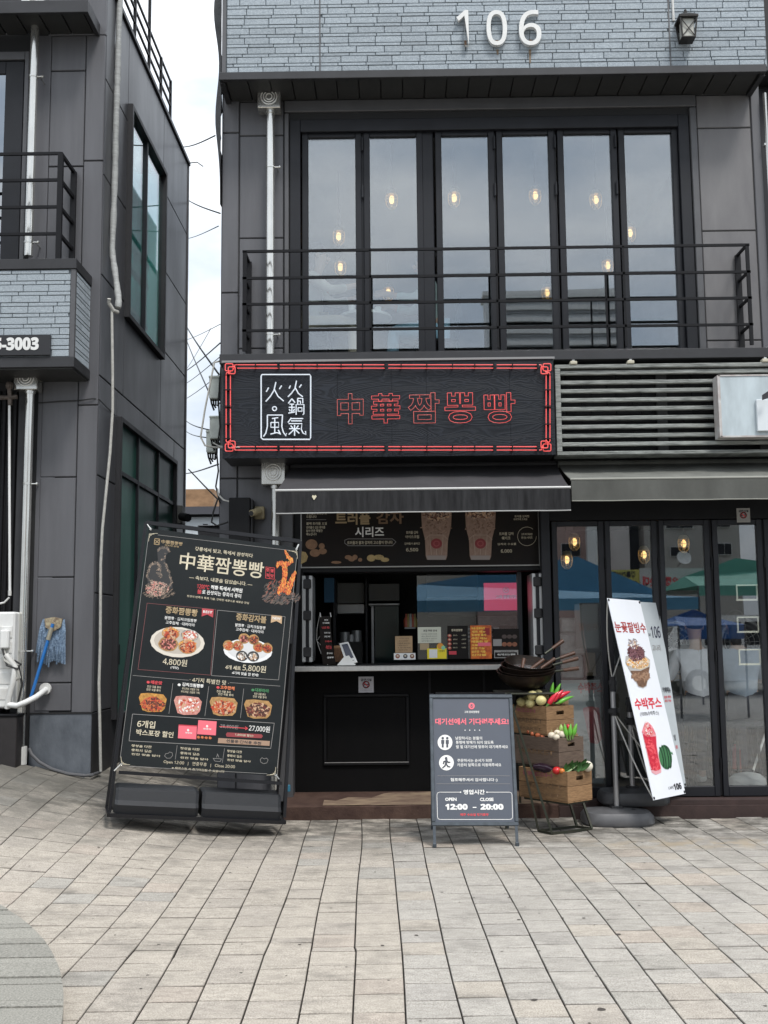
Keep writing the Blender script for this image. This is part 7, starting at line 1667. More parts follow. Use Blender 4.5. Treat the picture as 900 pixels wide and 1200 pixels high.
def ca(x, y): return (490 + x / 6, 800 + y / 6)
def TA(s, x0, x1, y0, y1, h, mt=M_INKW, bold=.012, off=.002, res=2): q_.text(s, ca(x0, y0), ca(x1, y1), h / 6, mt, off, bold=bold, res=res)
q_.ell(*ca(376, 164), 22 / 6, 23 / 6, M_INKP, .002); q_.poly([ca(364, 158), ca(376, 150), ca(389, 158), ca(382, 176), ca(371, 176)], M_AFP, .003); q_.lines([[ca(368, 160), ca(376, 170), ca(384, 160)]], .7, M_INKP, .0035)
TA('고메 중화짬뽕빵', 325, 430, 206, 206, 17); TA('대기선에서 기다려주세요!', 120, 636, 273, 273, 46, M_INKP, .032)
for x_ in (330, 363, 398, 432): q_.ell(*ca(x_, 334), .7, .7, M_INKW, .002, n=6)
for cx_, cy_ in ((189, 420), (199, 563)): q_.ell(*ca(cx_, cy_), 52 / 6, 54 / 6, M_INKW, .002, n=28)
M_ICON = mat('icon_grey', (.05, .055, .07), .5)
for dx in (-16, 16):
    q_.ell(*ca(189 + dx, 390), 1.5, 1.6, M_ICON, .003, n=10); q_.poly([ca(189 + dx - 11, 402), ca(189 + dx + 11, 402), ca(189 + dx + 11, 430), ca(189 + dx + 7, 430), ca(189 + dx + 7, 456), ca(189 + dx - 7, 456), ca(189 + dx - 7, 430), ca(189 + dx - 11, 430)], M_ICON, .003)
q_.ell(*ca(197, 532), 1.6, 1.7, M_ICON, .003, n=10); q_.lines([[ca(199, 545), ca(196, 570), ca(210, 590), ca(222, 592)], [ca(196, 570), ca(188, 585), ca(174, 598)], [ca(199, 548), ca(182, 556), ca(178, 568)], [ca(200, 548), ca(212, 560), ca(222, 560)]], 1.6, M_ICON, .003); q_.lines([[ca(199, 546), ca(196, 570)]], 2.6, M_ICON, .0035)
for s_, x0, x1, y_ in (('낮잠하시는 분들의', 262, 450, 390), ('통행에 방해가 되지 않도록', 265, 530, 420), ('발 밑 대기선에 맞추어 대기해주세요', 267, 632, 451), ('주문하시는 순서가 되면', 275, 518, 547), ('카운터 앞쪽으로 이동해주세요', 275, 584, 578)): TA(s_, x0, x1, y_, y_, 23, M_INKW, .012)
q_.lines([[ca(138, 655), ca(644, 655)], [ca(130, 711), ca(646, 711)]], .35, M_INKGY)
TA('협조해주셔서 감사합니다 :)', 228, 558, 684, 684, 27, M_INKW, .018); TA('영업시간', 318, 468, 769, 769, 34, M_INKW, .03)
x0, y0, x1, y1 = 132, 770, 664, 962; r_ = 18
arc = lambda cx_, cy_, a0: [ca(cx_ + r_ * math.cos(R(a0 + 22.5 * k)), cy_ + r_ * math.sin(R(a0 + 22.5 * k))) for k in range(5)]
q_.lines([[ca(298, y0)] + arc(x0 + r_, y0 + r_, 180)[::-1][:0] + [ca(x0 + r_, y0)] + arc(x0 + r_, y0 + r_, 270 - 0)[:0] + [ca(x0 + 5, y0 + 5), ca(x0, y0 + r_), ca(x0 + 4, y1 - r_), ca(x0 + 9, y1 - 5), ca(x0 + r_ + 3, y1), ca(x1 - r_, y1), ca(x1 - 5, y1 - 5), ca(x1, y1 - r_), ca(x1 - 4, y0 + r_), ca(x1 - 9, y0 + 5), ca(x1 - r_ - 3, y0), ca(484, y0)]], .6, M_INKW)
for x_ in (298, 484): q_.ell(*ca(x_, y0), .9, .9, M_INKW, .003, n=8)
TA('OPEN', 190, 270, 820, 820, 24, M_INKW, .04); TA('CLOSE', 434, 530, 821, 821, 24, M_INKW, .04); TA('12:00', 190, 348, 873, 873, 42, M_INKW, .04); TA('-', 384, 410, 877, 877, 7, M_INKW); TA('20:00', 437, 600, 873, 873, 42, M_INKW, .04)
TA('매주 수요일 정기휴무', 297, 496, 928, 928, 19, M_INKR, .03)

# ------------------------------------------------------------------ two banner stands
def xbanner(label, org, rot, w_, h_, polexy, basez, pole_top, arm_z, base_sz, tone, fn, blab):
    t = thing('banner_stand', label, 'banner stand', org, rot); pq = Pl(t); M_ = WM[t.name]
    # sheet slightly bowed
    n = 10; vs = []; fs = []
    for k in range(n + 1):
        v = h_ * k / n; bow = .0
        for i in range(5): u = -w_ / 2 + w_ * i / 4; vs.append((u, bow, v))
    for k in range(n):
        for i in range(4): a = k * 5 + i; fs.append((a, a + 1, a + 6, a + 5))
    m = MB().add(vs, fs); m.add([(a, b_ + .003, c_) for a, b_, c_ in vs], [f_[::-1] for f_ in fs]); m.build('banner_sheet', tone, t, smooth=True, local=True)
    for sx in (-1, 1):
        for z_ in (.015, h_ - .015): m = MB(); m.tube([(sx * (w_ / 2 - .016), -.004, z_), (sx * (w_ / 2 - .016), .008, z_)], .011, 8); m.build('corner_eyelet', M_RUBBER, t, local=True)
    px_, py_ = polexy
    m = MB(); m.tube([(px_, py_, basez + .11), (px_, py_, pole_top)], .021, 12); m.build('pole', mat('pole_grey', (.42, .42, .43), .35, .6), t, smooth=True)
    m = MB(); m.tube([(px_, py_, pole_top - .03), (px_, py_, pole_top + .09)], .026, 8); m.box(px_ - .03, px_ + .03, py_ - .02, py_ + .02, pole_top + .02, pole_top + .06, .006); m.build('arm_holder', M_RUBBER, t)
    m = MB(); m.tube([(px_, py_, arm_z - .03), (px_, py_, arm_z + .03)], .032, 8); m.box(px_ - .045, px_ + .02, py_ - .03, py_ + .01, arm_z - .015, arm_z + .02, .006); m.build('arm_holder', M_RUBBER, t)
    cor = [M_ @ Vector((sx * (w_ / 2 - .016), .008, z_)) for z_ in (h_ - .015, .015) for sx in (-1, 1)]
    for i, c_ in enumerate(cor):
        s0 = Vector((px_, py_, pole_top + .07 if i < 2 else arm_z)); mid = s0.lerp(c_, .5); 
        if i == 0: mid += Vector((-.04, .0, 0))
        if i >= 2: mid += Vector((-.015, 0, -.05))
        pts_ = [s0 * (1 - a) ** 2 + mid * 2 * a * (1 - a) + c_ * a * a for a in [k / 8 for k in range(9)]]
        MB().tube(pts_, .006, 6).build('flex_arm', mat('arm_grey', (.45, .44, .41), .5), t, smooth=True)
    # moulded ballast base
    bx_, by_ = base_sz; m = MB()
    def ring(s_, z_, sink=0):
        o = []
        for k in range(24):
            a = 2 * math.pi * k / 24; cxx = abs(math.cos(a)) ** .5 * (1 if math.cos(a) > 0 else -1); syy = abs(math.sin(a)) ** .5 * (1 if math.sin(a) > 0 else -1)
            o.append((px_ + cxx * bx_ / 2 * s_, py_ + syy * by_ / 2 * s_, basez + z_))
        return o
    rings = [ring(.94, 0), ring(1.0, .02), ring(.985, .07), ring(.9, .10), ring(.5, .115), ring(.15, .12)]
    vs = [p_ for r0 in rings for p_ in r0]; fs = []
    for j in range(len(rings) - 1):
        for k in range(24): fs.append((j * 24 + k, j * 24 + (k + 1) % 24, (j + 1) * 24 + (k + 1) % 24, (j + 1) * 24 + k))
    fs += [tuple(range(24)), tuple(range(5 * 24, 6 * 24))[::-1]]
    m.add(vs, fs); b0 = m.build('ballast_base', mat('base_grey_plastic_' + blab, (.12, .12, .125) if blab == 'light' else (.055, .056, .06), .5, 0, .25, 10, bump=.05, bscale=80), t, smooth=True)
    m = MB(); m.box(px_ - .05, px_ + .05, py_ - .035, py_ + .035, basez + .112, basez + .135, .008); m.build('pole_socket', M_RUBBER, t)
    m = MB(); m.tube([(px_ + .12, py_ - .06, basez + .1), (px_ + .12, py_ - .06, basez + .12)], .018, 10); m.build('filler_cap', M_RUBBER, t)
    return t, pq
def cb_(x, y): return (690 + x / 6.923, 690 + y / 6.923)
def cc_(x, y): return (690 + x / 6.923, 820 + y / 6.923)
SH1 = mat('banner_white', (.74, .76, .80), .5, 0, .06, 3); SH2 = mat('banner_grey', (.46, .50, .52), .55, 0, .1, 3)
RED = mat('deep_red_print', (.36, .04, .035), .5); RED2 = mat('bright_red_print', (.62, .03, .05), .5)
pF = P(722.5, 944, -.62); pR = P(741, 922, -.40)
t1, q_ = xbanner('white tilted banner of shaved ice and red watermelon juice on a grey base', (2.12, -.831, .232), frame_rot(49.3, -13.0, 1.2), .542, 1.586, (pF.x, -.62), 0.0, P(719, 806, -.62).z, P(720, 834, -.62).z, (.56, .42), SH1, None, 'light')
def TB(s, cf_, x0, x1, y0, y1, h, mt, bold=.03, off=.002, res=3): q_.text(s, cf_(x0, y0), cf_(x1, y1), h / 6.923, mt, off, bold=bold, res=res)
TB('눈꽃팥빙수', cb_, 212, 462, 312, 314, 88, RED, .02); TB('수박주스', cb_, 372, 588, 930, 926, 95, RED2, .03); TB('(100%수박주스)', cb_, 415, 568, 1014, 1012, 42, M_INKK, .005)
TB('CAFE', cc_, 645, 688, 715, 712, 22, M_INKK, .0); TB('106', cc_, 688, 752, 704, 702, 55, M_INKK, .03)
M_CUP = mat('cup_brown', (.22, .115, .065), .4, 0, .6, 25); M_ICE = mat('ice_cream_print', (.72, .62, .45), .6, 0, .9, 60, col2=(.62, .42, .20)); M_BEAN = mat('bean_print', (.09, .025, .03), .4, 0, 1, 80, col2=(.22, .10, .10))
q_.poly([cb_(x, y) for x, y in ((300, 545), (296, 600), (335, 670), (385, 760), (400, 795), (440, 808), (470, 790), (480, 740), (498, 620), (496, 575), (460, 545))], mat('cup_glass_print', (.42, .40, .38), .3), .002, 'cup_print')
q_.poly([cb_(x, y) for x, y in ((335, 665), (390, 760), (405, 790), (440, 800), (466, 785), (478, 725), (494, 630), (420, 665))], M_CUP, .0025, 'cup_print')
q_.poly([cb_(x, y) for x, y in ((306, 590), (330, 560), (400, 548), (470, 560), (494, 590), (480, 630), (420, 655), (350, 640))], M_ICE, .003, 'cup_print')
q_.poly([cb_(x, y) for x, y in ((312, 490), (335, 465), (380, 455), (430, 475), (452, 530), (455, 575), (410, 598), (362, 580), (330, 540))], M_BEAN, .0035, 'cup_print')
q_.poly([cb_(x, y) for x, y in ((320, 405), (345, 415), (365, 445), (358, 402), (385, 408), (390, 450), (350, 470), (335, 445))], mat('foam_print', (.50, .46, .46), .5, 0, .8, 60), .003, 'cup_print')
bits(q_, cb_, inell(385, 525, 68, 62), [M_BEAN, ink('bean', (.05, .012, .02)), ink('bean_light', (.22, .10, .12))], 260, 6, .0042, 21, 1.3, name='cup_print')
bits(q_, cb_, inell(400, 600, 92, 42), [I_CR, I_WH, I_YL, ink('caramel', (.42, .24, .09))], 260, 6, .0038, 22, 1.3, name='cup_print')
bits(q_, cb_, inell(365, 450, 42, 32), [I_WH, ink('cup_grey', (.30, .26, .28)), I_CR], 60, 7, .0044, 23, 1.2, name='cup_print')
bits(q_, cb_, inpath([(360, 700), (430, 730), (480, 690)], [40, 50, 40]), [ink('cocoa', (.16, .08, .045)), ink('cocoa_light', (.30, .18, .11)), ink('cocoa_mid', (.22, .12, .07))], 110, 9, .0030, 24, 2, name='cup_print')
q_.poly([cc_(x, y) for x, y in ((432, 258), (445, 320), (470, 430), (495, 540), (512, 592), (545, 610), (588, 590), (588, 555), (570, 470), (552, 370), (548, 290), (530, 262), (480, 285))], mat('glass_pink_edge', (.70, .35, .38), .4), .002, 'juice_print')
q_.poly([cc_(x, y) for x, y in ((438, 278), (452, 330), (476, 430), (500, 535), (515, 570), (545, 578), (582, 560), (582, 545), (562, 460), (548, 370), (544, 296), (500, 300))], mat('juice_red', (.62, .02, .05), .3, 0, .25, 20), .0025, 'juice_print')
q_.poly([cc_(x, y) for x, y in ((430, 262), (445, 215), (462, 172), (492, 190), (515, 215), (530, 245), (545, 280), (500, 298), (455, 290))], mat('ice_red', (.60, .05, .08), .4, 0, 1, 40, col2=(.80, .35, .38)), .003, 'juice_print')
bits(q_, cc_, inpath([(465, 185), (480, 240), (500, 290)], [14, 40, 46]), [I_PK, I_WH, ink('ice_red', (.55, .03, .05)), ink('ice_rose', (.75, .30, .34))], 150, 8, .0036, 25, 1.3, name='juice_print')
bits(q_, cc_, inpath([(480, 320), (520, 450), (548, 570)], [40, 44, 40]), [ink('juice_deep', (.48, .01, .03)), ink('juice_light', (.70, .08, .10)), ink('juice_mid', (.60, .03, .05))], 150, 9, .0031, 26, 2, name='juice_print')
E2 = lambda cx_, cy_, rx, ry, mt, off, rot=0: q_.poly([cc_(cx_ + rx * math.cos(a) * math.cos(rot) - ry * math.sin(a) * math.sin(rot), cy_ + rx * math.cos(a) * math.sin(rot) + ry * math.sin(a) * math.cos(rot)) for a in [2 * math.pi * k / 24 for k in range(24)]], mt, off, 'melon_print')
E2(622, 465, 52, 100, mat('melon_green', (.045, .16, .06), .4), .0022, -.15)
for k in (-.6, -.25, .1, .45): 
    q_.lines([[cc_(622 + 52 * k + 18 * math.sin(a) * (1 if k > 0 else .6) + 15 * math.cos(a), 465 + 92 * math.cos(a) * math.sqrt(max(.1, 1 - k * k))) for a in [math.pi * j / 10 for j in range(11)]]], 1.1, mat('melon_dark', (.01, .045, .02), .4), .003)
q_.lines([[cc_(x, y) for x, y in ((668, 430), (680, 440), (675, 425))]], .6, M_INKGR, .003)
t2, q_ = xbanner('pale grey rear banner lettered 106, mostly hidden behind the white watermelon banner', (2.223, -.448, .236), frame_rot(47.3, -7.4, .8), .522, 1.539, (pR.x, -.40), .125, P(741, 830, -.40).z, P(741, 845, -.40).z, (.56, .44), SH2, None, 'dark')
TB('CAFE', cb_, 484, 503, 372, 374, 22, M_INKK, .0); TB('106', cb_, 505, 580, 350, 352, 95, mat('navy_print', (.03, .03, .06), .5), .02); TB('고나리', cb_, 516, 582, 478, 480, 52, M_INKGY, .01)
TB('카페메뉴', cb_, 598, 664, 822, 818, 48, M_INKK, .02); TB('음료 주문', cb_, 612, 666, 880, 876, 22, RED2, .02); TB('포장 가능', cb_, 616, 668, 910, 906, 22, RED2, .02); TB('10', cc_, 690, 706, 308, 306, 50, M_INKK, .02); TB('경포', cc_, 704, 722, 385, 382, 30, RED2, .02)

# ------------------------------------------------------------------ crate stand, crates and vegetables
M_IRON = mat('dark_green_iron', (.022, .03, .018), .5, .4, .5, 20, col2=(.04, .035, .025))
cs = thing('crate_stand', 'dark green iron display stand carrying three wooden vegetable crates and woks', 'display stand', (1.3, -.9, 0))
GL = lambda px, py: PZ(px, py, .012)
fl, rl_, fr, rr2 = GL(647, 977), GL(631, 973.5), GL(693.5, 971), GL(676, 968.5)
def ibar(nm, *pts, w_=.016):
    for a, b_ in zip(pts[:-1], pts[1:]): MB().bar(a, b_, w_, w_).build(nm, M_IRON, cs)
tfl = P(602, 834, -1.04); ibar('slanted_leg', tfl, fl); ibar('slanted_leg', P(606, 862, -.96), rl_); ibar('arm_bar', tfl, Vector((1.0, -.42, 1.0)))
ibar('slanted_leg', P(681.7, 936, -.80), fr); ibar('slanted_leg', P(667, 938, -.74), rr2)
ibar('foot_bar', fl, fr); ibar('foot_bar', rl_, fl); ibar('foot_bar', rr2, fr); ibar('foot_bar', rl_, rr2)
ibar('back_post', Vector((1.28, -.42, .135)), Vector((1.28, -.42, 1.0))); ibar('back_post', Vector((1.0, -.42, .135)), Vector((1.0, -.42, 1.0)))
TH = 40
def crate(label, cpx, cpy, Y, theta, L_, W_, H_, mt, stamp, ex=None):
    c0 = P(cpx, cpy, Y); th = R(theta); M3 = Matrix.Rotation(th, 3, 'Z')
    t = thing('wooden_crate', label, 'crate', c0, M3, 'wooden vegetable crates'); tk = .012
    def pk(nm, *b_, bev=.002): return MB().box(*b_, bev).build(nm, mt, t, local=True)
    hh = H_ / 2
    for k in range(2):
        z0_, z1_ = k * hh + .002, (k + 1) * hh - .002
        pk('plank', 0, tk, tk, L_ - tk, z0_, z1_); pk('plank', W_ - tk, W_, tk, L_ - tk, z0_, z1_); pk('plank', 0, W_, L_ - tk, L_, z0_, z1_)
    pk('plank', 0, W_, 0, tk, .002, hh - .002)
    m = MB(); sx0, sx1, sz0, sz1 = W_ * .36, W_ * .64, H_ * .68, H_ * .82
    m.box(0, sx0, 0, tk, hh + .002, H_ - .002); m.box(sx1, W_, 0, tk, hh + .002, H_ - .002); m.box(sx0, sx1, 0, tk, hh + .002, sz0); m.box(sx0, sx1, 0, tk, sz1, H_ - .002); m.build('handle_plank', mt, t, local=True)
    for k in range(4): pk('bottom_board', k * W_ / 4 + .002, (k + 1) * W_ / 4 - .002, 0, L_, -.008, 0)
    for x_ in (tk, W_ - tk - .02):
        for y_ in (tk, L_ - tk - .02): pk('corner_post', x_, x_ + .02, y_, y_ + .02, 0, H_ - .01)
    # faded stencil lettering on the long side (faces local -x)
    for (s_, z_, h_, mt2, ya, yb) in stamp:
        me = textmesh(s_, mt2, 0, .02, 0, 1); xs2 = [v.co.x for v in me.vertices]; ys2 = [v.co.y for v in me.vertices]; x0_, x1_, y0_, y1_ = min(xs2), max(xs2), min(ys2), max(ys2)
        for v in me.vertices:
            X, Y2, _ = v.co; v.co = Vector((-.0012, L_ * (1 - (ya + (X - x0_) / (x1_ - x0_) * (yb - ya))), H_ * z_ + (Y2 - y0_) / (y1_ - y0_) * h_ * H_))
        o = bpy.data.objects.new('stencil', me); C.objects.link(o); o.parent = t
    # rails carrying the crate
    M_ = WM[t.name]; a, b_, c_, d_ = [M_ @ Vector(v) for v in ((.02, .03, -.016), (W_ - .02, .03, -.016), (W_ - .02, L_ - .04, -.016), (.02, L_ - .04, -.016))]
    ibar('tier_bar', a, b_); ibar('tier_bar', c_, d_); ibar('tier_bar', a, d_); ibar('tier_bar', b_, c_)
    return t, M_
M_W1 = mat('crate_wood_golden', (.29, .17, .08), .75, 0, 1, 6, (3, 3, 22), .2, 40, col2=(.15, .08, .035), rnd=.15); M_W2 = mat('crate_wood_grey', (.15, .105, .075), .75, 0, .6, 6, (3, 3, 22), .2, 40, col2=(.085, .055, .04), rnd=.15)
M_ST = mat('stencil_brown', (.15, .088, .045), .8); M_STP = mat('stencil_pink', (.26, .075, .095), .8)
stp = [('MARKET', .38, .16, M_ST, .15, .9), ('FRESH', .74, .14, M_STP, .1, .7), ('MARKET', .12, .10, M_ST, .2, .85)]
k1, K1 = crate('top crate of golden wood holding pale potatoes with green and red chillies', 641, 861, -.98, 35, .42, .29, .215, M_W1, stp)
k2, K2 = crate('middle crate of darker grey-brown wood holding garlic and carrots', 655.5, 899, -1.08, 38, .50, .275, .215, M_W2, stp[:1])
k3, K3 = crate('bottom crate of golden wood holding tomatoes and leafy greens', 665.8, 940.5, -1.18, 40, .50, .28, .225, M_W1, stp)
# top shelf for the woks
m = MB(); wc = P(616, 786, -.72); MB().box(wc.x - .24, wc.x + .20, -.92, -.42, wc.z - .18, wc.z - .165, .004).build('top_shelf', M_IRON, cs)
for x_ in (wc.x - .22, wc.x + .18): ibar('shelf_leg', Vector((x_, -.45, wc.z - .21)), Vector((x_, -.45, .135)))
ibar('shelf_leg', Vector((wc.x - .22, -.90, wc.z - .21)), Vector((wc.x - .20, -.88, .01)))
# produce
def produce(name, label, cat, loc, mt, shape, group=None, M=None, stem=None):
    m = MB(); loc = Vector(loc)
    t = None
    if shape[0] == 'ball':
        _, r_, sz = shape; m.blob(loc, r_, r_ * .95, r_ * sz, 14, 9, M, .025); nm = 'flesh'
    elif shape[0] == 'pepper':
        _, L_, r_, bend, d_ = shape; d_ = Vector(d_).normalized(); b2 = d_.cross(Vector((0, 1, 0))).normalized()
        pts_ = [loc + d_ * L_ * s_ + b2 * bend * math.sin(s_ * 2.2) for s_ in [k / 8 for k in range(9)]]; rad = [r_ * v for v in (.7, 1, 1.05, 1, .92, .8, .62, .4, .1)]; m.tube(pts_, rad, 10)
    o = m.build(name, mt, None, smooth=True); tag(o, label, cat, group)
    if shape[0] == 'pepper' and name != 'carrot':
        s_ = MB(); s_.tube([loc + d_ * .004, loc - d_ * .018, loc - d_ * .04 + Vector((.006, 0, .004))], [r_ * .75, r_ * .45, r_ * .3], 7); s_.build('stem', mat('stem_green', (.10, .20, .04), .6), o, smooth=True)
    if shape[0] == 'ball' and stem is not None:
        s_ = MB(); s_.tube([loc + Vector((0, 0, shape[1] * shape[2] * .93)), loc + Vector((.003, 0, shape[1] * shape[2] + .012 * stem))], [.006, .003], 6); s_.build('stem', mat('dry_stem', (.28, .24, .12), .8), o)
    return o
M_PTT = mat('pale_potato', (.62, .56, .26), .5, 0, .3, 25, col2=(.50, .42, .18)); M_GRN = mat('chilli_green', (.11, .36, .03), .3, 0, .2, 20); M_RED = mat('chilli_red', (.58, .012, .035), .25, 0, .15, 20)
def inK(K, u, v, z): return K @ Vector((u, v, z))
for (px, py, Y, r_) in ((624, 815, -.86, .042), (634, 821, -.92, .042), (621.5, 824, -.84, .040), (611, 822.5, -.76, .040), (631, 813, -.80, .036), (638, 816, -.80, .038), (618, 820, -.72, .038)):
    produce('potato', 'pale yellow round potato heaped in the top crate', 'potato', P(px, py, Y), M_PTT, ('ball', r_, .9), 'pale potatoes in the top crate', stem=None)
produce('green_chilli', 'green chilli standing up leftmost in the top crate', 'chilli', P(646, 818, -.80), M_GRN, ('pepper', .125, .018, .006, (.22, .1, 1)), 'green chillies in the top crate')
produce('green_chilli', 'second green chilli leaning right behind the red ones in the top crate', 'chilli', P(650, 818, -.82), M_GRN, ('pepper', .125, .018, .01, (.55, .1, 1)), 'green chillies in the top crate')
produce('green_chilli', 'green chilli lying across the right rim of the top crate', 'chilli', P(655, 823.5, -.90), M_GRN, ('pepper', .14, .016, .012, (1, .35, .28)), 'green chillies in the top crate')
for (a, b_, Y, d_, lab) in ((643, 825, -.92, (.75, .1, .75), 'lowest red chilli in the top crate'), (648, 822, -.90, (.8, .2, .7), 'middle red chilli in the top crate'), (653, 818, -.86, (1, .3, .35), 'upper red chilli in the top crate')): produce('red_chilli', lab, 'chilli', P(a, b_, Y), M_RED, ('pepper', .125, .020, .010, d_), 'red chillies in the top crate')
M_PAPER = mat('kraft_wrap', (.26, .17, .09), .9, 0, .4, 20, bump=.4, bscale=30)
def crumple(label, K, u0, u1, v0, v1, z_, hgt, seed):
    r_ = random.Random(seed); n = 7; vs = []; fs = []
    for i in range(n):
        for j in range(n):
            vs.append(K @ Vector((u0 + (u1 - u0) * i / (n - 1) + r_.uniform(-.006, .006), v0 + (v1 - v0) * j / (n - 1) + r_.uniform(-.006, .006), z_ + r_.uniform(0, hgt))))
    for i in range(n - 1):
        for j in range(n - 1): a = i * n + j; fs.append((a, a + 1, a + n + 1, a + n))
    return tag(MB().add(vs, fs).build('crumpled_paper', M_PAPER), label, 'wrapping paper')
crumple('crumpled brown paper under the potatoes in the top crate', K1, .02, .27, .02, .39, .15, .03, 1); crumple('crumpled brown paper lining the middle crate', K2, .02, .255, .02, .48, .15, .03, 2); crumple('crumpled brown paper lining the bottom crate', K3, .02, .26, .02, .48, .16, .03, 3)
tag(MB().blob(K1 @ Vector((.24, .05, .225)), .035, .03, .045, 8, 6, None, .25).build('paper_wad', M_PAPER), 'twist of brown paper at the right corner of the top crate', 'wrapping paper')
tag(MB().blob(K2 @ Vector((.23, .06, .215)), .045, .03, .032, 8, 6, None, .25).build('paper_wad', M_PAPER), 'twist of brown paper at the right corner of the middle crate', 'wrapping paper')
M_GAR = mat('garlic_white', (.66, .58, .45), .6, 0, .2, 40); M_CAR = mat('carrot_orange', (.50, .13, .05), .5, 0, .3, 40)
for (px, py, Y, r_) in ((646.5, 862, -.98, .030), (653, 859, -.98, .028), (658.5, 861, -1.0, .032), (652, 864, -1.05, .026)): produce('garlic_bulb', 'white garlic bulb heaped in the middle crate', 'garlic', P(px, py, Y), M_GAR, ('ball', r_, .9), 'garlic bulbs in the middle crate', stem=1.4)
for (px, py, Y, d_) in ((622, 860, -.84, (1, .2, -.1)), (628, 862, -.88, (.8, -.5, .1)), (634, 863.5, -.92, (1, -.2, -.1)), (618, 858, -.8, (.9, .4, .1))): produce('carrot', 'orange carrot lying at the left of the middle crate', 'carrot', P(px, py, Y), M_CAR, ('pepper', .08, .018, .002, d_), 'carrots in the middle crate')
produce('green_pepper', 'pale green pepper standing beside the garlic in the middle crate', 'pepper', P(658, 858, -.96), mat('pale_green', (.26, .40, .10), .4), ('pepper', .06, .02, .002, (0, 0, 1)))
for a, b_, d_, lab in ((664, 862, (-.1, .1, 1), 'left green chilli of the right bunch in the middle crate'), (668, 862, (.15, .1, 1), 'middle green chilli of the bunch in the middle crate'), (672, 861, (.4, .1, 1), 'right green chilli of the bunch in the middle crate')): produce('green_chilli', lab, 'chilli', P(a, b_, -1.02), M_GRN, ('pepper', .09, .017, .004, d_))
produce('red_chilli', 'small red chilli tip behind the green bunch in the middle crate', 'chilli', P(668, 855, -.98), M_RED, ('pepper', .045, .018, .004, (-.3, 0, 1)))
produce('tomato', 'large red tomato at the front of the bottom crate', 'tomato', P(652.5, 903, -1.10), mat('tomato_red', (.50, .02, .02), .2), ('ball', .034, .85)); produce('small_tomato', 'small orange-red tomato right of the large one in the bottom crate', 'tomato', P(658.5, 903.5, -1.13), mat('tomato_orange', (.55, .16, .03), .25), ('ball', .022, .9))
produce('white_radish', 'round creamy white radish at the right of the bottom crate', 'radish', P(688.5, 898, -1.05), mat('radish_white', (.66, .62, .50), .5, 0, .1, 20), ('ball', .042, .95))
aub = MB(); tagl = tag(aub.tube([P(625, 899, -.95), P(633, 899, -.96), P(641, 901, -1.0), P(648, 903, -1.05)], [.02, .034, .036, .015], 12).build('aubergine', mat('aubergine', (.022, .010, .018), .2), None, smooth=True), 'dark purple aubergine at the left of the bottom crate', 'aubergine')
lt = thing('leafy_greens', 'bunch of dark green leafy vegetables in the bottom crate', 'leafy greens', P(675, 902, -1.1)); r_ = random.Random(12)
M_LEAF = mat('dark_leaf', (.022, .075, .018), .45, 0, .6, 40, col2=(.05, .14, .03)); M_LST = mat('leaf_stalk', (.30, .40, .20), .5)
for k in range(34):
    b0 = P(662 + 20 * r_.random(), 906 + r_.uniform(-3, 1), -1.12 + .08 * r_.random()); b0.z += .012; d_ = Vector((r_.uniform(.0, 1), r_.uniform(-.5, .3), r_.uniform(.25, 1))).normalized(); L_ = r_.uniform(.06, .115); s_ = d_.cross(Vector((0, 1, r_.uniform(-.5, .5)))).normalized(); up_ = d_.cross(s_).normalized()
    vs = []; 
    for i in range(6):
        a = i / 5; w_ = .017 * math.sin(math.pi * min(.97, a * .9 + .08)) ; c_ = b0 + d_ * L_ * a + up_ * .02 * a * a; vs += [c_ - s_ * w_ + up_ * .004, c_, c_ + s_ * w_ + up_ * .004]
    fs = []
    for i in range(5):
        for j in range(2): q0 = i * 3 + j; fs.append((q0, q0 + 1, q0 + 4, q0 + 3))
    MB().add(vs, fs).build('leaf', M_LEAF, lt)
MB().tube([P(661, 907, -1.14), P(668, 903, -1.14), P(676, 897, -1.12)], .006, 6).build('stalk', M_LST, lt)
# woks
M_WOK = mat('iron_wok', (.016, .013, .012), .42, .5, .8, 10, bump=.1, bscale=30, col2=(.035, .021, .013)); M_WOKIN = mat('wok_inside', (.03, .032, .033), .12, .85, .4, 8); M_WH = mat('wok_handle_wood', (.09, .04, .022), .5, 0, .4, 20)
def wok(label, c, R0, tx, ty, hd, hl):
    M3 = Matrix.Rotation(R(tx), 3, 'X') @ Matrix.Rotation(R(ty), 3, 'Y'); t = thing('wok', label, 'wok', c, M3, 'stacked woks')
    prof = [(0, -.15)] + [(R0 * math.sin(a), -.15 + .15 * (1 - math.cos(a)) / (1 - math.cos(1.35))) for a in (.3, .55, .8, 1.0, 1.2, 1.35)]
    s_ = R0 / prof[-1][0]; prof = [(a * s_, b_) for a, b_ in prof]; inner = [(max(0, a - .004), b_ + .004) for a, b_ in prof]
    vs = []; m = MB(); m.lathe(prof + [(prof[-1][0] + .004, prof[-1][1] + .004)] + inner[::-1], (0, 0, 0), None, 32); m.build('bowl', M_WOK, t, smooth=True, local=True)
    h_ = Vector(hd).normalized(); a = h_ * (R0 - .01) + Vector((0, 0, -.01))
    MB().tube([a, a + h_ * .08 + Vector((0, 0, .008))], .010, 8).build('handle_socket', M_IRON, t, local=True); MB().tube([a + h_ * .08 + Vector((0, 0, .008)), a + h_ * hl + Vector((0, 0, .02))], [.013, .017], 10).build('handle', M_WH, t, smooth=True, local=True)
    return t
wok('lowest rusty wok of the stack with its wooden handle pointing right', wc + Vector((0, 0, -.005)), .23, 11, 0, (1, -.1, .05), .2)
wok('second wok of the stack, nested inside the lowest one, handle to the right', wc + Vector((.012, 0, .018)), .222, 13, -2, (1, .12, .1), .21)
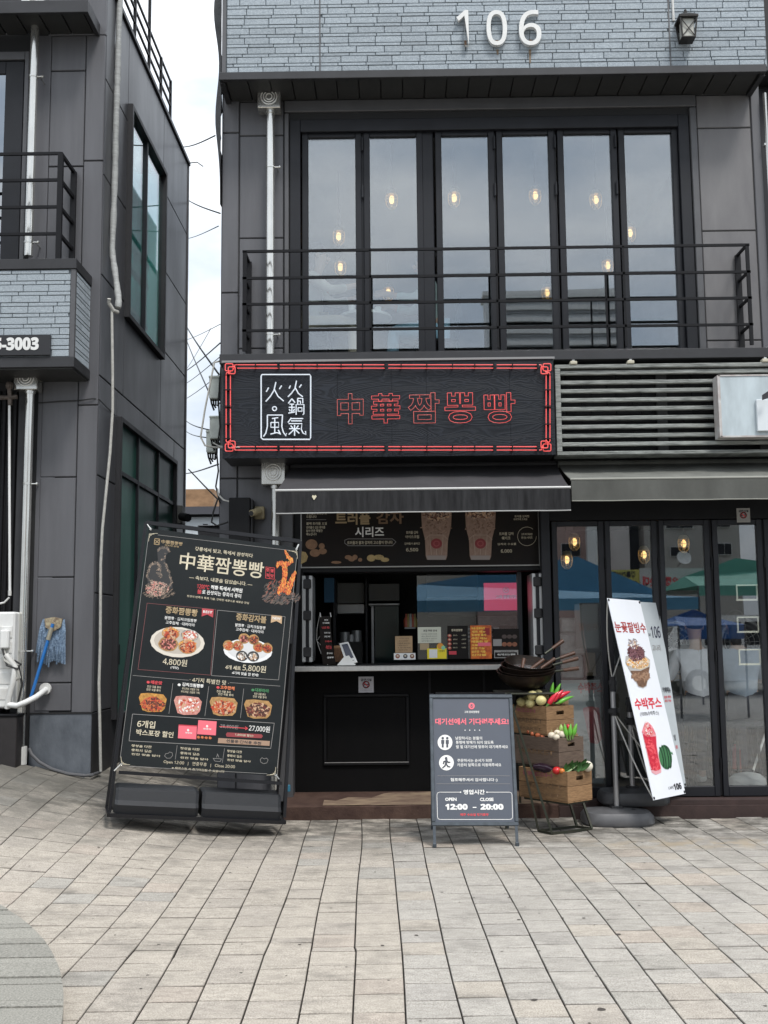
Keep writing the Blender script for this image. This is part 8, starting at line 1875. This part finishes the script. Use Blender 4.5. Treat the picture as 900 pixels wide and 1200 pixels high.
wok('third wok of the stack with a pale dusty inside', wc + Vector((.02, .01, .040)), .215, 11, 2, (1, .3, .2), .21)
wok('topmost tipped wok of the stack with its handle pointing up to the right', wc + Vector((.03, .05, .065)), .19, 15, 5, (.75, .5, .35), .2)
for k, (a, b_, c_, d_, lab) in enumerate(((612, 783, 614, 772, 'short upright wooden utensil handle at the back of the woks'), (622, 784, 637, 773, 'left wooden ladle handle lying in the woks'), (634, 783, 650, 772, 'right wooden ladle handle lying in the woks'))):
    t = thing('ladle', lab, 'ladle', P(a, b_, -.72)); MB().tube([P(a, b_, -.74), P(c_, d_, -.70)], [.012, .016], 10).build('handle', M_WH, t, smooth=True); MB().lathe([(0, -.03), (.03, -.02), (.042, 0), (.038, 0), (.028, -.016), (0, -.026)], P(a, b_ + 2, -.75), None, 14).build('ladle_bowl', M_STEEL, t, smooth=True)
tag(MB().blob(wc + Vector((-.03, .0, .02)), .12, .10, .012, 14, 6, Matrix.Rotation(R(16), 3, 'X'), .05).build('foil_sheet', mat('shiny_foil', (.75, .75, .74), .18, .9, .2, 20, bump=.8, bscale=25), None, smooth=True), 'shiny crumpled metal lid lying in the woks', 'lid')
# blue tape scrap and weeds by the board foot
tag(MB().boxp(335, 920, 340, 928, -.30, -.27, .004).build('blue_scrap', mat('blue_tape', (.03, .16, .25), .5)), 'small blue scrap of plastic on the left end of the step', 'scrap')
wd = thing('weed', 'small green weed growing behind the foot of the large menu board', 'weed', P(303, 925, -.15)); r_ = random.Random(3); bz_ = P(303, 926, -.3); gzz = gz(bz_.x, -.3)
for k in range(14):
    a = r_.uniform(0, 6.28); L_ = r_.uniform(.05, .11); b0 = Vector((bz_.x + r_.uniform(-.02, .02), -.3 + r_.uniform(-.02, .02), gzz)); tip = b0 + Vector((math.cos(a) * L_ * .6, math.sin(a) * L_ * .6, L_)); s_ = Vector((-math.sin(a), math.cos(a), 0)) * .008; mid = b0.lerp(tip, .6)
    MB().add([b0, mid - s_, tip, mid + s_], [(0, 1, 2, 3)]).build('leaf', mat('weed_green', (.06, .16, .03), .6), wd)
# ------------------------------------------------------------------ the other side of the street (seen in the glass)
def RP(px, py, Yv, Ym=-.12):       # a point seen mirrored in the door glass, put back where it really stands
    p = P(px, py, Yv); return Vector((p.x, 2 * Ym - Yv, p.z))
def rbox(nm, root, mt, px0_, py0_, px1_, py1_, Yv, dep, bev=0):
    a = RP((px0_), (py0_ + py1_) / 2, Yv); b_ = RP(px1_, (py0_ + py1_) / 2, Yv); t_ = RP((px0_ + px1_) / 2, py0_, Yv); l_ = RP((px0_ + px1_) / 2, py1_, Yv)
    return MB().box(a.x, b_.x, a.y - dep, a.y, l_.z, t_.z, bev).build(nm, mt, root)
def rthing(name, label, cat, px, py, Yv): return thing(name, label, cat, RP(px, py, Yv))
def house(name, label, px0_, px1_, pyt, Yv, mt, wins, dep=9, roofmt=None):
    t = rthing(name, label, 'building', (px0_ + px1_) / 2, 800, Yv)
    a, b_ = RP(px0_, 650, Yv).x, RP(px1_, 650, Yv).x; zt_ = RP((px0_ + px1_) / 2, pyt, Yv).z; y_ = RP(0, 650, Yv).y
    MB().box(a, b_, y_ - dep, y_, -.03, zt_).build('wall', mt, t)
    MB().box(a - .1, b_ + .1, y_ - dep - .1, y_ + .12, zt_, zt_ + .18).build('roof', roofmt or M_FASCIA, t)
    for w_ in wins:
        f_ = rbox('window', t, M_WHITEP, *w_, Yv - .06, .06, .0); 
        x0_, y0_, x1_, y1_ = w_; rbox('pane', f_, M_FRAME, x0_ + .8, y0_ + .8, (x0_ + x1_) / 2 - .4, y1_ - .8, Yv - .08, .02); rbox('pane', f_, M_FRAME, (x0_ + x1_) / 2 + .4, y0_ + .8, x1_ - .8, y1_ - .8, Yv - .08, .02)
    return t
Yb_ = 24
house('pink_building', 'dull pink building across the street with a barred window', 560, 699, 520, Yb_, mat('pink_wall', (.50, .35, .31), .85, 0, .2, .8), [(657, 636, 680, 652), (600, 560, 622, 580), (640, 570, 660, 590)])
t = rthing('tall_sign', 'tall white vertical sign on the pink building across the street', 'sign', 696, 640, Yb_ - .6); rbox('sign_panel', t, M_WHITE, 688, 600, 700, 668, Yb_ - .6, .3)
house('white_building', 'pale building with a red-brown stripe across the street', 700, 738, 560, Yb_ + .5, mat('pale_wall', (.68, .63, .60), .85, 0, .2, .8), [(704, 575, 716, 590)])
house('dark_building', 'narrow dark building across the street', 738, 755, 560, Yb_ + 1, mat('dark_grey_wall', (.06, .065, .075), .7, 0, .2, .8), [])
house('grey_building', 'large grey rendered building across the street with white framed windows', 756, 868, 560, Yb_ + .2, mat('grey_render', (.40, .38, .35), .85, 0, .2, .8), [(786, 640, 808, 652), (840, 636, 858, 650), (780, 606, 812, 619), (832, 604, 856, 618), (786, 575, 806, 590)])
house('left_street_building', 'long beige building across the street to the left', 300, 558, 560, Yb_ + .4, mat('beige_wall', (.48, .44, .38), .85, 0, .2, .8), [(330, 600, 352, 620), (390, 600, 412, 620), (450, 600, 472, 620), (505, 600, 527, 620)])
t = house('striped_building', 'tall pale building with horizontal bands behind the street', 576, 742, 342, 36, mat('tall_pale_wall', (.75, .77, .78), .8, 0, .1, .5), [], dep=1.2, roofmt=M_WHITE)
for k in range(6): rbox('white_band', t, M_WHITE, 578, 340 + k * 14, 740, 345 + k * 14, 35.7, .3); rbox('window_band', t, mat('band_grey', (.4, .42, .44), .7), 582, 346 + k * 14, 736, 349 + k * 14, 35.85, .15)
# canopies
def canopy(label, pk, lft, rgt, yb_, Yv, col, val=.0, dep=3.0, group='market canopies'):
    t = rthing('canopy', label, 'canopy', pk[0], yb_, Yv); a, l_, r_ = RP(*pk, Yv), RP(lft[0], lft[1], Yv), RP(rgt[0], rgt[1], Yv); zb_ = RP(pk[0], yb_, Yv).z; y_ = a.y
    f0, f1, b0, b1 = Vector((l_.x, y_ + dep / 2, zb_)), Vector((r_.x, y_ + dep / 2, zb_)), Vector((l_.x, y_ - dep / 2, zb_)), Vector((r_.x, y_ - dep / 2, zb_)); top_ = Vector((a.x, y_, a.z)); lt_, rt_ = Vector((l_.x + .2, y_, l_.z)), Vector((r_.x - .2, y_, r_.z))
    mt = mat('canopy_fabric', col, .6, 0, .25, 1.5, bump=.2, bscale=3)
    m = MB(); m.add([f0, f1, b0, b1, top_, lt_, rt_], [(0, 1, 6, 4, 5), (2, 5, 4, 6, 3), (0, 5, 2), (1, 3, 6)]); m.build('roof_sheet', mt, t)
    m = MB(); m.sheet([f0, f1, f1 - Vector((0, 0, .25)), f0 - Vector((0, 0, .25))], .01); m.build('valance', mt, t)
    for p_ in (f0, f1, b0, b1): MB().tube([Vector((p_.x, p_.y, -.03)), p_], .02, 6).build('pole', M_TRIM, t)
    return t
canopy('long blue market canopy across the square', (676, 652), (480, 684), (797, 700), 704, 15, (.09, .26, .40))
canopy('small deep blue parasol canopy right of the long blue one', (812, 714), (778, 722), (852, 724), 733, 11, (.02, .10, .30), dep=2)
canopy('green market roof in front of the grey building', (862, 654), (792, 676), (960, 664), 690, 19, (.12, .36, .28), dep=4)
def rsign(label, bx, Yv, mt, lines_):
    t = rthing('street_banner', label, 'banner', (bx[0] + bx[2]) / 2, (bx[1] + bx[3]) / 2, Yv); rbox('banner_panel', t, mt, *bx, Yv, .1)
    for s_, x0_, x1_, y_, h_, mt2 in lines_:
        me = textmesh(s_, mt2, 0, .04, 0, 1); xs2 = [v.co.x for v in me.vertices]; ys2 = [v.co.y for v in me.vertices]; a0, a1, b0, b1 = min(xs2), max(xs2), min(ys2), max(ys2); A0, A1 = RP(x0_, y_, Yv), RP(x1_, y_, Yv); H_ = RP(x0_, y_ - h_ / 2, Yv).z - RP(x0_, y_ + h_ / 2, Yv).z
        for v in me.vertices: v.co = Vector((A1.x + (v.co.x - a0) / (a1 - a0) * (A0.x - A1.x), A0.y + .006, A0.z + (v.co.y - (b0 + b1) / 2) / (b1 - b0) * H_))
        o = bpy.data.objects.new('lettering', me); C.objects.link(o); o.parent = t; o.matrix_parent_inverse = WM[t.name].inverted()
    return t
rsign('yellow banner with black lettering across the street', (714, 668, 751, 690), 21, mat('banner_yellow', (.50, .46, .12), .6), [('강릉건어물', 717, 745, 674, 8, M_INKK), ('직판', 738, 747, 684, 5, M_INKK)])
rsign('white banner with red lettering across the street', (751, 666, 826, 697), 20.8, mat('banner_offwhite', (.50, .48, .46), .6), [('오징어순대', 754, 795, 682, 12, M_INKR), ('커피빵', 800, 822, 683, 9, M_INKK)])
t = rthing('satellite_dish', 'small white satellite dish on the grey building across the street', 'satellite dish', 801, 654, 23); c_ = RP(801, 654, 23); MB().lathe([(0, 0), (.13, .02), (.21, .07), (.20, .075), (.12, .03), (0, .012)], c_, Matrix.Rotation(R(-75), 3, 'X'), 20).build('dish', M_WHITE, t, smooth=True); MB().tube([c_, c_ + Vector((0, -.7, -.2))], .03, 6).build('arm', M_STEEL, t)
# stalls and a parked van across the square
vn = rthing('parked_van', 'white parked van across the square seen mirrored in the cafe doors', 'van', 870, 800, 17.5); c_ = RP(872, 700, 17.5); x_, y_ = c_.x, c_.y
m = MB(); prof_ = [(-2.2, .35), (-2.25, 1.0), (-1.9, 1.15), (-1.4, 1.9), (2.1, 1.95), (2.25, 1.6), (2.25, .35)]; m.prism([(x_ + a, b_) for a, b_ in prof_], y_ - .85, y_ + .85); m.build('body', M_WHITE, vn)
for dx in (-1.45, 1.4):
    for s_ in (-1, 1):
        w_ = MB(); w_.lathe([(.33, 0), (.33, .2), (0, .2)], (x_ + dx, y_ + s_ * .86 - (.2 if s_ > 0 else 0), .30), Matrix.Rotation(R(-90), 3, 'X'), 18); wo_ = w_.build('wheel', M_RUBBER, vn); MB().lathe([(.18, 0), (.18, .22), (0, .22)], (x_ + dx, y_ + s_ * .87 - (.2 if s_ > 0 else 0), .30), Matrix.Rotation(R(-90), 3, 'X'), 12).build('rim', M_STEEL, wo_)
for a, b_ in ((-1.25, -.4), (-.3, .7), (.8, 1.9)): MB().box(x_ + a, x_ + b_, y_ + .851, y_ + .86, 1.2, 1.75, .0).build('window', M_FRAME, vn)
for s_ in (-.6, .6): MB().box(x_ - 2.27, x_ - 2.22, y_ + s_ - .12, y_ + s_ + .12, .75, .92, .01).build('headlight', M_STEEL, vn)
# the photographer, standing just behind the camera
person('person in a teal t-shirt and black trousers standing behind the camera, holding up a phone', (-.05, -9.86, 0), R(180), mat('teal_shirt', (.10, .30, .27), .85, 0, .2, 10), M_TRD, 'stand', 'phone', 'long', 0)
ph = thing('phone', 'dark phone held up by the person behind the camera', 'phone', (-.05, -9.52, 1.42)); MB().box(-.088, -.012, -9.535, -9.527, 1.345, 1.49, .004).build('phone_body', M_RUBBER, ph); MB().box(-.083, -.017, -9.537, -9.5355, 1.35, 1.485).build('phone_screen', mat('phone_glass', (.03, .03, .035), .05), ph)
bake_people()
for o, cu in _used: bpy.data.objects.remove(o); bpy.data.curves.remove(cu)
bpy.data.objects.remove(_ko); bpy.data.curves.remove(_keep)
